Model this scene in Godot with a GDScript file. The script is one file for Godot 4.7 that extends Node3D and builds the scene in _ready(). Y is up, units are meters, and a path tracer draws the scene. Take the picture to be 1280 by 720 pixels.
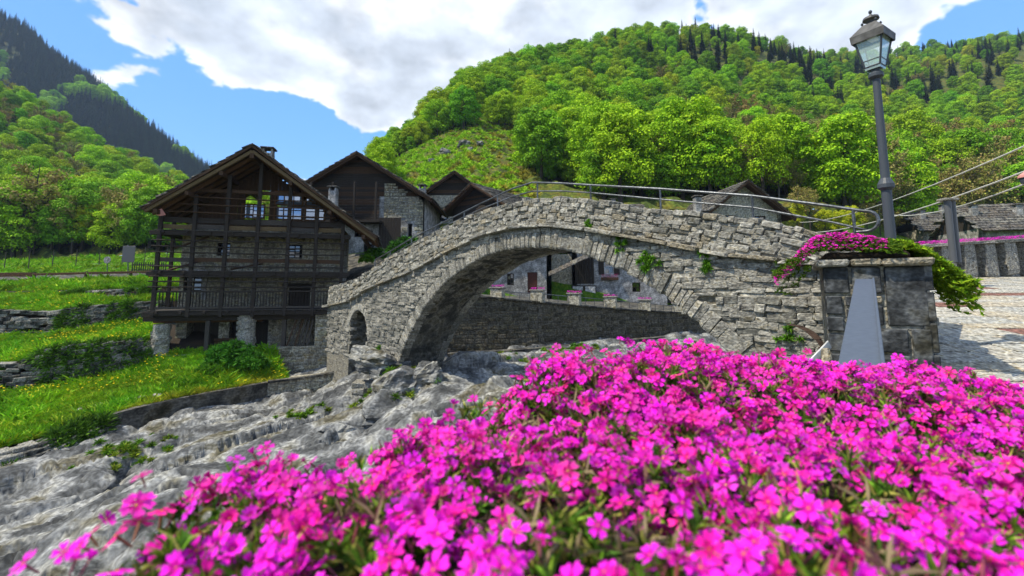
extends Node3D
# A mountain village: humpback stone bridge over a rocky stream, timber house, wooded slopes, phlox in front.

var rng := RandomNumberGenerator.new()
var M := {}
var T := {}
var SH := {}
var taken := {}
var n1 := FastNoiseLite.new()
var n2 := FastNoiseLite.new()
var n3 := FastNoiseLite.new()
var slab_value := FastNoiseLite.new()
var slab_edge := FastNoiseLite.new()


class MB:
	# collects flat-shaded triangles, clockwise seen from outside
	var v := PackedVector3Array()
	var n := PackedVector3Array()
	var c := PackedColorArray()
	var col := Color(1, 1, 1)

	func tri(a: Vector3, b: Vector3, d: Vector3) -> void:
		var m := (d - a).cross(b - a).normalized()
		v.append(a); v.append(b); v.append(d)
		n.append(m); n.append(m); n.append(m)
		c.append(col); c.append(col); c.append(col)

	func quad(a: Vector3, b: Vector3, d: Vector3, e: Vector3) -> void:
		tri(a, b, d)
		tri(a, d, e)

	func otri(a: Vector3, b: Vector3, d: Vector3, o: Vector3) -> void:
		if (d - a).cross(b - a).dot(a + b + d - 3.0 * o) < 0.0:
			tri(a, d, b)
		else:
			tri(a, b, d)

	func oquad(a: Vector3, b: Vector3, d: Vector3, e: Vector3, o: Vector3) -> void:
		if (d - a).cross(b - a).dot(a + b + d + e - 4.0 * o) < 0.0:
			quad(a, e, d, b)
		else:
			quad(a, b, d, e)

	func chbox(xf: Transform3D, h: Vector3, bev: Vector3, jit := 0.0, r: RandomNumberGenerator = null) -> void:
		# a box with half sizes h and chamfered edges; jit moves the corners
		var p := {}
		var o := xf.origin
		for sx in [-1, 1]:
			for sy in [-1, 1]:
				for sz in [-1, 1]:
					var s := Vector3(sx, sy, sz)
					var k := h * s
					if jit > 0.0:
						k += Vector3(r.randf_range(-jit, jit) * h.x, r.randf_range(-jit, jit) * h.y, r.randf_range(-jit, jit) * h.z)
					for ax in 3:
						var q := k
						for b in 3:
							if b != ax:
								q[b] -= s[b] * bev[b]
						p[[sx, sy, sz, ax]] = xf * q
		for ax in 3:
			var b := (ax + 1) % 3
			var d := (ax + 2) % 3
			for s in [-1, 1]:
				var q := []
				for st in [[-1, -1], [-1, 1], [1, 1], [1, -1]]:
					var k := [0, 0, 0, ax]
					k[ax] = s
					k[b] = st[0]
					k[d] = st[1]
					q.append(p[k])
				oquad(q[0], q[1], q[2], q[3], o)
			for sb in [-1, 1]:
				for sd in [-1, 1]:
					var k0 := [0, 0, 0, b]
					k0[b] = sb
					k0[d] = sd
					var q := []
					for w in [[-1, b], [1, b], [1, d], [-1, d]]:
						var k := k0.duplicate()
						k[ax] = w[0]
						k[3] = w[1]
						q.append(p[k])
					oquad(q[0], q[1], q[2], q[3], o)
		for sx in [-1, 1]:
			for sy in [-1, 1]:
				for sz in [-1, 1]:
					otri(p[[sx, sy, sz, 0]], p[[sx, sy, sz, 1]], p[[sx, sy, sz, 2]], o)

	func box(xf: Transform3D, h: Vector3) -> void:
		var o := xf.origin
		for ax in 3:
			var b := (ax + 1) % 3
			var d := (ax + 2) % 3
			for s in [-1, 1]:
				var q := []
				for st in [[-1, -1], [-1, 1], [1, 1], [1, -1]]:
					var k := Vector3.ZERO
					k[ax] = s * h[ax]
					k[b] = st[0] * h[b]
					k[d] = st[1] * h[d]
					q.append(xf * k)
				oquad(q[0], q[1], q[2], q[3], o)

	func prism(poly: Array, back: Vector3) -> void:
		# poly: outline points, extruded by back; fan from the middle, so convex outlines only
		var o := Vector3.ZERO
		for q in poly:
			o += q
		o = o / poly.size() + back * 0.5
		for i in range(1, poly.size() - 1):
			otri(poly[0], poly[i], poly[i + 1], o)
			otri(poly[0] + back, poly[i] + back, poly[i + 1] + back, o)
		for i in poly.size():
			var j := (i + 1) % poly.size()
			oquad(poly[i], poly[j], poly[j] + back, poly[i] + back, o)

	func tube(pts: Array, rad: Array, sides := 7, caps := true) -> void:
		var rings := []
		var prev := Vector3.ZERO
		for i in pts.size():
			var t: Vector3 = (pts[mini(i + 1, pts.size() - 1)] - pts[maxi(i - 1, 0)]).normalized()
			var x := prev - t * prev.dot(t)
			if x.length() < 0.01:
				x = t.cross(Vector3(0, 0, 1) if absf(t.z) < 0.8 else Vector3(0, 1, 0))
			x = x.normalized()
			prev = x
			var y := t.cross(x)
			var ring := []
			for k in sides:
				var a := TAU * k / sides
				ring.append([pts[i] + (x * cos(a) + y * sin(a)) * rad[i], x * cos(a) + y * sin(a)])
			rings.append(ring)
		for i in pts.size() - 1:
			for k in sides:
				var l := (k + 1) % sides
				var q := [rings[i][k], rings[i][l], rings[i + 1][l], rings[i + 1][k]]
				for w in [[0, 2, 1], [0, 3, 2]]:
					for z in w:
						v.append(q[z][0]); n.append(q[z][1]); c.append(col)
		if caps:
			for e in [0, pts.size() - 1]:
				var o: Vector3 = pts[1] if e == 0 else pts[pts.size() - 2]
				for k in sides:
					otri(pts[e], rings[e][k][0], rings[e][(k + 1) % sides][0], o)

	func mesh() -> ArrayMesh:
		var a := []
		a.resize(Mesh.ARRAY_MAX)
		a[Mesh.ARRAY_VERTEX] = v
		a[Mesh.ARRAY_NORMAL] = n
		a[Mesh.ARRAY_COLOR] = c
		var m := ArrayMesh.new()
		m.add_surface_from_arrays(Mesh.PRIMITIVE_TRIANGLES, a)
		return m


# ---------- nodes ----------

func numbered(called: String) -> String:
	var k: int = taken.get(called, -1) + 1
	taken[called] = k
	return called if k == 0 else "%s_%03d" % [called, k]


func meta(o: Node, label := "", category := "", group := "", kind := "") -> void:
	if label: o.set_meta("label", label)
	if category: o.set_meta("category", category)
	if group: o.set_meta("group", group)
	if kind: o.set_meta("kind", kind)


func thing(called: String, at: Vector3, label: String, category: String, group := "", turn := 0.0) -> Node3D:
	var o := Node3D.new()
	o.name = numbered(called)
	add_child(o)
	o.position = at
	o.rotation.y = turn
	meta(o, label, category, group)
	return o


func structure(called: String, mesh: Mesh, m: Material) -> MeshInstance3D:
	var o := MeshInstance3D.new()
	o.name = numbered(called)
	o.mesh = mesh
	o.material_override = m
	add_child(o)
	meta(o, "", "", "", "structure")
	return o


func single(called: String, mesh: Mesh, m: Material, xf: Transform3D, label: String, category: String, group := "") -> MeshInstance3D:
	var o := MeshInstance3D.new()
	o.name = numbered(called)
	o.mesh = mesh
	o.material_override = m
	add_child(o)
	o.transform = xf
	meta(o, label, category, group)
	return o


func part(parent: Node3D, called: String, mesh: Mesh, m: Material, xf := Transform3D.IDENTITY) -> MeshInstance3D:
	# xf is where it stands in the world
	var o := MeshInstance3D.new()
	o.name = called
	o.mesh = mesh
	o.material_override = m
	parent.add_child(o, true)
	o.global_transform = xf
	return o


func stuff_part(parent: Node3D, called: String, mesh: Mesh, m: Material, xf := Transform3D.IDENTITY) -> MeshInstance3D:
	var o := part(parent, called, mesh, m, xf)
	o.set_meta("kind", "stuff")
	return o


func scatter(called: String, mesh: Mesh, m: Material, where: Array, cols: Array, parent: Node3D = null) -> MultiMeshInstance3D:
	var mm := MultiMesh.new()
	mm.transform_format = MultiMesh.TRANSFORM_3D
	mm.use_colors = cols.size() > 0
	mm.mesh = mesh
	mm.instance_count = where.size()
	for i in where.size():
		mm.set_instance_transform(i, where[i])
		if cols.size():
			mm.set_instance_color(i, cols[i])
	var o := MultiMeshInstance3D.new()
	o.multimesh = mm
	o.material_override = m
	if parent:
		o.name = called
		parent.add_child(o, true)
		o.global_transform = Transform3D.IDENTITY
	else:
		o.name = numbered(called)
		add_child(o)
	o.set_meta("kind", "stuff")
	return o


# ---------- materials ----------

func noise_tex(kind: int, freq: float, oct: int, lo: float, hi: float, sd: int, size := 512, mid := -1.0) -> NoiseTexture2D:
	var f := FastNoiseLite.new()
	f.noise_type = kind
	f.frequency = freq
	f.seed = sd
	f.fractal_octaves = oct
	if kind == FastNoiseLite.TYPE_CELLULAR:
		f.cellular_return_type = FastNoiseLite.RETURN_DISTANCE2_SUB
		f.fractal_type = FastNoiseLite.FRACTAL_NONE
		f.domain_warp_enabled = true
		f.domain_warp_amplitude = 30.0
		f.domain_warp_frequency = freq
	var t := NoiseTexture2D.new()
	t.noise = f
	t.width = size
	t.height = size
	t.seamless = true
	var g := Gradient.new()
	g.set_color(0, Color(lo, lo, lo))
	g.set_color(1, Color(hi, hi, hi))
	if mid >= 0.0:
		g.add_point(0.5, Color(mid, mid, mid))
	t.color_ramp = g
	return t


func tint_tex(freq: float, oct: int, sd: int, stops: Array, size := 512) -> NoiseTexture2D:
	var t := noise_tex(FastNoiseLite.TYPE_SIMPLEX_SMOOTH, freq, oct, 0, 1, sd, size)
	var g := Gradient.new()
	var at := PackedFloat32Array()
	var cs := PackedColorArray()
	for s in stops:
		at.append(s[0])
		cs.append(s[1])
	g.offsets = at
	g.colors = cs
	t.color_ramp = g
	return t


func mat(called: String, c: Color, rough: float, tex: Texture2D = null, scale := Vector3.ONE, bump: Texture2D = null, bump_cm := 0.0, detail: Texture2D = null, dscale := Vector3.ONE, world := true) -> StandardMaterial3D:
	# c holds linear base colours
	var m := StandardMaterial3D.new()
	m.resource_name = called
	m.albedo_color = c.linear_to_srgb()
	m.roughness = rough
	m.metallic_specular = 0.35
	m.uv1_triplanar = true
	m.uv1_world_triplanar = world
	m.uv1_triplanar_sharpness = 4.0
	m.uv1_scale = scale
	if tex:
		m.albedo_texture = tex
	if bump:
		m.heightmap_enabled = true
		m.heightmap_texture = bump
		m.heightmap_scale = bump_cm
	if detail:
		m.detail_enabled = true
		m.detail_blend_mode = BaseMaterial3D.BLEND_MODE_MUL
		m.detail_uv_layer = BaseMaterial3D.DETAIL_UV_2
		m.detail_albedo = detail
		m.uv2_triplanar = true
		m.uv2_world_triplanar = world
		m.uv2_triplanar_sharpness = 4.0
		m.uv2_scale = dscale
	m.vertex_color_use_as_albedo = true
	M[called] = m
	return m


func leafy(called: String, c: Color, through := 0.5) -> StandardMaterial3D:
	var m := StandardMaterial3D.new()
	m.resource_name = called
	m.albedo_color = c.linear_to_srgb()
	m.roughness = 0.75
	m.metallic_specular = 0.25
	m.vertex_color_use_as_albedo = true
	m.backlight_enabled = true
	m.backlight = Color(through, through, through)
	m.cull_mode = BaseMaterial3D.CULL_DISABLED
	M[called] = m
	return m


func make_materials() -> void:
	T.grain = noise_tex(FastNoiseLite.TYPE_SIMPLEX_SMOOTH, 0.012, 6, 0.45, 1.0, 3)
	T.fine = noise_tex(FastNoiseLite.TYPE_SIMPLEX_SMOOTH, 0.05, 5, 0.2, 1.0, 5)
	T.patch = noise_tex(FastNoiseLite.TYPE_SIMPLEX_SMOOTH, 0.006, 4, 0.55, 1.0, 8)
	T.crack = noise_tex(FastNoiseLite.TYPE_CELLULAR, 0.02, 1, 0.0, 1.0, 9, 512, 0.75)
	T.lichen = tint_tex(0.014, 6, 21, [[0.0, Color(0.62, 0.60, 0.55)], [0.42, Color(0.86, 0.85, 0.82)], [0.6, Color(1, 1, 0.97)], [0.74, Color(0.94, 0.90, 0.80)], [0.85, Color(0.68, 0.64, 0.54)]])
	T.rock = tint_tex(0.009, 6, 33, [[0.0, Color(0.34, 0.35, 0.36)], [0.34, Color(0.60, 0.61, 0.62)], [0.47, Color(0.88, 0.89, 0.90)], [0.56, Color(1.0, 1.0, 0.98)], [0.64, Color(0.80, 0.79, 0.74)], [0.76, Color(0.60, 0.57, 0.47)], [1.0, Color(0.4, 0.42, 0.3)]])
	T.turf = tint_tex(0.010, 6, 41, [[0.0, Color(0.42, 0.52, 0.40)], [0.42, Color(0.80, 0.92, 0.6)], [0.62, Color(1, 1, 0.7)], [0.8, Color(0.9, 0.8, 0.55)]])
	T.wood = noise_tex(FastNoiseLite.TYPE_SIMPLEX_SMOOTH, 0.03, 5, 0.35, 1.0, 51)
	var s := Vector3.ONE
	var g := Color(0.58, 0.575, 0.55)
	mat("bridge_grey", g, 0.92, T.lichen, s * 0.9, T.fine, 2.0, T.grain, s * 2.7)
	mat("bridge_dark", Color(0.36, 0.365, 0.35), 0.92, T.lichen, s * 0.8, T.fine, 2.0, T.grain, s * 2.3)
	mat("bridge_pale", Color(0.74, 0.735, 0.70), 0.92, T.lichen, s * 0.7, T.fine, 2.0, T.grain, s * 2.1)
	mat("bridge_tan", Color(0.60, 0.55, 0.45), 0.92, T.lichen, s * 1.1, T.fine, 2.0, T.grain, s * 2.5)
	mat("bridge_rust", Color(0.56, 0.44, 0.28), 0.92, T.lichen, s * 1.0, T.fine, 2.0, T.grain, s * 2.5)
	mat("block_grey", Color(0.27, 0.28, 0.285), 0.9, T.rock, s * 0.5, T.fine, 1.5, T.grain, s * 2.3)
	mat("block_dark", Color(0.20, 0.21, 0.215), 0.9, T.rock, s * 0.4, T.fine, 1.5, T.grain, s * 2.3)
	mat("mortar", Color(0.46, 0.445, 0.40), 0.95, T.lichen, s * 0.5, T.fine, 3.0, T.grain, s * 2.0)
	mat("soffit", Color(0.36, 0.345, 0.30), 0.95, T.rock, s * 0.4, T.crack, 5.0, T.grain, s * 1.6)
	mat("rock", Color(0.50, 0.50, 0.48), 0.9, T.rock, Vector3(0.13, 0.35, 0.13), T.fine, 2.5, T.grain, Vector3(0.9, 1.7, 0.9))
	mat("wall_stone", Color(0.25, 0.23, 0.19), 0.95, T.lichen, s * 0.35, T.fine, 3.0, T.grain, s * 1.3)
	mat("house_stone", Color(0.78, 0.75, 0.65), 0.95, T.lichen, s * 0.35, T.fine, 2.5, T.grain, s * 1.3)
	mat("dry_stone", Color(0.24, 0.235, 0.21), 0.95, T.rock, s * 0.5, T.fine, 3.0, T.grain, s * 1.5)
	mat("concrete", Color(0.25, 0.235, 0.20), 0.93, T.rock, s * 0.25, T.fine, 1.0, T.grain, s * 1.4)
	mat("plaster", Color(0.84, 0.82, 0.76), 0.95, T.patch, s * 0.4, T.fine, 0.6, T.grain, s * 1.2)
	mat("plaster_white", Color(0.90, 0.89, 0.86), 0.95, T.patch, s * 0.4, T.fine, 0.6, T.grain, s * 1.2)
	mat("slate", Color(0.27, 0.255, 0.235), 0.9, T.rock, s * 0.6, T.fine, 2.0, T.grain, s * 1.7)
	mat("slate_warm", Color(0.32, 0.28, 0.235), 0.9, T.rock, s * 0.6, T.fine, 2.0, T.grain, s * 1.7)
	mat("slate_pale", Color(0.44, 0.42, 0.37), 0.9, T.rock, s * 0.6, T.fine, 2.0, T.grain, s * 1.7)
	var w := Vector3(0.6, 5.0, 5.0)
	mat("wood_dark", Color(0.075, 0.060, 0.047), 0.85, T.wood, w, T.wood, 0.8, null, s, false)
	mat("wood_brown", Color(0.16, 0.09, 0.048), 0.85, T.wood, w, T.wood, 0.8, null, s, false)
	mat("wood_warm", Color(0.29, 0.15, 0.065), 0.85, T.wood, w, T.wood, 0.8, null, s, false)
	mat("wood_tan", Color(0.30, 0.21, 0.10), 0.85, T.wood, w, T.wood, 0.8, null, s, false)
	mat("wood_grey", Color(0.15, 0.13, 0.11), 0.85, T.wood, w, T.wood, 0.8, null, s, false)
	mat("turf", Color(0.17, 0.32, 0.03), 0.95, T.turf, s * 0.3, T.fine, 4.0, T.grain, s * 1.1)
	mat("hillside", Color(0.20, 0.21, 0.06), 0.95, T.turf, s * 0.06, T.fine, 8.0, T.grain, s * 0.3)
	mat("far_hillside", Color(0.10, 0.11, 0.05), 0.95, T.turf, s * 0.03, null, 0.0, T.grain, s * 0.1)
	mat("soil", Color(0.06, 0.045, 0.03), 0.95, T.grain, s * 3.0, T.fine, 1.0)
	mat("bark", Color(0.13, 0.105, 0.085), 0.95, T.wood, Vector3(3, 0.6, 3), T.wood, 2.0)
	mat("bark_pale", Color(0.28, 0.26, 0.23), 0.95, T.wood, Vector3(3, 0.6, 3), T.wood, 2.0)
	mat("paving", Color(0.86, 0.84, 0.78), 0.85, T.lichen, s * 0.8, T.fine, 0.8, T.grain, s * 2.2)
	mat("paving_warm", Color(0.84, 0.77, 0.64), 0.85, T.lichen, s * 0.8, T.fine, 0.8, T.grain, s * 2.2)
	mat("paving_cool", Color(0.74, 0.75, 0.73), 0.85, T.lichen, s * 0.8, T.fine, 0.8, T.grain, s * 2.2)
	mat("porphyry", Color(0.42, 0.21, 0.17), 0.85, T.lichen, s * 0.8, T.fine, 0.8, T.grain, s * 2.2)
	mat("steel", Color(0.40, 0.43, 0.46), 0.42, T.patch, s * 0.7, null, 0.0, T.grain, s * 3.0)
	M.steel.metallic = 0.75
	T.scuff = noise_tex(FastNoiseLite.TYPE_SIMPLEX_SMOOTH, 0.02, 6, 0.9, 1.0, 63)
	mat("painted_steel", Color(0.085, 0.105, 0.14), 0.6, T.scuff, s * 1.6)
	M.painted_steel.metallic_specular = 0.2
	mat("lamp_iron", Color(0.05, 0.06, 0.072), 0.48, null, s, T.fine, 0.04)
	mat("lamp_roof", Color(0.15, 0.15, 0.145), 0.55, T.patch, s * 2.0, T.fine, 0.1)
	mat("rusty_iron", Color(0.10, 0.06, 0.04), 0.8, T.grain, s * 4.0)
	mat("corten", Color(0.14, 0.065, 0.03), 0.8, T.grain, s * 1.0)
	mat("white_paint", Color(0.72, 0.72, 0.70), 0.6, T.patch, s)
	mat("cable", Color(0.55, 0.55, 0.50), 0.6)
	mat("flue", Color(0.08, 0.085, 0.09), 0.4)
	mat("red_shade", Color(0.5, 0.22, 0.19), 0.6)
	mat("door_red", Color(0.16, 0.05, 0.03), 0.7, T.wood, w, null, 0.0, null, s, false)
	mat("lamp_diffuser", Color(0.75, 0.75, 0.70), 0.5)
	var gl := StandardMaterial3D.new()
	gl.resource_name = "lantern_glass"
	gl.albedo_color = Color(0.85, 0.95, 0.92, 0.22)
	gl.transparency = BaseMaterial3D.TRANSPARENCY_ALPHA
	gl.roughness = 0.08
	M.lantern_glass = gl
	var wg := StandardMaterial3D.new()
	wg.resource_name = "window_glass"
	wg.albedo_color = Color(0.02, 0.03, 0.05)
	wg.roughness = 0.03
	wg.metallic_specular = 1.0
	wg.metallic = 0.0
	wg.clearcoat_enabled = true
	wg.clearcoat = 1.0
	wg.clearcoat_roughness = 0.02
	M.window_glass = wg
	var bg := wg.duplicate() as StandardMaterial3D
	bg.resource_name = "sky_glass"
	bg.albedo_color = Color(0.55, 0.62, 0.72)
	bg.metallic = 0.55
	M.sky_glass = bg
	leafy("leaf", Color(1, 1, 1), 0.55)
	leafy("needle", Color(1, 1, 1), 0.2)
	leafy("petal", Color(1, 1, 1), 0.6)
	leafy("grass", Color(1, 1, 1), 0.6)


# ---------- shared shapes ----------

func beam_mesh(l: float, w: float, h: float, bev := 0.012) -> ArrayMesh:
	var key := "beam %.2f %.3f %.3f" % [l, w, h]
	if not SH.has(key):
		var b := MB.new()
		b.chbox(Transform3D.IDENTITY, Vector3(l, h, w) * 0.5, Vector3.ONE * minf(bev, minf(w, h) * 0.25))
		SH[key] = b.mesh()
	return SH[key]


func along(a: Vector3, b: Vector3, up := Vector3.UP) -> Transform3D:
	# a frame at the middle of a-b whose x runs from a to b
	var x := (b - a).normalized()
	var z := x.cross(up)
	if z.length() < 0.01:
		z = x.cross(Vector3(0, 0, 1))
	z = z.normalized()
	return Transform3D(Basis(x, z.cross(x), z), (a + b) * 0.5)


func beam(parent: Node3D, called: String, a: Vector3, b: Vector3, w: float, h: float, m: Material) -> MeshInstance3D:
	return part(parent, called, beam_mesh(snappedf(a.distance_to(b), 0.01), w, h), m, along(a, b))


func bar(parent: Node3D, called: String, pts: Array, r: float, m: Material, sides := 8) -> MeshInstance3D:
	var b := MB.new()
	var rad := []
	for q in pts:
		rad.append(r)
	b.tube(pts, rad, sides)
	return part(parent, called, b.mesh(), m)


func box_part(parent: Node3D, called: String, lo: Vector3, hi: Vector3, m: Material, bev := 0.01) -> MeshInstance3D:
	# lo and hi count from the parent's base
	var b := MB.new()
	var h := (hi - lo) * 0.5
	b.chbox(Transform3D(Basis.IDENTITY, Vector3.ZERO), h, Vector3.ONE * minf(bev, minf(h.x, minf(h.y, h.z)) * 0.4))
	return part(parent, called, b.mesh(), m, parent.global_transform * Transform3D(Basis.IDENTITY, (lo + hi) * 0.5))


func stone_shapes() -> void:
	SH.stones = []
	for k in 10:
		var b := MB.new()
		var r := RandomNumberGenerator.new()
		r.seed = 700 + k
		b.chbox(Transform3D.IDENTITY, Vector3.ONE, Vector3(0.12, 0.20, 0.10) * r.randf_range(0.6, 1.4), 0.15, r)
		SH.stones.append(b.mesh())


func stone_basis(x: Vector3, y: Vector3, z: Vector3, w: float, h: float, d: float, wob := 0.04) -> Basis:
	var q := Basis(x, y, z) * Basis.from_euler(Vector3(rng.randf_range(-wob, wob), rng.randf_range(-wob, wob), rng.randf_range(-wob, wob)))
	return q * Basis.from_scale(Vector3(w, h, d) * 0.5)


func stone(parent: Node3D, called: String, m: Material, at: Vector3, b: Basis) -> void:
	part(parent, called, SH.stones[rng.randi() % 10], m, Transform3D(b, at))


func pick(a: Array) -> Variant:
	return a[rng.randi() % a.size()]


func lut(tab: Array, s: float) -> float:
	if s <= tab[0][0]:
		return tab[0][1]
	for i in range(1, tab.size()):
		if s <= tab[i][0]:
			var t: float = (s - tab[i - 1][0]) / (tab[i][0] - tab[i - 1][0])
			return lerpf(tab[i - 1][1], tab[i][1], t)
	return tab[-1][1]


func in_hole(holes: Array, x: float, y: float, w: float, h: float) -> bool:
	for q in holes:
		if x + w > q[0] and x < q[2] and y + h > q[1] and y < q[3]:
			return true
	return false


func facing(o: Vector3, x: Vector3, y: Vector3, w: float, h: float, ch: float, sw: float, holes: Array, tones: Array, top0 := 99.0, top_slope := 0.0) -> ArrayMesh:
	# courses of stones laid on a wall face that starts at o and spans w along x, h along y
	var b := MB.new()
	var z := x.cross(y)
	var yy := 0.0
	while yy < h - 0.02:
		var hh := minf(ch * rng.randf_range(0.65, 1.4), h - yy)
		var xx := -rng.randf() * sw
		while xx < w:
			var ww := sw * rng.randf_range(0.5, 1.6)
			var x0 := maxf(xx, 0.0)
			var x1 := minf(xx + ww, w)
			xx += ww
			if x1 - x0 < 0.04 or in_hole(holes, x0, yy, x1 - x0, hh):
				continue
			if yy + hh > top0 + top_slope * (x0 + x1) * 0.5:
				continue
			var pr := rng.randf_range(0.012, 0.05)
			var gp := rng.randf_range(0.006, 0.014)
			var be := minf(0.025, hh * 0.2)
			b.col = pick(tones) * rng.randf_range(0.8, 1.15)
			var q := []
			var k := []
			for st in [[0, 0], [0, 1], [1, 1], [1, 0]]:
				var px: float = lerpf(x0 + gp, x1 - gp, st[0]) + rng.randf_range(-0.01, 0.01)
				var py: float = lerpf(yy + gp, yy + hh - gp, st[1]) + rng.randf_range(-0.01, 0.01)
				q.append(o + x * px + y * py - z * 0.01)
				k.append(o + x * (px + be * (1.0 - 2.0 * st[0])) + y * (py + be * (1.0 - 2.0 * st[1])) + z * (pr + rng.randf_range(-0.008, 0.008)))
			b.quad(k[0], k[1], k[2], k[3])
			for i in 4:
				var j := (i + 1) % 4
				b.quad(q[i], q[j], k[j], k[i])
		yy += hh
	return b.mesh()


func solid(xs: Array, ys: Array, holes: Array, i: int, j: int) -> bool:
	if i < 0 or j < 0 or i >= xs.size() - 1 or j >= ys.size() - 1:
		return false
	return not in_hole(holes, xs[i] + 0.001, ys[j] + 0.001, xs[i + 1] - xs[i] - 0.002, ys[j + 1] - ys[j] - 0.002)


func wall_mesh(o: Vector3, x: Vector3, y: Vector3, w: float, h: float, thick: float, holes: Array) -> ArrayMesh:
	# a wall with real openings: the cells of a grid cut by the openings' edges
	var b := MB.new()
	var z := x.cross(y)
	var xs := [0.0, w]
	var ys := [0.0, h]
	for q in holes:
		for k in [q[0], q[2]]:
			if k > 0.0 and k < w and not xs.has(k): xs.append(k)
		for k in [q[1], q[3]]:
			if k > 0.0 and k < h and not ys.has(k): ys.append(k)
	xs.sort()
	ys.sort()
	for i in xs.size() - 1:
		for j in ys.size() - 1:
			if not solid(xs, ys, holes, i, j):
				continue
			var a: Vector3 = o + x * xs[i] + y * ys[j]
			var c: Vector3 = o + x * xs[i + 1] + y * ys[j]
			var d: Vector3 = o + x * xs[i + 1] + y * ys[j + 1]
			var e: Vector3 = o + x * xs[i] + y * ys[j + 1]
			var k := z * -thick
			var m := (a + d + k) * 0.5
			b.oquad(a, c, d, e, m)
			b.oquad(a + k, c + k, d + k, e + k, m)
			if not solid(xs, ys, holes, i - 1, j): b.oquad(a, e, e + k, a + k, m)
			if not solid(xs, ys, holes, i + 1, j): b.oquad(c, d, d + k, c + k, m)
			if not solid(xs, ys, holes, i, j - 1): b.oquad(a, c, c + k, a + k, m)
			if not solid(xs, ys, holes, i, j + 1): b.oquad(e, d, d + k, e + k, m)
	return b.mesh()


# ---------- terrain ----------

func catmull(a: Vector3, b: Vector3, c: Vector3, d: Vector3, t: float) -> Vector3:
	return b.cubic_interpolate(c, a, d, t)


func resample(line: Array, k: int) -> Array:
	var out := []
	for i in k:
		var t := float(i) / (k - 1) * (line.size() - 1)
		var j := mini(int(t), line.size() - 2)
		out.append(catmull(line[maxi(j - 1, 0)], line[j], line[j + 1], line[mini(j + 2, line.size() - 1)], t - j))
	return out


func grid_mesh(g: Array) -> ArrayMesh:
	# g: rows of points; smooth normals that point up
	var nr := g.size()
	var nc: int = g[0].size()
	var v := PackedVector3Array()
	var n := PackedVector3Array()
	var c := PackedColorArray()
	var ix := PackedInt32Array()
	for i in nr:
		for j in nc:
			var p: Vector3 = g[i][j]
			v.append(p)
			var m: Vector3 = (g[mini(i + 1, nr - 1)][j] - g[maxi(i - 1, 0)][j]).cross(g[i][mini(j + 1, nc - 1)] - g[i][maxi(j - 1, 0)]).normalized()
			n.append(m if m.y > 0.0 else -m)
			c.append(Color(1, 1, 1))
	var flip: bool = (g[1][0] - g[0][0]).cross(g[0][1] - g[0][0]).y < 0.0
	for i in nr - 1:
		for j in nc - 1:
			var a := i * nc + j
			for q in ([a, a + nc, a + 1, a + 1, a + nc, a + nc + 1] if flip else [a, a + 1, a + nc, a + 1, a + nc + 1, a + nc]):
				ix.append(q)
	var arr := []
	arr.resize(Mesh.ARRAY_MAX)
	arr[Mesh.ARRAY_VERTEX] = v
	arr[Mesh.ARRAY_NORMAL] = n
	arr[Mesh.ARRAY_COLOR] = c
	arr[Mesh.ARRAY_INDEX] = ix
	var me := ArrayMesh.new()
	me.add_surface_from_arrays(Mesh.PRIMITIVE_TRIANGLES, arr)
	return me


func loft(lines: Array, nr: int, nc: int, amp := 0.0) -> Array:
	# points between lines that run across, as nr rows of nc
	var rs := []
	for l in lines:
		rs.append(resample(l, nc))
	var g := []
	for i in nr:
		g.append([])
	for j in nc:
		var col := []
		for r in rs:
			col.append(r[j])
		var f := resample(col, nr)
		for i in nr:
			var p: Vector3 = f[i]
			var edge := 1.0 if i > 0 and i < nr - 1 else 0.3
			p.y += n1.get_noise_2d(p.x, p.z) * amp * edge
			g[i].append(p)
	return g


func on_grid(g: Array, s: float, t: float) -> Vector3:
	var a := s * (g.size() - 1)
	var b: float = t * (g[0].size() - 1)
	var i := mini(int(a), g.size() - 2)
	var j := mini(int(b), g[0].size() - 2)
	return g[i][j].lerp(g[i + 1][j], a - i).lerp(g[i][j + 1].lerp(g[i + 1][j + 1], a - i), b - j)



# ---------- light and air ----------

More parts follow.
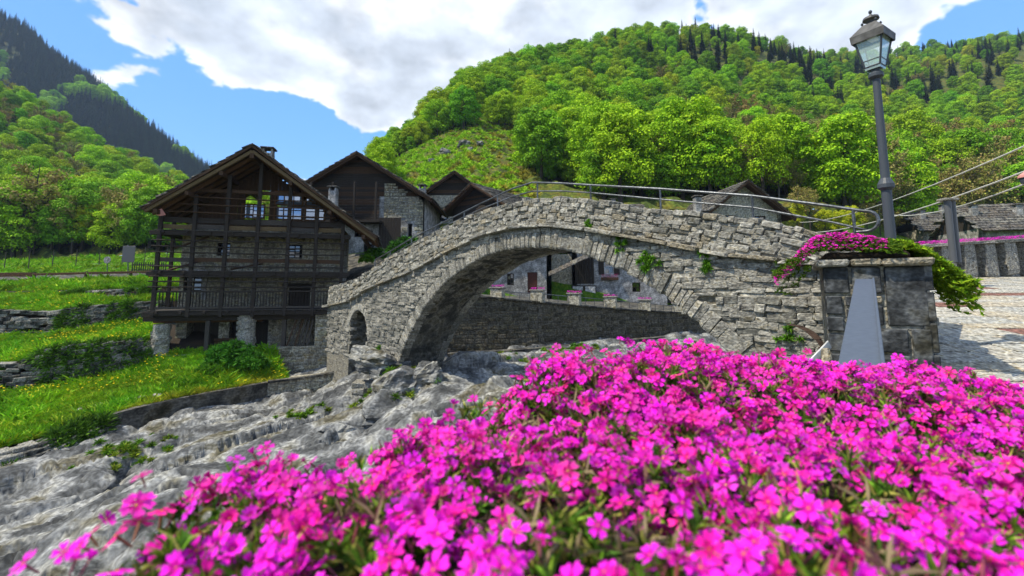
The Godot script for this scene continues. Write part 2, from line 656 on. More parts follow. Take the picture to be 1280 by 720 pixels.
func make_sky() -> ImageTexture:
	# air and clouds for every direction; -z is the first column
	var w := 3072
	var h := 1536
	var f := FastNoiseLite.new()
	f.noise_type = FastNoiseLite.TYPE_SIMPLEX_SMOOTH
	f.frequency = 1.0
	f.fractal_octaves = 8
	f.fractal_gain = 0.55
	f.seed = 12
	var f2 := FastNoiseLite.new()
	f2.noise_type = FastNoiseLite.TYPE_SIMPLEX_SMOOTH
	f2.frequency = 1.0
	f2.fractal_octaves = 3
	f2.seed = 77
	# where clouds gather and where the sky is open: azimuth, height, spread, spread, weight
	var blobs := [[-0.603, 0.475, 0.148, 0.053, 0.5], [-0.388, 0.510, 0.260, 0.098, 0.45], [-0.074, 0.491, 0.314, 0.131, 0.5], [-0.504, 0.411, 0.082, 0.047, 0.25], [-0.715, 0.318, 0.052, 0.040, 0.6], [-0.762, 0.339, 0.038, 0.018, 0.3], [-0.330, 0.363, 0.035, 0.020, 0.55], [-0.250, 0.371, 0.066, 0.043, 0.4], [0.290, 0.546, 0.244, 0.084, 0.45], [0.591, 0.478, 0.201, 0.067, 0.45], [0.771, 0.444, 0.134, 0.052, 0.4], [-0.841, 0.400, 0.067, 0.054, -0.7], [-0.794, 0.371, 0.036, 0.025, -0.3], [-0.512, 0.307, 0.176, 0.065, -0.9], [-0.640, 0.298, 0.069, 0.071, -0.4], [0.402, 0.536, 0.039, 0.033, -0.7], [0.841, 0.391, 0.033, 0.017, -0.6], [-0.832, 0.398, 0.015, 0.009, 0.5], [0.870, 0.399, 0.031, 0.023, 0.3]]
	var data := PackedFloat32Array()
	data.resize(w * h * 3)
	var at := 0
	for j in h:
		var th := PI * (j + 0.5) / h
		var y := cos(th)
		var r := sin(th)
		var el := PI * 0.5 - th
		for i in w:
			var c := Color(0.20, 0.22, 0.15)
			if y > -0.02:
				var ph := TAU * (i + 0.5) / w
				var x := sin(ph) * r
				var z := -cos(ph) * r
				var k := pow(1.0 - maxf(y, 0.0), 2.2)
				c = Color(0.05, 0.19, 0.52).lerp(Color(0.17, 0.38, 0.72), k)
				c = c.lerp(Color(0.40, 0.55, 0.75), pow(1.0 - maxf(y, 0.0), 9.0))
				var d := 0.0
				var az := ph if ph < PI else ph - TAU
				var bias := 0.0
				if absf(az) < 1.2:
					for b in blobs:
						var da: float = (az - b[0]) / b[2]
						var de: float = (el - b[1]) / b[3]
						var q := da * da + de * de
						if q < 9.0:
							bias += b[4] * exp(-q * 0.5)
				var s := 1.5 / (maxf(y, 0.0) + 0.35)
				d = f.get_noise_3d(x * s * 1.9, y * 3.0, z * s * 1.9) + 0.35 * f2.get_noise_3d(x * 0.9, y * 1.5 + 4.0, z * 0.9)
				var inside := smoothstep(1.2, 0.95, absf(az)) * smoothstep(1.05, 0.8, el)
				d += bias + lerpf(0.02, -0.12, inside)
				var a := smoothstep(0.03, 0.15, d)
				if a > 0.0:
					var thick := smoothstep(0.10, 0.85, d + 0.8 * f2.get_noise_3d(x * 3.4, y * 5.0, z * 3.4))
					var e := f.get_noise_3d(x * s * 2.8 + 5.0, y * 5.0, z * s * 2.8)
					var cl := Color(0.62, 0.635, 0.66).lerp(Color(0.33, 0.375, 0.44), thick * 0.75)
					cl = cl * (1.0 + e * 0.6)
					c = c.lerp(cl, a)
			data[at] = c.r
			data[at + 1] = c.g
			data[at + 2] = c.b
			at += 3
	return ImageTexture.create_from_image(Image.create_from_data(w, h, false, Image.FORMAT_RGBF, data.to_byte_array()))


func make_light() -> void:
	var cam := Camera3D.new()
	cam.name = "camera"
	cam.projection = Camera3D.PROJECTION_FRUSTUM
	cam.near = 0.05
	cam.far = 2000.0
	cam.size = 0.05 * 720.0 / 570.0
	cam.frustum_offset = Vector2(0.0, -0.05 * 60.0 / 570.0)
	cam.rotation.x = atan(62.0 / 570.0)
	var att := CameraAttributesPhysical.new()
	att.frustum_focal_length = 16.0
	att.frustum_focus_distance = 2.5
	att.exposure_aperture = 5.6
	cam.attributes = att
	add_child(cam)
	cam.current = true
	var env := Environment.new()
	env.background_mode = Environment.BG_SKY
	var sky := Sky.new()
	var pm := PanoramaSkyMaterial.new()
	pm.panorama = make_sky()
	sky.sky_material = pm
	env.sky = sky
	env.background_energy_multiplier = 1.3
	env.tonemap_mode = Environment.TONE_MAPPER_LINEAR
	env.tonemap_exposure = 1.6
	env.fog_enabled = true
	env.fog_density = 0.00018
	env.fog_light_color = Color(0.72, 0.82, 0.95)
	env.sdfgi_enabled = true
	env.ssao_enabled = true
	env.ssil_enabled = true
	var we := WorldEnvironment.new()
	we.name = "world_environment"
	we.environment = env
	add_child(we)
	var sun := DirectionalLight3D.new()
	sun.name = "sun"
	sun.light_energy = 1.5
	sun.light_color = Color(1.0, 0.96, 0.88)
	sun.light_angular_distance = 0.5
	sun.shadow_enabled = true
	add_child(sun)
	sun.look_at_from_position(Vector3(-0.50, 0.84, 0.16) * 50.0, Vector3.ZERO)


# ---------- ground ----------

var rock_ctl := []
var terraces := []
var hill_right := []
var hill_left := []
var mountain_left := []


func rock_height(x: float, z: float) -> float:
	var sw := 0.0
	var sy := 0.0
	for q in rock_ctl:
		var dx: float = x - q.x
		var dz: float = z - q.z
		var w := 1.0 / pow(dx * dx + dz * dz + 0.3, 1.8)
		sw += w
		sy += w * q.y
	return sy / sw


func slabs(u: float, v: float, k: float) -> float:
	# jointed slabs: every cell its own height and tilt, with a cleft between cells
	var c := slab_value.get_noise_2d(u * k, v * k)
	var e := slab_edge.get_noise_2d(u * k, v * k) + 1.0
	var t := sin(c * 91.0)
	return c * 0.5 + 0.10 * (t * sin(u * k * 0.9) + cos(c * 57.0) * sin(v * k * 0.9)) - 0.5 * (1.0 - smoothstep(0.0, 0.16, e))


func rock_point(x: float, z: float) -> Vector3:
	var y := rock_height(x, z)
	var wx := x + 0.5 * n1.get_noise_2d(x * 1.5, z * 1.5)
	var wz := z + 0.5 * n1.get_noise_2d(x * 1.5 + 60.0, z * 1.5)
	var u := wx * 0.74 - wz * 0.67
	var v := wx * 0.67 + wz * 0.74
	var k := y + 0.42 * slabs(u * 0.40, v * 1.0, 1.0) + 0.15 * slabs(u * 0.55 + 30.0, v * 1.3, 2.6)
	k += n1.get_noise_2d(u * 0.7, v * 1.8) * 0.22 + n2.get_noise_2d(u * 1.2, v * 5.0) * 0.03
	return Vector3(x, k, z)


func make_ground() -> void:
	var base := []
	for i in 41:
		base.append([])
		for j in 41:
			base[i].append(Vector3(-900.0 + 45.0 * j, -8.5, 300.0 - 30.0 * i))
	structure("ground", grid_mesh(base), M.hillside)
	rock_ctl = [Vector3(-13.13, -4.96, -9.00), Vector3(-16.14, -5.55, -11.00), Vector3(-8.65, -5.08, -8.30), Vector3(-10.21, -5.12, -9.70), Vector3(-12.18, -5.45, -11.50), Vector3(-11.94, -5.45, -12.40), Vector3(-11.77, -5.23, -13.80), Vector3(-11.57, -4.86, -15.60), Vector3(-11.20, -4.94, -17.00), Vector3(-10.30, -4.96, -19.00), Vector3(-8.63, -4.67, -20.30), Vector3(-7.38, -4.12, -20.60), Vector3(-7.69, -4.57, -9.50), Vector3(-6.15, -4.28, -9.50), Vector3(-7.50, -4.36, -11.50), Vector3(-5.84, -4.09, -12.00), Vector3(-4.59, -3.90, -9.50), Vector3(-4.61, -3.78, -13.00), Vector3(-8.32, -4.33, -14.50), Vector3(-6.56, -4.12, -15.50), Vector3(-5.52, -3.87, -15.50), Vector3(-5.35, -3.74, -17.00), Vector3(-5.06, -2.96, -17.40), Vector3(-3.89, -2.59, -16.20), Vector3(-3.06, -2.49, -16.20), Vector3(-2.33, -2.55, -17.00), Vector3(-2.75, -3.26, -13.50), Vector3(-1.88, -2.88, -13.80), Vector3(-0.98, -2.62, -14.30), Vector3(0.00, -2.75, -15.00), Vector3(-1.30, -2.72, -19.00), Vector3(0.00, -2.92, -19.00), Vector3(1.34, -3.19, -19.50), Vector3(0.76, -2.93, -22.00), Vector3(3.09, -3.00, -22.50), Vector3(6.33, -3.07, -23.00), Vector3(9.46, -3.16, -25.00), Vector3(-2.68, -3.44, -24.00), Vector3(-2.91, -3.38, -26.00), Vector3(11.01, -2.79, -29.00), Vector3(14.44, -2.69, -27.00), Vector3(-6.05, -2.93, -22.00), Vector3(-6.71, -3.16, -20.60)]
	for q in [Vector3(-2, -4.6, -6), Vector3(-5, -5.2, -7), Vector3(-9, -5.6, -6), Vector3(-3, -5.2, -4), Vector3(-12, -5.8, -4), Vector3(0.5, -3.4, -9), Vector3(1.5, -3.2, -11), Vector3(3.0, -3.2, -9), Vector3(4.5, -3.3, -12), Vector3(7.0, -3.2, -16), Vector3(11, -3.2, -20), Vector3(1.0, -4.0, -5), Vector3(3.6, -3.6, -6), Vector3(5.0, -3.4, -8), Vector3(-19, -6.2, -8), Vector3(14, -3.4, -26)]:
		rock_ctl.append(q)
	var g := []
	for i in 300:
		g.append([])
		for j in 350:
			g[i].append(rock_point(-19.0 + 0.0965 * j, -3.0 - 0.093 * i))
	structure("stream_bed_rock", grid_mesh(g), M.rock)
	# terraces of meadow, from the stream wall up to the lane
	var w0 := [Vector3(-18.06, -5.20, -12.20), Vector3(-17.42, -5.15, -13.20), Vector3(-15.60, -4.80, -14.50), Vector3(-14.96, -4.69, -15.30), Vector3(-14.25, -4.42, -16.50), Vector3(-13.23, -4.22, -17.70), Vector3(-12.23, -4.13, -18.90), Vector3(-10.90, -4.12, -20.60), Vector3(-10.05, -4.14, -21.40)]
	var w1 := [Vector3(-25.97, -4.29, -17.20), Vector3(-24.16, -4.29, -18.00), Vector3(-20.72, -3.99, -19.00), Vector3(-19.38, -4.02, -19.60), Vector3(-18.19, -3.89, -20.10), Vector3(-17.35, -3.66, -20.70), Vector3(-16.55, -3.07, -21.90), Vector3(-14.38, -2.90, -22.60), Vector3(-11.82, -2.90, -22.90)]
	var w2 := [Vector3(-26.59, -3.39, -17.50), Vector3(-24.71, -3.36, -18.30), Vector3(-21.17, -3.09, -19.30), Vector3(-19.85, -2.59, -19.90), Vector3(-18.71, -2.39, -20.50), Vector3(-17.73, -2.34, -21.00), Vector3(-17.21, -2.34, -21.70), Vector3(-18.03, -2.04, -23.30), Vector3(-18.52, -1.74, -24.60)]
	var w3 := [Vector3(-34.62, -2.71, -22.60), Vector3(-31.30, -2.60, -23.00), Vector3(-25.96, -2.26, -23.50), Vector3(-24.03, -2.22, -24.00), Vector3(-22.26, -2.00, -24.30), Vector3(-20.94, -1.78, -24.70), Vector3(-19.83, -1.59, -25.00), Vector3(-19.30, -1.52, -25.20), Vector3(-18.84, -1.49, -25.40)]
	var w4 := [Vector3(-35.32, -1.34, -22.90), Vector3(-31.92, -1.21, -23.30), Vector3(-26.44, -1.03, -23.80), Vector3(-24.45, -1.17, -24.30), Vector3(-23.07, -0.98, -24.60), Vector3(-21.29, -0.78, -25.00), Vector3(-19.29, -0.66, -25.50), Vector3(-17.64, -0.58, -26.00), Vector3(-16.14, -0.55, -26.50)]
	var w5 := [Vector3(-42.79, -0.29, -27.60), Vector3(-38.54, -0.24, -28.00), Vector3(-31.57, -0.20, -28.30), Vector3(-28.30, -0.19, -28.00), Vector3(-26.14, -0.43, -27.80), Vector3(-23.97, -0.49, -28.10), Vector3(-21.82, -0.35, -28.80), Vector3(-19.84, -0.25, -29.20), Vector3(-18.06, -0.21, -29.60)]
	var w6 := [Vector3(-43.28, -0.19, -27.90), Vector3(-38.97, -0.15, -28.30), Vector3(-31.91, -0.10, -28.60), Vector3(-28.62, -0.05, -28.30), Vector3(-26.55, -0.05, -28.20), Vector3(-24.36, 0.05, -28.50), Vector3(-22.16, 0.10, -29.20), Vector3(-20.14, 0.10, -29.60), Vector3(-18.32, 0.10, -30.00)]
	var w7 := [Vector3(-51.31, 0.52, -33.00), Vector3(-45.55, 0.52, -33.00), Vector3(-36.90, 0.57, -33.00), Vector3(-33.45, 0.63, -33.00), Vector3(-31.15, 0.69, -33.00), Vector3(-28.27, 0.75, -33.00), Vector3(-25.11, 0.86, -33.00), Vector3(-22.51, 0.92, -33.00), Vector3(-20.21, 0.98, -33.00)]
	var w8 := [Vector3(-57.61, 1.03, -37.00), Vector3(-51.13, 1.03, -37.00), Vector3(-41.43, 1.09, -37.00), Vector3(-37.56, 1.16, -37.00), Vector3(-34.97, 1.22, -37.00), Vector3(-31.74, 1.29, -37.00), Vector3(-28.18, 1.35, -37.00), Vector3(-25.27, 1.42, -37.00), Vector3(-22.68, 1.48, -37.00)]
	var w9 := [Vector3(-93.70, 3.35, -60.00), Vector3(-83.20, 3.56, -60.00), Vector3(-67.43, 3.77, -60.00), Vector3(-61.13, 3.98, -60.00), Vector3(-56.94, 4.19, -60.00), Vector3(-51.69, 4.40, -60.00), Vector3(-45.90, 4.62, -60.00), Vector3(-41.17, 4.83, -60.00), Vector3(-36.96, 5.04, -60.00)]
	for q in [[w0, w1, 26, 90, 0.12], [w2, w3, 20, 80, 0.10], [w4, w5, 20, 80, 0.08], [w6, w7, 20, 70, 0.08], [w7, w8, 6, 40, 0.02], [w8, w9, 24, 50, 0.5]]:
		var tg := loft([q[0], q[1]], q[2], q[3], q[4])
		terraces.append(tg)
		structure("meadow" if terraces.size() != 5 else "lane", grid_mesh(tg), M.turf if terraces.size() != 5 else M.concrete)
	# banks behind the dry stone walls
	for q in [[w1, w2], [w3, w4], [w5, w6]]:
		structure("terrace_bank", grid_mesh(loft([q[0], q[1]], 8, 80, 0.05)), M.soil)
	# village ground behind the houses and beyond the stream
	var v0 := [Vector3(-12.13, -4.20, -22.90), Vector3(-9.61, -3.98, -23.40), Vector3(-6.72, -3.07, -23.00), Vector3(-3.57, -0.44, -25.60), Vector3(0.00, -0.54, -26.20), Vector3(2.84, -0.85, -27.20), Vector3(6.15, -1.19, -28.80), Vector3(11.83, -1.60, -31.00), Vector3(18.31, -1.71, -33.00), Vector3(27.98, -1.09, -35.00)]
	var v1 := [Vector3(-14.49, -1.77, -27.00), Vector3(-11.26, -0.84, -27.00), Vector3(-8.02, 0.56, -27.00), Vector3(-4.18, -0.21, -30.00), Vector3(0.00, -0.43, -31.00), Vector3(3.34, -0.72, -32.00), Vector3(7.06, -1.03, -33.00), Vector3(13.37, -1.33, -35.00), Vector3(20.58, -1.15, -37.00), Vector3(32.04, -0.55, -40.00)]
	var v2 := [Vector3(-19.57, 0.56, -32.00), Vector3(-15.15, 1.51, -32.00), Vector3(-9.72, 2.50, -32.50), Vector3(-4.80, -0.66, -34.50), Vector3(0.00, -0.88, -36.50), Vector3(3.86, -1.02, -37.00), Vector3(8.13, -0.92, -38.00), Vector3(15.30, -1.11, -40.00), Vector3(23.58, 2.34, -42.00), Vector3(35.62, 3.62, -44.00)]
	var v3 := [Vector3(-35.72, 4.67, -58.00), Vector3(-24.73, 4.73, -52.00), Vector3(-13.82, 5.66, -46.00), Vector3(-6.38, 6.82, -45.00), Vector3(0.00, 7.14, -45.00), Vector3(4.90, 7.47, -46.00), Vector3(10.26, 7.80, -47.00), Vector3(18.76, 8.14, -48.00), Vector3(26.16, 7.96, -46.00), Vector3(43.16, 7.27, -53.00)]
	structure("lane", grid_mesh(loft([v0, v1, v2], 20, 80, 0.05)), M.concrete)
	structure("village_ground", grid_mesh(loft([v2, v3], 14, 80, 0.1)), M.turf)
	var r0 := [Vector3(12.81, -0.95, -14.50), Vector3(15.66, 0.33, -16.00), Vector3(19.63, 0.47, -17.00), Vector3(25.53, 0.69, -18.00), Vector3(40.92, 1.23, -22.00)]
	var r1 := [Vector3(25.17, 0.67, -32.00), Vector3(31.35, 0.95, -32.00), Vector3(36.97, 1.11, -32.00), Vector3(45.41, 1.34, -32.00), Vector3(63.24, 1.90, -34.00)]
	var r2 := [Vector3(36.32, 7.22, -50.00), Vector3(59.24, 5.99, -60.00), Vector3(69.82, 5.99, -60.00), Vector3(85.72, 6.21, -60.00), Vector3(112.24, 6.53, -60.00)]
	structure("village_ground", grid_mesh(loft([r0, r1, r2], 20, 40, 0.1)), M.turf)
	# wooded slopes
	var f0 := [Vector3(-33.49, 4.31, -56.00), Vector3(-17.05, 5.00, -46.00), Vector3(-12.74, 5.94, -45.00), Vector3(-7.79, 6.35, -44.00), Vector3(-3.12, 6.59, -44.00), Vector3(1.56, 6.98, -44.00), Vector3(6.25, 7.30, -44.00), Vector3(10.94, 7.54, -44.00), Vector3(16.43, 7.78, -44.00), Vector3(21.91, 7.93, -44.00), Vector3(28.17, 7.93, -44.00), Vector3(40.56, 7.88, -52.00), Vector3(55.08, 6.74, -60.00), Vector3(63.51, 6.31, -60.00), Vector3(74.09, 6.31, -60.00), Vector3(86.79, 6.31, -60.00), Vector3(106.90, 6.31, -60.00)]
	var fb := [Vector3(-26.14, 0.76, -44.00), Vector3(-14.70, 1.18, -40.00), Vector3(-11.19, 0.83, -40.00), Vector3(-6.97, -0.42, -40.00), Vector3(-2.85, -1.63, -41.00), Vector3(1.42, -1.98, -41.00), Vector3(5.69, -2.12, -41.00), Vector3(10.20, -2.17, -42.00), Vector3(15.30, -2.17, -42.00), Vector3(20.42, -1.67, -42.00), Vector3(26.29, -1.16, -42.00), Vector3(33.70, -0.76, -44.00), Vector3(41.81, 0.96, -46.00), Vector3(48.26, 1.12, -46.00), Vector3(56.33, 1.28, -46.00), Vector3(66.00, 1.36, -46.00), Vector3(81.37, 1.76, -46.00)]
	var f1 := [Vector3(-45.00, 8.16, -75.00), Vector3(-23.11, 10.06, -62.00), Vector3(-20.04, 16.69, -70.00), Vector3(-13.66, 21.32, -76.00), Vector3(-6.36, 29.08, -88.00), Vector3(3.25, 28.41, -90.00), Vector3(12.23, 24.63, -85.00), Vector3(21.39, 23.84, -85.00), Vector3(32.05, 23.06, -85.00), Vector3(42.71, 22.59, -85.00), Vector3(54.88, 22.13, -85.00), Vector3(67.04, 21.66, -85.00), Vector3(79.20, 21.35, -85.00), Vector3(91.34, 21.04, -85.00), Vector3(106.53, 20.73, -85.00), Vector3(124.79, 20.73, -85.00), Vector3(153.70, 20.73, -85.00)]
	var f2 := [Vector3(-60.12, 12.66, -100.00), Vector3(-34.38, 17.25, -92.00), Vector3(-27.57, 25.69, -96.00), Vector3(-19.54, 36.90, -108.00), Vector3(-8.59, 46.96, -118.00), Vector3(4.59, 52.53, -126.00), Vector3(19.86, 58.24, -136.00), Vector3(37.35, 63.91, -146.00), Vector3(57.50, 64.24, -150.00), Vector3(76.45, 60.26, -150.00), Vector3(98.10, 57.43, -150.00), Vector3(119.55, 53.21, -150.00), Vector3(141.01, 50.41, -150.00), Vector3(162.55, 49.02, -150.00), Vector3(189.64, 49.02, -150.00), Vector3(222.24, 49.58, -150.00), Vector3(273.89, 50.41, -150.00)]
	var f3 := [Vector3(-75.17, 16.27, -125.00), Vector3(-44.17, 23.84, -118.00), Vector3(-35.10, 34.67, -122.00), Vector3(-24.99, 48.70, -138.00), Vector3(-11.11, 66.83, -152.00), Vector3(6.17, 82.54, -168.00), Vector3(26.82, 93.99, -182.00), Vector3(52.31, 112.56, -202.00), Vector3(87.95, 129.90, -226.00), Vector3(121.27, 131.76, -234.00), Vector3(156.44, 120.96, -236.00), Vector3(192.06, 112.82, -238.00), Vector3(234.12, 120.85, -245.00), Vector3(278.97, 134.04, -252.00), Vector3(339.32, 146.50, -262.00), Vector3(413.74, 159.01, -272.00), Vector3(535.57, 175.02, -285.00)]
	var f4 := [Vector3(-99.00, 17.95, -165.00), Vector3(-59.58, 24.54, -160.00), Vector3(-47.13, 35.72, -165.00), Vector3(-33.25, 51.90, -185.00), Vector3(-14.51, 72.82, -200.00), Vector3(8.03, 92.55, -220.00), Vector3(35.16, 110.10, -240.00), Vector3(66.92, 129.25, -260.00), Vector3(116.24, 159.57, -300.00), Vector3(165.51, 173.94, -320.00), Vector3(219.01, 172.97, -330.00), Vector3(275.90, 179.53, -340.00), Vector3(331.39, 187.53, -345.00), Vector3(388.38, 194.34, -350.00), Vector3(467.18, 208.33, -360.00), Vector3(563.37, 219.93, -370.00), Vector3(714.82, 237.11, -380.00)]
	hill_right = loft([f0, f1, f2, f3, f4], 90, 150, 1.6)
	structure("hillside", grid_mesh(hill_right), M.hillside)
	structure("hill_foot", grid_mesh(loft([fb, f0], 10, 150, 0.3)), M.hillside)
	var l0 := [Vector3(-111.56, 3.14, -60.00), Vector3(-93.70, 3.35, -60.00), Vector3(-77.94, 3.56, -60.00), Vector3(-67.43, 3.77, -60.00), Vector3(-61.13, 3.98, -60.00), Vector3(-53.79, 4.30, -60.00), Vector3(-46.43, 4.62, -60.00), Vector3(-39.07, 4.93, -60.00), Vector3(-29.59, 5.36, -60.00), Vector3(-18.60, 6.74, -62.00)]
	var l1 := [Vector3(-214.42, 36.60, -112.00), Vector3(-179.33, 32.45, -112.00), Vector3(-148.59, 28.74, -112.00), Vector3(-128.16, 25.88, -112.00), Vector3(-115.83, 23.03, -112.00), Vector3(-101.54, 19.79, -112.00), Vector3(-87.37, 16.98, -112.00), Vector3(-73.33, 14.97, -112.00), Vector3(-55.36, 12.58, -112.00), Vector3(-33.66, 14.17, -112.00)]
	var l2 := [Vector3(-444.65, 142.62, -225.00), Vector3(-366.14, 127.60, -222.00), Vector3(-292.78, 108.95, -215.00), Vector3(-239.67, 89.35, -205.00), Vector3(-205.15, 71.73, -195.00), Vector3(-169.61, 52.24, -185.00), Vector3(-137.35, 36.62, -175.00), Vector3(-108.32, 26.19, -165.00), Vector3(-76.74, 19.62, -155.00), Vector3(-45.13, 20.32, -150.00)]
	var l3 := [Vector3(-568.52, 161.02, -290.00), Vector3(-466.31, 141.68, -285.00), Vector3(-378.66, 123.11, -280.00), Vector3(-313.32, 98.31, -270.00), Vector3(-271.83, 80.14, -260.00), Vector3(-228.05, 58.68, -250.00), Vector3(-187.72, 42.41, -240.00), Vector3(-150.70, 32.39, -230.00), Vector3(-108.87, 27.06, -220.00), Vector3(-63.15, 27.33, -210.00)]
	hill_left = loft([l0, l1, l2, l3], 60, 80, 1.6)
	structure("hillside", grid_mesh(hill_left), M.hillside)
	var m0 := [Vector3(-574.26, 81.13, -280.00), Vector3(-428.15, 53.56, -270.00), Vector3(-295.80, 45.95, -260.00), Vector3(-267.91, 44.54, -260.00), Vector3(-240.06, 43.14, -260.00), Vector3(-212.20, 41.27, -260.00), Vector3(-179.70, 38.48, -260.00), Vector3(-147.28, 35.69, -260.00), Vector3(-101.17, 33.83, -260.00), Vector3(-36.78, 32.90, -260.00)]
	var m1 := [Vector3(-913.90, 272.56, -430.00), Vector3(-704.96, 222.06, -430.00), Vector3(-500.95, 172.75, -430.00), Vector3(-451.50, 150.13, -430.00), Vector3(-402.58, 127.76, -430.00), Vector3(-354.34, 107.21, -430.00), Vector3(-298.80, 85.31, -430.00), Vector3(-244.13, 68.26, -430.00), Vector3(-167.46, 59.02, -430.00), Vector3(-60.85, 55.95, -430.00)]
	var m2 := [Vector3(-1390.61, 730.04, -620.00), Vector3(-1024.48, 551.58, -600.00), Vector3(-679.57, 356.79, -570.00), Vector3(-599.50, 300.05, -560.00), Vector3(-523.49, 250.20, -550.00), Vector3(-450.22, 194.60, -540.00), Vector3(-370.86, 139.91, -530.00), Vector3(-296.02, 95.64, -520.00), Vector3(-198.76, 73.65, -510.00), Vector3(-70.78, 66.85, -500.00)]
	var m3 := [Vector3(-1760.63, 786.10, -800.00), Vector3(-1307.41, 572.47, -780.00), Vector3(-870.67, 367.86, -740.00), Vector3(-772.24, 307.08, -730.00), Vector3(-678.19, 255.42, -720.00), Vector3(-587.00, 199.17, -710.00), Vector3(-486.98, 146.48, -700.00), Vector3(-391.75, 109.53, -690.00), Vector3(-264.81, 93.34, -680.00), Vector3(-94.81, 87.18, -670.00)]
	mountain_left = loft([m0, m1, m2, m3], 50, 70, 6.0)
	structure("mountain", grid_mesh(mountain_left), M.far_hillside)



# ---------- the bridge ----------

const BE := Vector3(-0.6697, 0, -0.7427)
const BN := Vector3(0.7427, 0, -0.6697)
const BA := Vector3(5.0, 0, -6.5)
const ARCH_S := 7.12
const ARCH_Y := -6.24
const ARCH_R := 7.33
const BW := 1.9
var par_top := [[-0.6, 0.55], [0.34, 0.76], [0.64, 0.93], [1.2, 1.13], [1.97, 1.31], [3.05, 1.54], [3.95, 1.78], [4.79, 2.0], [5.75, 2.2], [7.0, 2.34], [8.13, 2.31], [9.64, 2.14], [11.92, 1.73], [14.17, 1.27], [16.56, 0.64], [18.2, 0.33], [20.5, 0.1]]
var led_top := [[-0.6, 0.32], [0.68, 0.39], [1.24, 0.47], [2.0, 0.6], [2.44, 0.72], [3.07, 0.88], [3.98, 1.1], [5.03, 1.35], [6.02, 1.53], [7.47, 1.62], [8.85, 1.5], [10.47, 1.15], [12.4, 0.67], [14.76, 0.25], [16.1, 0.0], [17.9, -0.5], [20.5, -0.8]]


func bp(s: float, y: float, w := 0.0) -> Vector3:
	return BA + BE * s + BN * w + Vector3(0, y, 0)


func intrados(s: float) -> float:
	var d := s - ARCH_S
	var k := ARCH_R * ARCH_R - d * d
	return ARCH_Y + sqrt(k) if k > 0.0 else -99.0


func small_arch(s: float) -> float:
	var d := s - 17.0
	return -1.75 + sqrt(0.81 - d * d) if absf(d) < 0.9 else -99.0


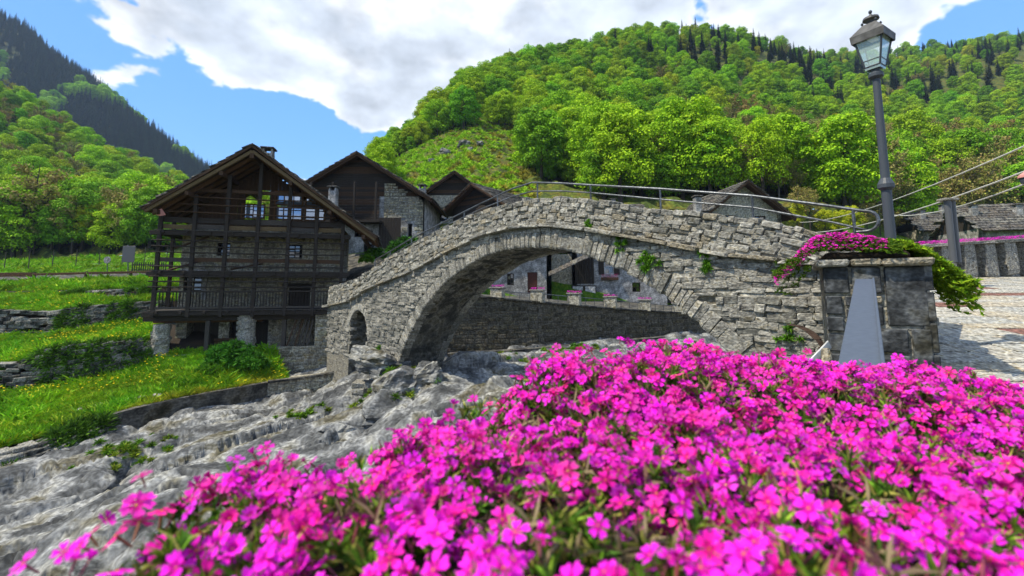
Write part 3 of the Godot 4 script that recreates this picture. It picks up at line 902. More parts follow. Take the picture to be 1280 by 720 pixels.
func make_bridge() -> void:
	var o := thing("stone_bridge", bp(ARCH_S, -3.2, BW * 0.5), "humpback grey stone arch bridge spanning the rocky stream", "bridge")
	var b := MB.new()
	var u := MB.new()
	var front := 0.03
	var ds := 0.1
	var k := 0
	while k < 208:
		var s0 := -0.5 + k * ds
		var s1 := s0 + ds
		var lo := []
		for s in [s0, s1]:
			lo.append(maxf(-5.0, maxf(intrados(s), small_arch(s))))
		var d0 := lut(led_top, s0) + 0.05
		var d1 := lut(led_top, s1) + 0.05
		var t0 := lut(par_top, s0) - 0.06
		var t1 := lut(par_top, s1) - 0.06
		for w in [front, BW - front]:
			var c := bp(s0, 0.0, BW * 0.5)
			b.oquad(bp(s0, lo[0], w), bp(s0, t0, w), bp(s1, t1, w), bp(s1, lo[1], w), c)
		for w in [[front, 0.36], [BW - 0.36, BW - front]]:
			b.oquad(bp(s0, t0, w[0]), bp(s1, t1, w[0]), bp(s1, t1, w[1]), bp(s0, t0, w[1]), bp(s0, -9.0, 0.9))
		for w in [0.36, BW - 0.36]:
			b.oquad(bp(s0, d0, w), bp(s1, d1, w), bp(s1, t1, w), bp(s0, t0, w), bp(s0, d0, -5.0 if w < 1.0 else 9.0))
		b.oquad(bp(s0, d0, 0.36), bp(s1, d1, 0.36), bp(s1, d1, BW - 0.36), bp(s0, d0, BW - 0.36), bp(s0, -9.0, 0.9))
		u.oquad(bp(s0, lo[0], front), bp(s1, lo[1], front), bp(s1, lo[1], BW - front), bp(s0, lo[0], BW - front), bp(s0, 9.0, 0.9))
		k += 1
	b.quad(bp(-0.5, -5, front), bp(-0.5, 0.6, front), bp(-0.5, 0.6, BW - front), bp(-0.5, -5, BW - front))
	part(o, "masonry_core", b.mesh(), M.mortar)
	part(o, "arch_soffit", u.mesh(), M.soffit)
	var greys := [M.bridge_grey, M.bridge_grey, M.bridge_grey, M.bridge_pale, M.bridge_dark]
	# voussoirs, slabs set on edge round both faces of the arch
	for side in 2:
		var a := -1.16
		while a < 1.16:
			var arc := rng.randf_range(0.10, 0.17) if side == 0 else 0.45
			var da := arc / 7.5
			var am := a + da * 0.5
			a += da
			var th := rng.randf_range(0.34, 0.43) if a < 0.2 else rng.randf_range(0.35, 0.39)
			var dir := BE * sin(am) + Vector3(0, cos(am), 0)
			var tan := BE * cos(am) - Vector3(0, sin(am), 0)
			var r := ARCH_R + th * 0.5 - 0.01
			var c := bp(ARCH_S, ARCH_Y) + dir * r
			if c.y < -3.2:
				continue
			var w := (0.15 + rng.randf_range(-0.015, 0.015)) if side == 0 else BW - 0.12
			stone(o, "voussoir", pick(greys), c + BN * w, stone_basis(tan, dir, BN, arc * 1.03, th, 0.34, 0.015))
	# parapet rubble on the near face, irregular courses between ledge and top
	var s := -0.5
	var tones := [M.bridge_grey, M.bridge_grey, M.bridge_pale, M.bridge_tan, M.bridge_dark, M.bridge_pale, M.bridge_grey, M.bridge_grey, M.bridge_pale, M.bridge_rust if rng.randf() < 0.5 else M.bridge_grey, M.bridge_pale, M.bridge_grey, M.bridge_dark, M.bridge_tan]
	var far := {}
	for row in 7:
		s = -0.5 - rng.randf() * 0.2
		while s < 20.3:
			var w := rng.randf_range(0.10, 0.34)
			var sm := s + w * 0.5
			var l := lut(led_top, sm) + 0.06
			var t := lut(par_top, sm)
			var h := (t - l) / 7.0
			var y := l + h * (row + 0.5) + rng.randf_range(-0.035, 0.035)
			var sl := atan2(lut(par_top, sm + 0.2) - lut(par_top, sm - 0.2), 0.4)
			var x := BE * cos(sl) + Vector3(0, sin(sl), 0)
			var up := -BE * sin(sl) + Vector3(0, cos(sl), 0)
			var deep := 0.30 if row < 6 else 0.42
			var sb := stone_basis(x, up, BN, w * 1.04, h * rng.randf_range(0.9, 1.4), deep, 0.07)
			var at := bp(sm, y, deep * 0.5 + rng.randf_range(-0.035, 0.008))
			var m: Material = pick(tones)
			if s < 8.2:
				stone(o, "parapet_stone", m, at, sb)
			else:
				if not far.has(m): far[m] = MB.new()
				far[m].chbox(Transform3D(sb, at), Vector3.ONE, Vector3(0.12, 0.2, 0.1), 0.15, rng)
			s += w
	for m in far:
		stuff_part(o, "far_parapet_stones", far[m].mesh(), m)
	# the thin ledge below the parapet
	s = -0.5
	while s < 20.2:
		var w := rng.randf_range(0.4, 0.85)
		var sm := s + w * 0.5
		var y := lut(led_top, sm)
		var sl := atan2(lut(led_top, sm + 0.3) - lut(led_top, sm - 0.3), 0.6)
		var x := BE * cos(sl) + Vector3(0, sin(sl), 0)
		var up := -BE * sin(sl) + Vector3(0, cos(sl), 0)
		stone(o, "ledge_slab", pick([M.bridge_grey, M.bridge_tan, M.bridge_pale]), bp(sm, y + 0.02, 0.05 + rng.randf_range(-0.03, 0.02)), stone_basis(x, up, BN, w * 0.99, rng.randf_range(0.06, 0.1), 0.38, 0.02))
		s += w
	# spandrel and abutment courses
	var far2 := {}
	var y := -3.3
	while y < 1.5:
		var h := rng.randf_range(0.06, 0.14)
		s = -0.5 - rng.randf() * 0.4
		while s < 20.2:
			var w := rng.randf_range(0.14, 0.5)
			var sm := s + w * 0.5
			s += w
			if y + h > lut(led_top, sm) + 0.02 or y + h * 0.5 < small_arch(sm) + 0.18:
				continue
			var d := Vector2(sm - ARCH_S, y + h * 0.5 - ARCH_Y).length()
			var de := Vector2(absf(sm - ARCH_S) - w * 0.35, y + h * 0.5 - ARCH_Y).length()
			if d < ARCH_R + 0.36 or de < ARCH_R + 0.3:
				continue
			var left := sm > 13.0
			if left and y < -2.9:
				continue
			var out := 0.0
			if sm > 16.0:
				out = 0.12
			var m: Material = pick([M.bridge_dark, M.bridge_grey, M.bridge_dark, M.bridge_grey] if left else [M.bridge_grey, M.bridge_pale, M.bridge_grey, M.bridge_dark, M.bridge_grey])
			var sb := stone_basis(BE, Vector3.UP, BN, w * 1.04, h * rng.randf_range(0.95, 1.3), 0.28, 0.03 if left else 0.06)
			var at := bp(sm, y + h * 0.5, 0.14 + out * 0.2 + rng.randf_range(-0.04, 0.01))
			if sm < 11.0 and y > -1.5:
				stone(o, "facing_stone", m, at, sb)
			else:
				if not far2.has(m): far2[m] = MB.new()
				far2[m].chbox(Transform3D(sb, at), Vector3.ONE, Vector3(0.12, 0.2, 0.1), 0.15, rng)
		y += h
	for m in far2:
		stuff_part(o, "far_facing_stones", far2[m].mesh(), m)
	# small arch slabs beside the house
	for i in 15:
		var am := -1.5 + 3.0 * i / 14.0
		var dir := BE * sin(am) + Vector3(0, cos(am), 0)
		var tan := BE * cos(am) - Vector3(0, sin(am), 0)
		stone(o, "small_voussoir", M.bridge_pale, bp(17.0, -1.75, 0.12) + dir * 1.03, stone_basis(tan, dir, BN, 0.225, 0.27, 0.26, 0.02))
	# railing
	var rl := thing("bridge_railing", bp(7, 2.3, 0.2), "thin galvanised steel railing along the crest of the stone bridge", "railing")
	var rt := [[0.0, 1.155], [0.36, 1.27], [1.5, 1.61], [3.23, 2.02], [4.98, 2.40], [5.92, 2.61], [6.9, 2.80], [7.69, 2.76], [9.11, 2.54], [10.79, 2.25], [13.07, 1.84], [15.23, 1.36], [16.0, 1.2]]
	var top := [bp(0.08, 0.845, 0.2)]
	for kk in 9:
		var q := PI * kk / 8.0
		top.append(bp(-0.04 - 0.15 * sin(q), 0.995 - 0.15 * cos(q), 0.2))
	var midr := [bp(-0.05, 0.86, 0.2)]
	for q in rt:
		top.append(bp(q[0], q[1], 0.2))
		if q[0] > 0.0:
			midr.append(bp(q[0], lerpf(lut(par_top, q[0]), q[1], 0.5), 0.2))
	bar(rl, "top_rail", top, 0.024, M.steel)
	bar(rl, "middle_rail", midr, 0.018, M.steel)
	for ps in [0.1, 1.5, 3.23, 4.98, 6.7, 8.3, 9.9, 11.5, 13.1, 14.7, 16.0]:
		bar(rl, "post", [bp(ps, lut(par_top, ps) - 0.12, 0.2), bp(ps, lut(rt, ps), 0.2)], 0.021, M.steel)


func make_pedestal() -> void:
	# end block of the bridge parapet with a planted trough on top
	var a := Vector3(3.80, 0, -5.62)
	var c := Vector3(4.66, 0, -5.10)
	var x := (c - a).normalized()
	var z := Vector3(x.z, 0, -x.x)   # back, away from the stream
	var d := 0.95
	var len := a.distance_to(c)
	var o := thing("stone_pedestal", (a + c) * 0.5 + Vector3(0, -1.1, 0) + z * 0.4, "grey stone block pillar with slab top at the bridge end below the lamp", "pillar")
	var b := MB.new()
	b.box(Transform3D(Basis(x, Vector3.UP, z), (a + c) * 0.5 + z * (d * 0.5 + 0.03) + Vector3(0, -1.0, 0)), Vector3(len * 0.5 - 0.03, 1.27, d * 0.5))
	part(o, "core", b.mesh(), M.mortar)
	# blocks of the front: from along, low, to along, high
	var bl := [[0.60, -0.42, 0.98, 0.27], [0.30, -0.05, 0.58, 0.27], [0.02, -0.05, 0.28, 0.27], [0.02, -0.30, 0.20, -0.07], [0.22, -0.20, 0.44, -0.07], [0.46, -0.16, 0.58, -0.07], [0.46, -0.42, 0.58, -0.18], [0.22, -0.42, 0.44, -0.22], [0.02, -0.50, 0.20, -0.32], [0.80, -0.95, 0.98, -0.44], [0.50, -0.72, 0.78, -0.44], [0.22, -0.66, 0.48, -0.44], [0.02, -0.74, 0.20, -0.52], [0.50, -0.95, 0.78, -0.74], [0.22, -0.95, 0.48, -0.68], [0.02, -0.98, 0.20, -0.76], [0.02, -1.5, 0.50, -1.0], [0.52, -1.5, 0.98, -0.97]]
	var i := 0
	for q in bl:
		var w: float = q[2] - q[0]
		var h: float = q[3] - q[1]
		var cb := MB.new()
		cb.chbox(Transform3D.IDENTITY, Vector3(w - 0.012, h - 0.012, 0.2) * 0.5, Vector3.ONE * 0.012, 0.025, rng)
		part(o, "block", cb.mesh(), M.bridge_tan if i == 5 else M.block_dark if i % 3 != 1 else M.block_grey, Transform3D(Basis(x, Vector3.UP, -z), a + x * ((q[0] + q[2]) * 0.5) + z * (0.1 + rng.randf_range(-0.012, 0.012)) + Vector3(0, (q[1] + q[3]) * 0.5, 0)))
		i += 1
	# side blocks towards the lane
	for k in 6:
		for row in 4:
			if k > 2: continue
			var cb := MB.new()
			cb.chbox(Transform3D.IDENTITY, Vector3(0.31, 0.33, 0.12) * 0.5, Vector3.ONE * 0.012, 0.03, rng)
			part(o, "block", cb.mesh(), pick([M.block_dark, M.block_grey]), Transform3D(Basis(z, Vector3.UP, x), c + z * (0.17 + 0.32 * k) - x * 0.03 + Vector3(0, -0.88 + 0.345 * row, 0)))
	var at := 0.0
	for w in [0.34, 0.30, 0.46]:
		var cb := MB.new()
		cb.chbox(Transform3D.IDENTITY, Vector3(w - 0.01, 0.085, 1.15) * 0.5, Vector3(0.02, 0.02, 0.02), 0.03, rng)
		part(o, "top_slab", cb.mesh(), pick([M.bridge_grey, M.bridge_tan]), Transform3D(Basis(x, Vector3.UP, -z), a + x * (at + w * 0.5 - 0.05) + z * 0.5 + Vector3(0, 0.315 + rng.randf_range(-0.01, 0.012), 0)))
		at += w
	# planted phlox and trailing green on top
	var p := thing("trailing_phlox", a + x * 0.5 + z * 0.4 + Vector3(0, 0.36, 0), "pink phlox cushion with trailing green foliage on the pillar top", "flower plant")
	var fl := []
	var fc := []
	var lf := []
	var lc := []
	for k in 5600:
		var s := rng.randf_range(-0.5, 0.78)
		var w := rng.randf_range(-0.12, 0.8)
		var hh := 0.19 + 0.13 * sin(clampf((s + 0.42) / 1.2, 0, 1) * PI) + 0.05 * n1.get_noise_2d(s * 30.0, w * 30.0)
		hh *= 1.0 - pow(clampf(-w / 0.15, 0, 1), 2.0) * 0.9
		if s < -0.05: hh -= (-0.05 - s) * 0.85
		var q := a + x * s + z * w + Vector3(0, 0.34 + hh * rng.randf_range(0.55, 1.0), 0)
		var ns := Vector3(rng.randf_range(-0.6, 0.5), 1.0, rng.randf_range(-0.3, 0.8)).normalized()
		var sc := rng.randf_range(0.8, 1.25)
		if rng.randf() < 0.7 and hh > -0.3 and s < 0.66:
			q.y = a.y + 0.34 + hh + rng.randf_range(-0.01, 0.02)
			fl.append(Transform3D(tilt(ns) * Basis.from_scale(Vector3.ONE * sc * 1.35), q))
			fc.append(Color(1, rng.randf_range(0.6, 1.2), rng.randf_range(0.75, 1.05)) * rng.randf_range(0.75, 1.0))
		else:
			lf.append(Transform3D(tilt(ns) * Basis.from_scale(Vector3.ONE * sc * 1.6), q))
			lc.append(Color(0.9, 1.0, 0.6) * rng.randf_range(0.6, 1.2))
	# trailing green, hanging over the lane side
	for k in 2600:
		var s := rng.randf_range(0.55, 1.42)
		var w := rng.randf_range(0.05, 1.35)
		var drop := pow(clampf((s - 0.85) / 0.55, 0, 1), 1.6) * 0.55
		var hh := 0.22 - drop - 0.1 * absf(w - 0.6) + 0.08 * n1.get_noise_2d(s * 25.0, w * 25.0 + 9.0)
		if drop > 0.1 and rng.randf() < 0.5:
			hh -= rng.randf() * 0.28
		lf.append(Transform3D(tilt(Vector3(rng.randf_range(-0.2, 0.9), 0.7, rng.randf_range(-0.3, 0.7)).normalized()) * Basis.from_scale(Vector3.ONE * rng.randf_range(1.4, 2.6)), a + x * s + z * w + Vector3(0, 0.34 + hh * rng.randf_range(0.7, 1.05), 0)))
		lc.append(Color(1.9, 1.9, 0.6) * rng.randf_range(0.5, 1.1))
	for k in 70:
		var s := rng.randf_range(-0.5, -0.1)
		lf.append(Transform3D(tilt(Vector3(-0.6, 0.5, 0.6).normalized()) * Basis.from_scale(Vector3.ONE * rng.randf_range(1.2, 2.0)), a + x * s + z * rng.randf_range(-0.14, 0.2) + Vector3(0, 0.36 - rng.randf() * 0.42 * clampf(-s * 3.0, 0, 1), 0)))
		lc.append(Color(0.95, 1.0, 0.5) * rng.randf_range(0.5, 1.1))
	scatter("blossoms", SH.flower_small, M.petal, fl, fc, p)
	scatter("foliage", SH.tuft_small, M.leaf, lf, lc, p)
	var sb := MB.new()
	sb.chbox(Transform3D(Basis(x, Vector3.UP, -z), a + x * 0.45 + z * 0.45 + Vector3(0, 0.40, 0)), Vector3(0.42, 0.05, 0.42), Vector3.ONE * 0.04)
	part(p, "soil", sb.mesh(), M.soil)


func tilt(up: Vector3) -> Basis:
	var x := up.cross(Vector3(sin(rng.randf() * TAU), 0.01, cos(rng.randf() * TAU))).normalized()
	return Basis(x, up, x.cross(up))


func lathe(prof: Array, sides := 16) -> ArrayMesh:
	# prof: [radius, height] from the bottom up
	var b := MB.new()
	var pts := []
	var rad := []
	for q in prof:
		pts.append(Vector3(0, q[1], 0))
		rad.append(q[0])
	for i in prof.size() - 1:
		for k in sides:
			var a0 := TAU * k / sides
			var a1 := TAU * (k + 1) / sides
			var q := []
			for w in [[i, a0], [i + 1, a0], [i + 1, a1], [i, a1]]:
				q.append(Vector3(cos(w[1]) * rad[w[0]], pts[w[0]].y, sin(w[1]) * rad[w[0]]))
			b.oquad(q[0], q[1], q[2], q[3], Vector3(0, (pts[i].y + pts[i + 1].y) * 0.5, 0))
	return b.mesh()


func make_lamp() -> void:
	var o := thing("street_lamp", Vector3(4.93, 0.30, -5.9), "dark iron street lamp with four sided glass lantern above the pink planter", "street lamp", "", 0.55)
	var g := o.global_transform
	part(o, "post", lathe([[0.06, 0], [0.058, 0.35], [0.056, 1.02], [0.05, 1.25], [0.043, 2.55], [0.042, 2.6]]), M.lamp_iron, g)
	part(o, "collar", lathe([[0.06, 1.0], [0.092, 1.03], [0.092, 1.08], [0.07, 1.13], [0.055, 1.16]]), M.lamp_iron, g)
	part(o, "neck", lathe([[0.05, 2.53], [0.085, 2.56], [0.085, 2.60], [0.05, 2.64], [0.05, 2.67], [0.085, 2.70]]), M.lamp_iron, g)
	# lantern: four glass sides that widen upwards, in a frame, under a hipped hood
	var y0 := 2.70
	var y1 := 3.08
	var r0 := 0.085
	var r1 := 0.155
	var cn := []
	for k in 4:
		var a := PI * 0.25 + PI * 0.5 * k
		cn.append([Vector3(cos(a) * r0 * 1.414, y0, sin(a) * r0 * 1.414), Vector3(cos(a) * r1 * 1.414, y1, sin(a) * r1 * 1.414)])
	for k in 4:
		var p: Array = cn[k]
		var q: Array = cn[(k + 1) % 4]
		bar(o, "frame_bar", [g * p[0], g * p[1]], 0.013, M.lamp_iron, 6)
		bar(o, "frame_bar", [g * p[0], g * q[0]], 0.012, M.lamp_iron, 6)
		bar(o, "frame_bar", [g * p[0].lerp(p[1], 0.22), g * q[0].lerp(q[1], 0.22)], 0.008, M.lamp_iron, 6)
		var b := MB.new()
		b.prism([p[0] * 0.985, p[1] * Vector3(0.985, 1, 0.985), q[1] * Vector3(0.985, 1, 0.985), q[0] * 0.985], (Vector3(p[0].x + q[0].x, 0, p[0].z + q[0].z)).normalized() * -0.004)
		part(o, "glass_pane", b.mesh(), M.lantern_glass, g)
	var hood := MB.new()
	var lip := []
	var up := []
	var low := []
	for k in 4:
		var a := PI * 0.25 + PI * 0.5 * k
		lip.append(Vector3(cos(a) * 0.275, y1 + 0.07, sin(a) * 0.275))
		low.append(Vector3(cos(a) * 0.262, y1 - 0.03, sin(a) * 0.262))
		up.append(Vector3(cos(a) * 0.11, y1 + 0.23, sin(a) * 0.11))
	for k in 4:
		var l := (k + 1) % 4
		hood.oquad(lip[k], up[k], up[l], lip[l], Vector3(0, y1, 0))
		hood.oquad(lip[k], low[k], low[l], lip[l], Vector3(0, y1, 0))
		hood.oquad(low[k] * Vector3(0.96, 1, 0.96), lip[k] * Vector3(0.96, 1, 0.96), lip[l] * Vector3(0.96, 1, 0.96), low[l] * Vector3(0.96, 1, 0.96), Vector3(0, y1, 5))
	hood.quad(up[3], up[2], up[1], up[0])
	hood.quad(lip[0] * Vector3(0.96, 0.997, 0.96), lip[1] * Vector3(0.96, 0.997, 0.96), lip[2] * Vector3(0.96, 0.997, 0.96), lip[3] * Vector3(0.96, 0.997, 0.96))
	part(o, "hood", hood.mesh(), M.lamp_roof, g)
	part(o, "hood_cap", lathe([[0.05, y1 + 0.22], [0.05, y1 + 0.28], [0.095, y1 + 0.30], [0.09, y1 + 0.33], [0.03, y1 + 0.36], [0.015, y1 + 0.38]]), M.lamp_roof, g)
	part(o, "finial", lathe([[0.012, y1 + 0.37], [0.012, y1 + 0.39], [0.022, y1 + 0.41], [0.02, y1 + 0.43], [0.004, y1 + 0.445]]), M.lamp_iron, g)
	for k in 4:
		part(o, "hood_knob", lathe([[0.008, 0], [0.018, 0.02], [0.004, 0.04]], 8), M.lamp_iron, g * Transform3D(Basis.IDENTITY, up[k]))
	var lm := MB.new()
	lm.chbox(Transform3D(Basis.IDENTITY, Vector3(0, y1 + 0.03, 0)), Vector3(0.09, 0.02, 0.05), Vector3.ONE * 0.01)
	part(o, "lamp_unit", lm.mesh(), M.lamp_diffuser, g)


func make_handrail() -> void:
	# sloping steel rail from beside the flower bed to the pillar, on uprights
	var o := thing("steel_handrail", Vector3(2.2, -1.2, -3.2), "broad blue grey painted steel handrail running up to the stone pillar", "handrail")
	var a := Vector3(0.63, -0.483, -0.90)
	var c := Vector3(3.80, 0.115, -4.93)
	var x := (c - a).normalized()
	var side := x.cross(Vector3.UP).normalized()
	var up := side.cross(x)
	var b := MB.new()
	b.chbox(Transform3D(Basis(x, up, side), (a + c) * 0.5 - up * 0.006), Vector3(a.distance_to(c) * 0.5, 0.006, 0.081), Vector3.ONE * 0.004)
	part(o, "top_plate", b.mesh(), M.painted_steel)
	for k in [-1, 1]:
		var e := MB.new()
		e.chbox(Transform3D(Basis(x, up, side), (a + c) * 0.5 - up * 0.045 + side * 0.077 * k), Vector3(a.distance_to(c) * 0.5, 0.032, 0.004), Vector3.ONE * 0.002)
		part(o, "edge_plate", e.mesh(), M.painted_steel)
	var lip := MB.new()
	lip.chbox(Transform3D(Basis(x, up, side), (a + c) * 0.5 + up * 0.006 + side * 0.074), Vector3(a.distance_to(c) * 0.5, 0.007, 0.008), Vector3.ONE * 0.003)
	part(o, "lip", lip.mesh(), M.painted_steel)
	for t in [0.1, 0.36, 0.62, 0.88]:
		var p := a.lerp(c, t)
		bar(o, "upright", [Vector3(p.x, -1.5, p.z), p - up * 0.015], 0.022, M.painted_steel)
	var w := thing("stream_wall", Vector3(2.2, -4.0, -3.2), "rough grey stone wall above the stream beneath the steel handrail", "wall")
	var wb := MB.new()
	var l := Vector3(a.x - 0.6, 0, a.z + 0.6)
	var r := Vector3(c.x + 0.25, 0, c.z - 0.3)
	wb.box(along(l + Vector3(0, -2.85, 0), r + Vector3(0, -2.85, 0)), Vector3(l.distance_to(r) * 0.5, 1.6, 0.2))
	part(w, "wall_core", wb.mesh(), M.mortar)
	var nx := (r - l).normalized()
	stuff_part(w, "facing_stones", facing(l + nx.cross(Vector3.UP) * -0.205 + Vector3(0, -4.4, 0), nx, Vector3.UP, l.distance_to(r), 3.1, 0.16, 0.4, [], [Color(1, 1, 1), Color(0.8, 0.8, 0.8), Color(1.1, 1.05, 0.9)]), M.bridge_grey)
	# bent strap and pale plate at the foot of the bridge face
	var s := thing("bent_metal_bracket", Vector3(3.59, -0.73, -5.50), "rusty bent strap with pale plate against the bridge foot", "bracket")
	var pts := [Vector3(3.52, -0.44, -5.90), Vector3(3.61, -0.46, -5.80), Vector3(3.66, -0.51, -5.70), Vector3(3.69, -0.59, -5.60), Vector3(3.72, -0.68, -5.55), Vector3(3.71, -0.77, -5.50)]
	for i in pts.size() - 1:
		beam(s, "strap", pts[i], pts[i + 1] + (pts[i + 1] - pts[i]) * 0.1, 0.12, 0.012, M.rusty_iron)
	beam(s, "plate", Vector3(3.76, -0.64, -5.50), Vector3(3.26, -0.97, -5.30), 0.02, 0.10, M.white_paint)
	bar(s, "pipe", [Vector3(3.66, -0.70, -5.45), Vector3(3.65, -0.79, -5.40), Vector3(3.51, -1.02, -5.30)], 0.055, M.bridge_tan, 10)


func make_stream_walls() -> void:
	# retaining wall of the lane across the stream, with pillars, rails and flowers
	var top := [Vector3(-3.46, -0.30, -24.80), Vector3(-1.32, -0.44, -25.20), Vector3(1.44, -0.71, -25.80), Vector3(3.51, -0.92, -26.60), Vector3(5.89, -1.14, -27.60), Vector3(8.44, -1.33, -28.60), Vector3(11.37, -1.54, -29.80), Vector3(16.43, -1.85, -31.60)]
	var o := thing("lane_wall", Vector3(3, -3.3, -27), "dark coursed stone retaining wall below the village lane", "wall")
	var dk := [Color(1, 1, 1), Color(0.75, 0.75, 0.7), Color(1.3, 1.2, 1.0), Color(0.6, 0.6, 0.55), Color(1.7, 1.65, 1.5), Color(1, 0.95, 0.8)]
	var ft := MB.new()
	for i in top.size() - 1:
		var a: Vector3 = top[i]
		var c: Vector3 = top[i + 1]
		var x := Vector3(c.x - a.x, 0, c.z - a.z)
		var w := x.length()
		x = x.normalized()
		var lo := -4.2
		var z := x.cross(Vector3.UP)
		var b := MB.new()
		b.prism([Vector3(a.x, lo, a.z), a, c, Vector3(c.x, lo, c.z)], z * -0.6)
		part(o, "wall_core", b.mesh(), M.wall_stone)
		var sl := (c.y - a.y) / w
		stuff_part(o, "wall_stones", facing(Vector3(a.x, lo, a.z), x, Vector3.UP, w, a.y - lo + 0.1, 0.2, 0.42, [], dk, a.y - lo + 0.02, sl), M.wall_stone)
		beam(o, "coping", a - z * 0.2 + Vector3(0, 0.03, 0), c - z * 0.2 + Vector3(0, 0.03, 0), 0.7, 0.09, M.concrete)
	var led := [Vector3(-3.33, -3.27, -24.20), Vector3(0.00, -3.15, -24.60), Vector3(3.55, -3.00, -25.80), Vector3(7.50, -2.84, -27.20), Vector3(11.03, -2.77, -28.80)]
	for i in led.size() - 1:
		beam(o, "footing", led[i] + Vector3(0, -0.25, 0), led[i + 1] + Vector3(0, -0.25, 0), 0.5, 0.5, M.concrete)
	var px := [Vector3(-0.80, -0.04, -25.60), Vector3(1.45, -0.18, -26.00), Vector3(3.64, -0.37, -26.80), Vector3(5.95, -0.58, -27.80), Vector3(8.28, -0.79, -28.70), Vector3(10.73, -1.03, -29.70)]
	var names := ["stone pillar with pink flowers nearest the arch shadow", "stone pillar with pink flowers before the brown door", "stone pillar with pink flowers before the white notice boards", "stone pillar with pink flowers below the flowered window", "stone pillar with pink flowers between lane rails, by the dark doorway", "last stone pillar on the lane wall beside the arch foot"]
	for i in px.size():
		var p: Vector3 = px[i] + Vector3(0, -0.55, 0)
		var q := thing("lane_pillar", p, names[i], "pillar", "pillars on the lane wall", -0.35)
		box_part(q, "shaft", Vector3(-0.36, 0, -0.25), Vector3(0.36, 0.66, 0.25), M.house_stone, 0.03)
		box_part(q, "cap", Vector3(-0.42, 0.66, -0.3), Vector3(0.42, 0.73, 0.3), M.bridge_grey, 0.02)
		var fl := []
		var fc := []
		for k in 90:
			fl.append(Transform3D(tilt(Vector3(rng.randf_range(-0.5, 0.5), 1, rng.randf_range(-0.3, 0.8)).normalized()) * Basis.from_scale(Vector3.ONE * 2.0), p + Vector3(rng.randf_range(-0.4, 0.4), 0.76 + rng.randf() * 0.10, rng.randf_range(-0.28, 0.3))))
			fc.append(Color(1, 1, 1) * rng.randf_range(0.6, 1.0))
		scatter("blossoms", SH.flower_small, M.petal, fl, fc, q)
	for i in px.size() - 1:
		var a: Vector3 = px[i]
		var c: Vector3 = px[i + 1]
		var r := thing("lane_rail", (a + c) * 0.5 + Vector3(0, -0.6, 0), "thin metal rail between two flowered pillars on the lane wall", "railing", "rails between the lane pillars")
		var x := (c - a).normalized()
		for k in [-0.05, -0.5]:
			bar(r, "rail_bar", [a + x * 0.42 + Vector3(0, k, 0), c - x * 0.42 + Vector3(0, k, 0)], 0.022, M.steel, 6)
		for t in [0.3, 0.55, 0.8]:
			bar(r, "rail_post", [a.lerp(c, t) + Vector3(0, -0.58, 0), a.lerp(c, t) + Vector3(0, -0.05, 0)], 0.018, M.steel, 6)



# ---------- houses ----------

func gable_roof(o: Node3D, apex: Vector3, lx: float, ly: float, rx: float, ry: float, depth: float, thick := 0.22, slabs := 0.0, m: Material = null) -> Node3D:
	# roof of stone slabs over rafters, in the house's own axes: apex and eaves in front, ridge running back
	var r: MeshInstance3D = null
	for side in 2:
		var e := Vector3(lx, ly, apex.z) if side == 0 else Vector3(rx, ry, apex.z)
		var dn := (e - apex).normalized()
		var nm := Vector3(-dn.y, dn.x, 0) if side == 1 else Vector3(dn.y, -dn.x, 0)
		var b := MB.new()
		b.prism([apex, e, e - nm * thick * 0.5, apex - nm * thick * 0.5], Vector3(0, 0, -depth))
		var q := part(o, "roof", b.mesh(), M.wood_brown, o.global_transform)
		if r == null: r = q
		var l := apex.distance_to(e)
		var rows := int(l / 0.42)
		var joined := MB.new()
		for k in rows:
			var zz := 0.0
			while zz < depth:
				var w := rng.randf_range(0.45, 0.8)
				var c := apex + dn * (l * (k + 0.5) / rows) + nm * (0.03 + rng.randf() * 0.03) + Vector3(0, 0, -zz - w * 0.5 + rng.randf_range(0.0, 0.08))
				var y := (nm + dn * -0.12).normalized()
				var x := Vector3(0, 0, -1)
				var t := Transform3D(Basis(x, y, x.cross(y)) * Basis.from_euler(Vector3(rng.randf_range(-0.03, 0.03), 0, rng.randf_range(-0.03, 0.03))), c)
				var h := Vector3(w * 0.49, rng.randf_range(0.025, 0.05), l / rows * 0.62)
				if slabs > 0.0:
					var sb := SH.stones[rng.randi() % 10] as ArrayMesh
					part(q, "roof_slab", sb, pick([M.slate, M.slate, M.slate_warm, M.slate_pale]), o.global_transform * Transform3D(t.basis * Basis.from_scale(h), c))
				elif zz < 0.1:
					part(q, "verge_slab", SH.stones[rng.randi() % 10], pick([M.slate_warm, M.slate, M.slate_warm]), o.global_transform * Transform3D(t.basis * Basis.from_scale(h), c))
				else:
					joined.col = Color(1, 1, 1) * rng.randf_range(0.7, 1.2)
					joined.box(t, h)
				zz += w
		if joined.v.size():
			stuff_part(q, "roof_slabs", joined.mesh(), M.slate, o.global_transform)
	return r


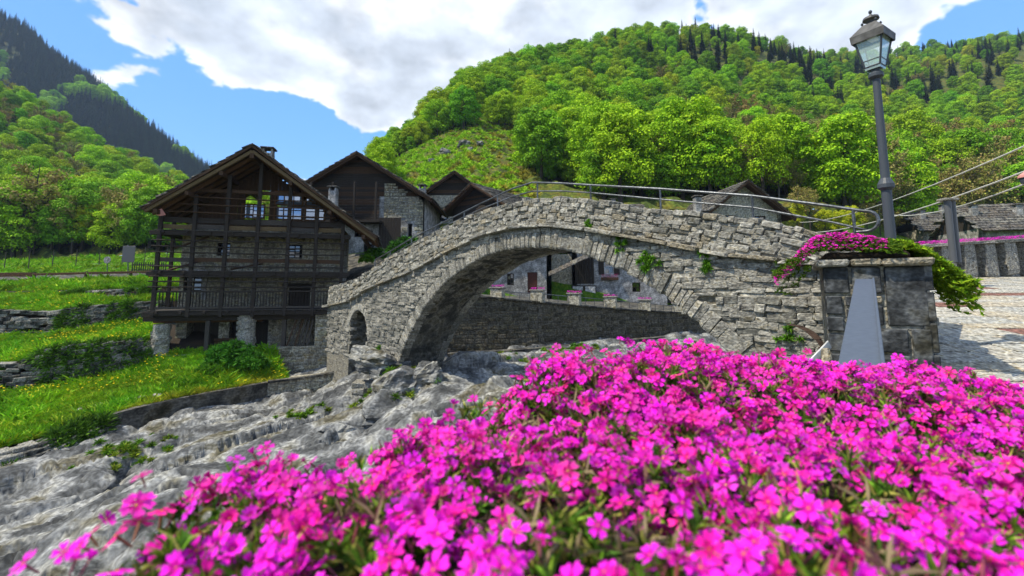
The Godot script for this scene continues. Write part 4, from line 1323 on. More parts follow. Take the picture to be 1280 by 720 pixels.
func window(o: Node3D, lo: Vector3, w: float, h: float, frame: Material, nx := 2, ny := 2, glass: Material = null) -> void:
	# a framed window in the face z = lo.z, in the house's own axes
	var g := o.global_transform
	var f := MB.new()
	var t := 0.07
	for q in [[Vector3(w * 0.5, t * 0.5, 0), Vector3(w * 0.5, t * 0.5, 0.05)], [Vector3(w * 0.5, h - t * 0.5, 0), Vector3(w * 0.5, t * 0.5, 0.05)], [Vector3(t * 0.5, h * 0.5, 0), Vector3(t * 0.5, h * 0.5 - t, 0.05)], [Vector3(w - t * 0.5, h * 0.5, 0), Vector3(t * 0.5, h * 0.5 - t, 0.05)]]:
		f.box(Transform3D(Basis.IDENTITY, lo + q[0]), q[1])
	for i in range(1, nx):
		f.box(Transform3D(Basis.IDENTITY, lo + Vector3(w * i / nx, h * 0.5, -0.005)), Vector3(0.022, h * 0.5 - t, 0.03))
	for j in range(1, ny):
		f.box(Transform3D(Basis.IDENTITY, lo + Vector3(w * 0.5, h * j / ny, -0.008)), Vector3(w * 0.5 - t, 0.022, 0.03))
	var r := part(o, "window", f.mesh(), frame, g)
	for i in nx:
		for j in ny:
			var p := MB.new()
			p.box(Transform3D(Basis.from_euler(Vector3(rng.randf_range(-0.02, 0.02), rng.randf_range(-0.03, 0.03), 0)), Vector3.ZERO), Vector3(w / nx * 0.5 - 0.02, h / ny * 0.5 - 0.02, 0.004))
			part(r, "pane", p.mesh(), glass if glass else M.window_glass, g * Transform3D(Basis.IDENTITY, lo + Vector3(w * (i + 0.5) / nx, h * (j + 0.5) / ny, -0.02)))


func chimney(o: Node3D, p: Vector3, w: float, h: float, m: Material) -> void:
	var c := box_part(o, "chimney", p + Vector3(-w, -0.8, -w), p + Vector3(w, h, w), m, 0.02)
	for sx in [-1, 1]:
		var b := MB.new()
		b.box(Transform3D.IDENTITY, Vector3(0.05, 0.12, w * 0.9))
		part(c, "cap_foot", b.mesh(), m, o.global_transform * Transform3D(Basis.IDENTITY, p + Vector3(sx * (w - 0.06), h + 0.12, 0)))
	var s := MB.new()
	s.chbox(Transform3D.IDENTITY, Vector3(w * 1.35, 0.045, w * 1.35), Vector3.ONE * 0.02, 0.05, rng)
	part(c, "cap_slab", s.mesh(), M.slate, o.global_transform * Transform3D(Basis.IDENTITY, p + Vector3(0, h + 0.28, 0)))


func make_timber_house() -> void:
	var o := thing("timber_house", Vector3(-12.8, -4.3, -22.0), "big dark timber house with open lattice galleries and stone core", "house")
	var first := o.get_index()
	var D := Vector3(12.8, 4.3, 22.0)   # world to own axes
	var g := o.global_transform
	var wz := -23.6
	var tone := [Color(1, 1, 1), Color(0.8, 0.8, 0.78), Color(1.25, 1.2, 1.1), Color(0.65, 0.64, 0.6), Color(1.1, 1.0, 0.8)]
	# stone core: front wall with openings, sides, back
	var w0 := Vector3(-16.7, -4.4, wz)
	var holes := [[1.64, 6.13, 2.3, 6.8], [5.09, 6.05, 5.92, 6.8], [5.3, 3.4, 6.45, 4.55], [0.2, 4.32, 1.06, 5.18], [0.5, 0.9, 2.0, 2.9], [2.5, 0.9, 4.4, 2.9]]
	part(o, "front_wall", wall_mesh(w0, Vector3.RIGHT, Vector3.UP, 8.0, 7.6, 0.5, holes), M.house_stone)
	stuff_part(o, "front_stones", facing(w0, Vector3.RIGHT, Vector3.UP, 8.0, 7.6, 0.15, 0.42, holes, tone), M.house_stone)
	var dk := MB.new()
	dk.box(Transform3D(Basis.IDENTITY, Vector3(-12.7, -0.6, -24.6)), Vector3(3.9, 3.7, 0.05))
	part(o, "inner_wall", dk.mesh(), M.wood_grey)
	var s0 := Vector3(-8.7, -4.4, wz)
	var sh := [[0.35, 5.6, 0.75, 6.9], [1.0, 5.3, 1.45, 6.9], [1.75, 5.3, 2.15, 6.9], [0.5, 3.9, 1.2, 4.6], [1.6, 3.2, 2.0, 4.7], [2.3, 3.2, 2.7, 4.7]]
	part(o, "side_wall", wall_mesh(s0, Vector3(0, 0, -1), Vector3.UP, 3.9, 7.8, 0.5, sh), M.plaster)
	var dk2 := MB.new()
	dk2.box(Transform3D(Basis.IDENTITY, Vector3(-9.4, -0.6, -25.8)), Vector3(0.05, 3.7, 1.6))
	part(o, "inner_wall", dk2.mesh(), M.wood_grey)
	stuff_part(o, "side_stones", facing(s0, Vector3(0, 0, -1), Vector3.UP, 3.9, 7.8, 0.15, 0.4, sh + [[0.15, 4.2, 3.4, 5.2], [0.2, 5.2, 3.2, 7.1]], tone), M.house_stone)
	part(o, "left_wall", wall_mesh(Vector3(-16.7, -4.4, -27.4), Vector3(0, 0, 1), Vector3.UP, 3.3, 7.8, 0.5, []), M.house_stone)
	part(o, "back_wall", wall_mesh(Vector3(-8.7, -4.4, -27.4), Vector3(-1, 0, 0), Vector3.UP, 8.0, 7.8, 0.4, []), M.house_stone)
	for q in [[-15.06, 1.73, 0.66, 0.67], [-11.61, 1.65, 0.83, 0.75]]:
		window(o, Vector3(q[0], q[1], wz - 0.2) + D, q[2], q[3], M.wood_dark)
	window(o, Vector3(-16.5, -0.08, wz - 0.15) + D, 0.86, 0.86, M.wood_grey)
	box_part(o, "plaster_surround", Vector3(-16.75, 0.8, wz - 0.02) + D, Vector3(-15.4, 1.0, wz + 0.07) + D, M.plaster_white)
	box_part(o, "plaster_surround", Vector3(-15.62, -0.5, wz - 0.02) + D, Vector3(-15.4, 0.8, wz + 0.07) + D, M.plaster_white)
	box_part(o, "door_leaf", Vector3(-11.4, -1.0, wz - 0.3) + D, Vector3(-10.25, 0.15, wz - 0.22) + D, M.wood_dark)
	box_part(o, "lintel", Vector3(-11.7, 0.16, wz - 0.1) + D, Vector3(-10.0, 0.33, wz + 0.08) + D, M.wood_dark)
	# gable: boards and big window lights under the roof
	var gb := MB.new()
	var xx := -16.2
	while xx < -9.0:
		var top := minf(7.0 + (xx + 12.97) * 0.726, 7.0 - (xx + 12.97) * 0.692) - 0.5
		var lo := 3.2
		var glass := (xx > -14.0 and xx < -12.75) or (xx > -12.4 and xx < -9.6)
		if top > lo + 0.1:
			var ranges := [[lo, top]]
			if glass:
				ranges = [[lo, 3.68], [minf(5.25, top - 0.1), top]]
			for q in ranges:
				if q[1] - q[0] > 0.05:
					gb.col = Color(1, 1, 1) * rng.randf_range(0.7, 1.3)
					gb.box(Transform3D(Basis.IDENTITY, Vector3(xx + 0.1, (q[0] + q[1]) * 0.5, wz - 0.05 + rng.randf_range(-0.01, 0.01))), Vector3(0.095, (q[1] - q[0]) * 0.5, 0.02))
		xx += 0.2
	stuff_part(o, "gable_boards", gb.mesh(), M.wood_brown)
	window(o, Vector3(-12.36, 4.48, wz - 0.02) + D, 1.5, 0.8, M.wood_warm, 3, 1, M.sky_glass)
	window(o, Vector3(-12.36, 3.7, wz - 0.02) + D, 1.5, 0.72, M.wood_warm, 3, 1, M.sky_glass)
	window(o, Vector3(-10.75, 3.7, wz - 0.02) + D, 1.1, 0.72, M.wood_warm, 2, 1, M.sky_glass)
	window(o, Vector3(-10.75, 4.48, wz - 0.02) + D, 0.62, 0.5, M.wood_warm, 1, 1, M.sky_glass)
	window(o, Vector3(-14.0, 3.7, wz - 0.02) + D, 1.2, 0.8, M.wood_warm, 2, 1, M.sky_glass)
	# roof
	gable_roof(o, Vector3(-12.97, 7.04, -21.2) + D, -17.6 + D.x, 3.70 + D.y, -6.65 + D.x, 2.67 + D.y, 6.4, 0.2)
	for side in 2:
		var e := Vector3(-17.5, 3.6, 0) if side == 0 else Vector3(-6.75, 2.55, 0)
		var ap := Vector3(-12.97, 6.86, 0)
		for k in 6:
			var z := -21.35 - 0.75 * k
			beam(o, "rafter", ap + Vector3(0, -0.12, z), e + Vector3(0, -0.02, z), 0.14, 0.16, M.wood_tan if k == 0 else M.wood_warm)
		for t in [0.3, 0.62, 0.9]:
			var p := ap.lerp(e, t) + Vector3(0, -0.32, 0)
			beam(o, "purlin", p + Vector3(0, 0, -21.3), p + Vector3(0, 0, -27.8), 0.18, 0.2, M.wood_brown)
	beam(o, "ridge_beam", Vector3(-12.97, 6.5, -21.25), Vector3(-12.97, 6.5, -27.9), 0.2, 0.24, M.wood_brown)
	beam(o, "tie_beam", Vector3(-15.9, 4.86, -22.3), Vector3(-9.8, 4.86, -22.3), 0.16, 0.18, M.wood_brown)
	chimney(o, Vector3(-13.05, 6.9, -24.6) + D, 0.28, 0.62, M.plaster)
	for q in [[-11.9, 6.32], [-11.45, 6.02]]:
		var v := thing("roof_vent", Vector3(q[0], q[1] - 0.4, -24.0), "small metal vent pipe on the timber house roof, " + ("nearer the chimney" if q[0] < -11.6 else "lower of two"), "vent pipe", "vent pipes on the timber house")
		part(v, "pipe", lathe([[0.07, 0], [0.07, 0.55]], 10), M.steel, v.global_transform)
		part(v, "cowl", lathe([[0.10, 0.5], [0.13, 0.58], [0.13, 0.66], [0.03, 0.74]], 10), M.lamp_roof, v.global_transform)
	# galleries
	var px := [-17.1, -15.6, -14.15, -12.7, -11.2, -9.85, -8.5]
	for x in px:
		var top := minf(6.9 + (x + 12.97) * 0.726, 6.9 - (x + 12.97) * 0.692) - 0.42
		beam(o, "post", Vector3(x, -1.3, -22.0), Vector3(x + rng.randf_range(-0.04, 0.04), top, -22.0), 0.17, 0.17, M.wood_dark)
	for z in [-23.5, -25.2, -26.9]:
		beam(o, "post", Vector3(-17.1, -1.3, z), Vector3(-17.1, 3.45, z), 0.15, 0.15, M.wood_dark)
	for y in [-1.12, 0.75, 2.68]:
		beam(o, "gallery_beam", Vector3(-17.5, y, -22.05), Vector3(-8.1, y + rng.randf_range(-0.03, 0.05), -22.05), 0.2, 0.2, M.wood_dark)
		beam(o, "gallery_beam", Vector3(-17.1, y, -21.9), Vector3(-17.1, y, -27.2), 0.2, 0.18, M.wood_dark)
		for k in 9:
			beam(o, "joist", Vector3(-16.9 + k * 1.03, y + 0.04, -21.85), Vector3(-16.9 + k * 1.03, y + 0.04, -23.65), 0.12, 0.13, M.wood_dark)
		for k in 7:
			beam(o, "deck_board", Vector3(-17.3, y + 0.135, -22.02 - 0.23 * k), Vector3(-8.4, y + 0.135, -22.02 - 0.23 * k), 0.215, 0.04, M.wood_grey)
	# lower balustrade
	beam(o, "handrail", Vector3(-17.2, -0.1, -21.98), Vector3(-8.35, -0.08, -21.98), 0.12, 0.08, M.wood_dark)
	beam(o, "bottom_rail", Vector3(-17.2, -0.86, -21.98), Vector3(-8.35, -0.86, -21.98), 0.08, 0.1, M.wood_grey)
	var bx := -17.0
	while bx < -8.5:
		beam(o, "baluster", Vector3(bx, -0.85, -21.98), Vector3(bx, -0.12, -21.98), 0.03, 0.075, M.wood_dark)
		bx += 0.145
	# parapet boards of the upper galleries
	for q in [[1.42, 0.2, M.wood_brown], [3.32, 0.26, M.wood_dark], [3.02, 0.22, M.wood_tan]]:
		for i in 6:
			var jj := rng.randf_range(-0.02, 0.02)
			beam(o, "parapet_board", Vector3(px[i] + 0.05, q[0] + jj, -22.12), Vector3(px[i + 1] - 0.05, q[0] + jj + rng.randf_range(-0.02, 0.02), -22.12), 0.03, q[1], M.wood_grey if rng.randf() < 0.25 else q[2])
	for y in [0.12, 0.4, 0.62, 1.12, 1.75, 2.05, 2.35, 3.7, 4.1, 4.45]:
		var x0 := maxf(-17.35, -12.97 - (6.55 - y) / 0.726) if y > 3.5 else -17.35
		var x1 := minf(-8.2, -12.97 + (6.55 - y) / 0.692) if y > 3.5 else -8.2
		bar(o, "drying_pole", [Vector3(x0, y + rng.randf_range(-0.04, 0.04), -21.9), Vector3((x0 + x1) * 0.5, y - 0.02, -21.9), Vector3(x1, y + rng.randf_range(-0.04, 0.04), -21.9)], 0.032, M.wood_dark if y < 3.5 else M.wood_brown, 6)
	for q in [[-16.9, 0.9, 1.4], [-14.0, 1.0, 1.3], [-16.6, 2.0, 2.6]]:
		bar(o, "brace", [Vector3(q[0], q[1], -22.6), Vector3(q[0] + 1.5, q[2], -22.6)], 0.05, M.wood_brown, 6)
	# undercroft: round stone columns, props, plinth and dark back
	for q in [[-16.86, 0.37, -3.2, -1.62], [-13.05, 0.42, -3.2, -1.25]]:
		var cb := part(o, "stone_column", lathe([[q[1] * 1.05, 0], [q[1], 0.5], [q[1] * 0.96, q[3] - q[2]]], 14), M.bridge_pale, Transform3D(Basis.IDENTITY, Vector3(q[0], q[2], -22.5)))
		for k in 26:
			var a := rng.randf() * TAU
			var yy: float = rng.randf_range(0.05, q[3] - q[2] - 0.1)
			part(cb, "column_stone", SH.stones[rng.randi() % 10], pick([M.bridge_pale, M.bridge_grey]), Transform3D(stone_basis(Vector3(-sin(a), 0, cos(a)), Vector3.UP, Vector3(-cos(a), 0, -sin(a)), 0.3, 0.14, 0.12), Vector3(q[0] + cos(a) * (q[1] - 0.02), q[2] + yy, -22.5 + sin(a) * (q[1] - 0.02))))
	for x in [-14.8, -11.25]:
		beam(o, "prop", Vector3(x, -3.0, -22.4), Vector3(x, -1.2, -22.4), 0.2, 0.2, M.wood_grey)
	beam(o, "bearer", Vector3(-17.6, -1.36, -22.4), Vector3(-8.1, -1.34, -22.4), 0.3, 0.26, M.wood_dark)
	beam(o, "bearer", Vector3(-17.4, -1.5, -22.9), Vector3(-12.4, -1.5, -22.9), 0.2, 0.2, M.wood_warm)
	part(o, "plinth", wall_mesh(Vector3(-12.1, -4.9, -22.1), Vector3.RIGHT, Vector3.UP, 4.0, 2.1, 1.4, []), M.house_stone)
	stuff_part(o, "plinth_stones", facing(Vector3(-12.1, -4.9, -22.1), Vector3.RIGHT, Vector3.UP, 4.0, 2.1, 0.16, 0.45, [], tone), M.house_stone)
	part(o, "corner_pier", wall_mesh(Vector3(-9.7, -2.8, -22.15), Vector3.RIGHT, Vector3.UP, 1.5, 1.55, 1.4, []), M.house_stone)
	stuff_part(o, "pier_stones", facing(Vector3(-9.7, -2.8, -22.15), Vector3.RIGHT, Vector3.UP, 1.5, 1.55, 0.17, 0.4, [], tone), M.house_stone)
	stuff_part(o, "pier_stones", facing(Vector3(-8.2, -4.9, -22.15), Vector3(0, 0, -1), Vector3.UP, 1.3, 3.6, 0.17, 0.4, [], tone), M.house_stone)
	for k in 6:
		var x := -10.75 + k * 0.16
		single("leaning_plank", beam_mesh(1.45, 0.14, 0.03), pick([M.wood_grey, M.wood_brown]), along(Vector3(x - 0.3 + k * 0.04, -2.78, -22.15), Vector3(x + 0.1, -1.42, -22.42)), "old board leaning in the open ground floor beside the pier", "board", "boards leaning under the timber house")
	for k in 5:
		single("stored_timber", beam_mesh(1.9, 0.12, 0.12), pick([M.wood_warm, M.wood_brown]), along(Vector3(-14.7, -2.75 + 0.14 * (k % 3), -23.1 - 0.15 * (k / 3)), Vector3(-12.8, -2.7 + 0.14 * (k % 3), -23.1 - 0.15 * (k / 3))), "rough timber stored behind the stone columns", "timber", "timber stored under the timber house")
	box_part(o, "undercroft_floor", Vector3(-17.3, -3.3, -24.6) + D, Vector3(-12.1, -3.05, -22.2) + D, M.house_stone, 0.02)
	# flags on the corner of the gallery
	var fl := thing("small_flag", Vector3(-17.2, 3.3, -21.8), "small faded flag on a stick at the gallery corner under the eaves", "flag")
	bar(fl, "stick", [Vector3(-17.15, 3.5, -21.9), Vector3(-17.55, 4.15, -21.5)], 0.015, M.wood_tan, 5)
	var fm := MB.new()
	var fp := loft([[Vector3(-17.3, 3.75, -21.75), Vector3(-17.1, 3.7, -21.6), Vector3(-16.9, 3.78, -21.6)], [Vector3(-17.2, 3.5, -21.8), Vector3(-17.0, 3.42, -21.65), Vector3(-16.75, 3.5, -21.7)]], 4, 8)
	part(fl, "cloth", grid_mesh(fp), M.red_shade)
	# the house stands a little turned from the lane
	var r := Transform3D(Basis(Vector3.UP, 0.25) * Basis.from_scale(Vector3(0.95, 1, 0.95)), Vector3(-12.72, -4.3, -22.4)) * Transform3D(Basis.IDENTITY, Vector3(12.8, 4.3, 22.0))
	var apart: Array = get_children().slice(first)
	for q in apart:
		if q != o:
			q.transform = r * q.transform
	o.transform = r * o.transform


func village_house(at: Vector3, turn: float, w: float, h: float, depth: float, rise: float, label: String, wall: Material, gable: Material, opts := {}) -> Node3D:
	# gable front in the plane z = 0 of its own axes, base at y = 0
	var o := thing("village_house", at, label, "house", "village houses", turn)
	var g := o.global_transform
	var holes: Array = opts.get("holes", [])
	var tone := [Color(1, 1, 1), Color(0.8, 0.8, 0.78), Color(1.2, 1.15, 1.05), Color(0.7, 0.68, 0.64)]
	part(o, "front_wall", wall_mesh(Vector3(-w * 0.5, 0, 0), Vector3.RIGHT, Vector3.UP, w, h, 0.4, holes), wall, g)
	var sd := wall_mesh(Vector3(w * 0.5, 0, 0), Vector3(0, 0, -1), Vector3.UP, depth, h, 0.4, opts.get("side_holes", []))
	part(o, "side_wall", sd, opts.get("side", wall), g)
	part(o, "side_wall", wall_mesh(Vector3(-w * 0.5, 0, -depth), Vector3(0, 0, 1), Vector3.UP, depth, h, 0.4, []), wall, g)
	part(o, "back_wall", wall_mesh(Vector3(w * 0.5, 0, -depth), Vector3(-1, 0, 0), Vector3.UP, w, h, 0.4, []), wall, g)
	if opts.get("stones", false):
		stuff_part(o, "wall_stones", facing(Vector3(-w * 0.5, 0, 0), Vector3.RIGHT, Vector3.UP, w, h, 0.18, 0.45, holes, tone), opts.get("side", wall), g)
		stuff_part(o, "wall_stones", facing(Vector3(w * 0.5, 0, 0), Vector3(0, 0, -1), Vector3.UP, depth, h, 0.18, 0.45, opts.get("side_holes", []), tone), opts.get("side", wall), g)
	var b := MB.new()
	b.prism([Vector3(-w * 0.5, h, -0.1), Vector3(0, h + rise, -0.1), Vector3(w * 0.5, h, -0.1)], Vector3(0, 0, -0.2))
	part(o, "gable_wall", b.mesh(), gable, g)
	b = MB.new()
	b.prism([Vector3(-w * 0.5, h, -depth + 0.2), Vector3(0, h + rise, -depth + 0.2), Vector3(w * 0.5, h, -depth + 0.2)], Vector3(0, 0, -0.2))
	part(o, "back_gable", b.mesh(), gable, g)
	# gable boards
	if opts.get("boards", true):
		var y := h + 0.05
		while y < h + rise - 0.4:
			var half := w * 0.5 * (1.0 - (y - h) / rise) - 0.05
			if half > 0.15:
				var bm := beam_mesh(snappedf(half * 2.0, 0.01), 0.04, 0.15)
				part(o, "gable_board", bm, pick([M.wood_dark, M.wood_dark, M.wood_brown]), g * Transform3D(Basis.IDENTITY, Vector3(0, y + 0.08, -0.06)))
			y += 0.17
	var ov: float = opts.get("over", 0.7)
	var k := (w * 0.5 + ov) / (w * 0.5)
	gable_roof(o, Vector3(0, h + rise + 0.15, 0.8), -w * 0.5 * k, h + rise + 0.15 - rise * k, w * 0.5 * k, h + rise + 0.15 - rise * k, depth + 0.95, 0.2, opts.get("slabs", 0.0))
	for sx in [-1, 1]:
		var e := Vector3(sx * w * 0.5 * k, h + rise - rise * k - 0.02, 0.65)
		var bm := beam_mesh(snappedf(e.distance_to(Vector3(0, h + rise, 0.65)), 0.01), 0.12, 0.18)
		part(o, "verge_rafter", bm, M.wood_brown, g * along(Vector3(0, h + rise - 0.02, 0.65), e))
	for q in opts.get("windows", []):
		window(o, Vector3(q[0] - w * 0.5, q[1], -0.12), q[2], q[3], q[4] if q.size() > 4 else M.wood_dark)
	for q in opts.get("chimneys", []):
		chimney(o, q, 0.26, 0.75, M.plaster_white)
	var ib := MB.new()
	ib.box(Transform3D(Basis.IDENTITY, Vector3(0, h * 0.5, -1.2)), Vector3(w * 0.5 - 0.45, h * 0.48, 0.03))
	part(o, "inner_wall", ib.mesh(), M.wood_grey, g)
	return o


func make_village() -> void:
	# the tall house behind the timber house
	var h2 := village_house(Vector3(-11.3, 2.2, -33.0), 0.0, 9.6, 4.6, 8.0, 3.0, "tall house with dark boarded gable and white lower wall behind the timber house", M.plaster_white, M.wood_dark, {"holes": [[4.6, 1.6, 5.4, 2.6], [2.9, 1.6, 3.7, 2.6], [5.3, 0.2, 6.1, 1.1], [7.5, 1.6, 7.9, 3.0], [8.5, 1.0, 8.8, 2.6]], "windows": [[4.6, 1.6, 0.8, 1.0], [2.9, 1.6, 0.8, 1.0], [5.3, 0.2, 0.8, 0.9]], "chimneys": [Vector3(4.1, 5.1, -3.0), Vector3(-1.2, 3.9, 1.6)]})
	var g := h2.global_transform
	for k in 9:
		part(h2, "balcony_board", beam_mesh(6.4, 0.03, 0.2), pick([M.wood_dark, M.wood_dark, M.wood_brown]), g * Transform3D(Basis.IDENTITY, Vector3(-1.6, 2.75 + 0.22 * k, 0.12)))
	part(h2, "balcony_deck", beam_mesh(6.9, 1.0, 0.16), M.wood_dark, g * Transform3D(Basis.IDENTITY, Vector3(-1.5, 2.62, 0.6)))
	for k in 5:
		part(h2, "balcony_post", beam_mesh(2.9, 0.14, 0.14), M.wood_dark, g * Transform3D(Basis(Vector3.UP, Vector3.LEFT, Vector3(0, 0, 1)), Vector3(-4.6 + 1.55 * k, 4.0, 1.0)))
	for k in 8:
		part(h2, "screen_board", beam_mesh(2.2, 0.03, 0.19), M.wood_dark, g * Transform3D(Basis(Vector3.UP, Vector3.LEFT, Vector3(0, 0, 1)), Vector3(1.75 + 0.2 * k, 1.9, 0.25)))
	stuff_part(h2, "wall_stones", facing(Vector3(1.9, 0, 0.01), Vector3.RIGHT, Vector3.UP, 2.9, 5.6, 0.2, 0.45, [[0.8, 1.6, 1.2, 3.0], [1.8, 1.0, 2.1, 2.6]], [Color(1, 1, 1), Color(0.8, 0.8, 0.75), Color(1.15, 1.05, 0.9)], 5.9, -0.55), M.house_stone, g)
	village_house(Vector3(-5.6, 4.6, -44.0), 0.0, 5.8, 4.6, 7.0, 2.1, "dark timber gabled house up the slope between two others", M.house_stone, M.wood_dark, {"holes": [[1.0, 2.0, 2.2, 3.4], [3.4, 2.2, 4.4, 3.2]], "windows": [[1.0, 2.0, 1.2, 1.4], [3.4, 2.2, 1.0, 1.0]], "chimneys": [Vector3(-2.2, 5.5, -3.0)]})
	village_house(Vector3(-3.0, 3.8, -38.4), -0.64, 5.6, 3.3, 8.5, 1.7, "low stone and timber house with jutting roof beside the bridge railing", M.wood_dark, M.wood_dark, {"side": M.house_stone, "stones": false, "over": 0.9})
	# houses of the lane, seen under the arch
	var la := village_house(Vector3(-0.2, -0.9, -37.0), 0.0, 6.8, 5.2, 6.0, 1.6, "pale rendered house with a brown door seen beneath the arch", M.plaster, M.plaster, {"boards": false, "holes": [[3.2, 1.25, 3.75, 2.2], [4.85, 0.6, 5.65, 2.3]], "windows": [[3.2, 1.25, 0.55, 0.95]]})
	box_part(la, "door", Vector3(4.85 - 3.4, 0.6, -0.15), Vector3(5.65 - 3.4, 2.3, -0.08), M.door_red)
	var lb := village_house(Vector3(10.6, -1.6, -38.5), 0.0, 11.0, 5.6, 6.0, 2.2, "white lane house with shuttered window and dark timber panel beneath the arch", M.plaster_white, M.plaster_white, {"boards": false, "holes": [[2.7, 2.9, 3.5, 4.2], [7.9, 0.2, 9.0, 2.4], [5.0, 1.4, 5.7, 2.2]], "windows": [[2.7, 2.9, 0.8, 1.3, M.white_paint], [5.0, 1.4, 0.7, 0.8]]})
	for sx in [2.2, 3.5]:
		box_part(lb, "shutter", Vector3(sx - 5.5, 2.85, 0.02), Vector3(sx - 5.05, 4.25, 0.07), M.wood_dark)
	var fb := []
	var fc := []
	for k in 120:
		fb.append(Transform3D(tilt(Vector3(rng.randf_range(-0.5, 0.5), 1, 0.5).normalized()) * Basis.from_scale(Vector3.ONE * 2.2), lb.global_transform * Vector3(-2.4 + rng.randf_range(-0.7, 0.7), 2.75 + rng.randf_range(-0.25, 0.15), rng.randf_range(0.05, 0.3))))
		fc.append(Color(0.9, 0.8, 0.5) * rng.randf_range(0.4, 0.9))
	scatter("window_flowers", SH.flower_small, M.petal, fb, fc, lb)
	box_part(lb, "flower_trough", Vector3(-3.1, 2.4, 0.03), Vector3(-1.7, 2.62, 0.3), M.wood_brown)
	for k in 6:
		box_part(lb, "panel_board", Vector3(-5.3 + k * 0.27, 2.1, 0.02), Vector3(-5.05 + k * 0.27, 4.3, 0.08), M.wood_dark)
	for k in 2:
		var n := thing("notice_board", lb.position + Vector3(-5.1 + k * 1.05, 0.8, 0.15), "white notice sheet in a dark frame under the timber panel, " + ("nearer the alley" if k == 0 else "next to the shuttered window"), "notice board", "notice boards on the lane house")
		box_part(n, "frame", Vector3(-0.5, 0, -0.06), Vector3(0.5, 1.15, 0.0), M.wood_dark)
		box_part(n, "sheet", Vector3(-0.42, 0.08, 0.003), Vector3(0.42, 1.07, 0.012), M.white_paint)
	single("alley_wall", wall_mesh(Vector3(3.21, -1.6, -38.7), Vector3.RIGHT, Vector3.UP, 1.88, 4.6, 0.3, []), M.house_stone, Transform3D.IDENTITY, "shaded stone wall closing the alley between the lane houses", "wall")
	var lean := thing("lean_to_roof", Vector3(4.6, 2.2, -36.6), "small slate lean-to roof over the alley beneath the arch", "roof")
	for k in 9:
		for j in 4:
			part(lean, "roof_slab", SH.stones[rng.randi() % 10], pick([M.slate_pale, M.slate_warm, M.slate]), Transform3D(Basis.from_euler(Vector3(0.55, 0, 0.42)) * Basis.from_scale(Vector3(0.3, 0.035, 0.3)), Vector3(3.2 + k * 0.42, 1.35 + k * 0.2, -36.2 - j * 0.45)))
	beam(lean, "rafter", Vector3(3.0, 1.2, -36.2), Vector3(6.8, 3.0, -36.2), 0.12, 0.14, M.wood_brown)
	beam(lean, "rafter", Vector3(3.0, 1.2, -37.6), Vector3(6.8, 3.0, -37.6), 0.12, 0.14, M.wood_brown)
	# roofs behind the right half of the bridge
	var rb := village_house(Vector3(19.6, 2.0, -38.0), 0.1, 6.6, 4.4, 7.0, 2.5, "stone gabled house with slate roof behind the bridge railing", M.house_stone, M.house_stone, {"boards": false, "slabs": 1.0, "holes": [[1.6, 3.0, 2.6, 4.2], [4.2, 3.0, 5.2, 4.2]], "windows": [[1.6, 3.0, 1.0, 1.2], [4.2, 3.0, 1.0, 1.2]], "over": 0.8})
	village_house(Vector3(24.5, 3.6, -46.0), 1.35, 6.0, 2.8, 9.0, 2.0, "grey slate roofed shed behind the stone gabled house", M.house_stone, M.wood_dark, {"slabs": 1.0})
	village_house(Vector3(12.0, 3.0, -44.0), 1.4, 6.0, 3.4, 10.0, 1.7, "low slate roof showing above the crown of the bridge", M.house_stone, M.wood_dark, {"slabs": 1.0, "chimneys": [Vector3(0.8, 5.0, -2.0)]})
	var cp := [Vector3(14.02, 6.01, -34.00), Vector3(14.49, 5.76, -34.00)]
	for k in 2:
		var c := thing("chimney_stack", cp[k] + Vector3(0, -2.0, 0), "slim pale chimney stack behind the bridge parapet, " + ("taller of the pair" if k == 0 else "shorter of the pair"), "chimney", "chimney stacks behind the parapet")
		box_part(c, "shaft", Vector3(-0.24, 0, -0.24), Vector3(0.24, 2.9 - k * 0.9, 0.24), M.plaster, 0.02)
		box_part(c, "cap", Vector3(-0.32, 2.96 - k * 0.9, -0.32), Vector3(0.32, 3.05 - k * 0.9, 0.32), M.slate, 0.02)
	# slate roofs beyond the square
	var ra := village_house(Vector3(53.5, 3.6, -53.0), 1.35, 5.6, 3.3, 6.2, 2.1, "low house under a brown slate roof with two white chimneys beyond the planter", M.house_stone, M.wood_dark, {"slabs": 1.0, "over": 0.6, "chimneys": [Vector3(-1.2, 4.6, -5.2), Vector3(-0.4, 5.3, -2.6)]})
	var rc := village_house(Vector3(49.6, 2.4, -44.0), 1.32, 6.4, 3.3, 5.2, 2.5, "house under a broad grey slate roof at the edge of the square", M.plaster, M.wood_dark, {"slabs": 1.0, "over": 0.6, "chimneys": [Vector3(-1.5, 4.7, -4.6), Vector3(-1.6, 4.6, -1.2)]})



# ---------- plants ----------

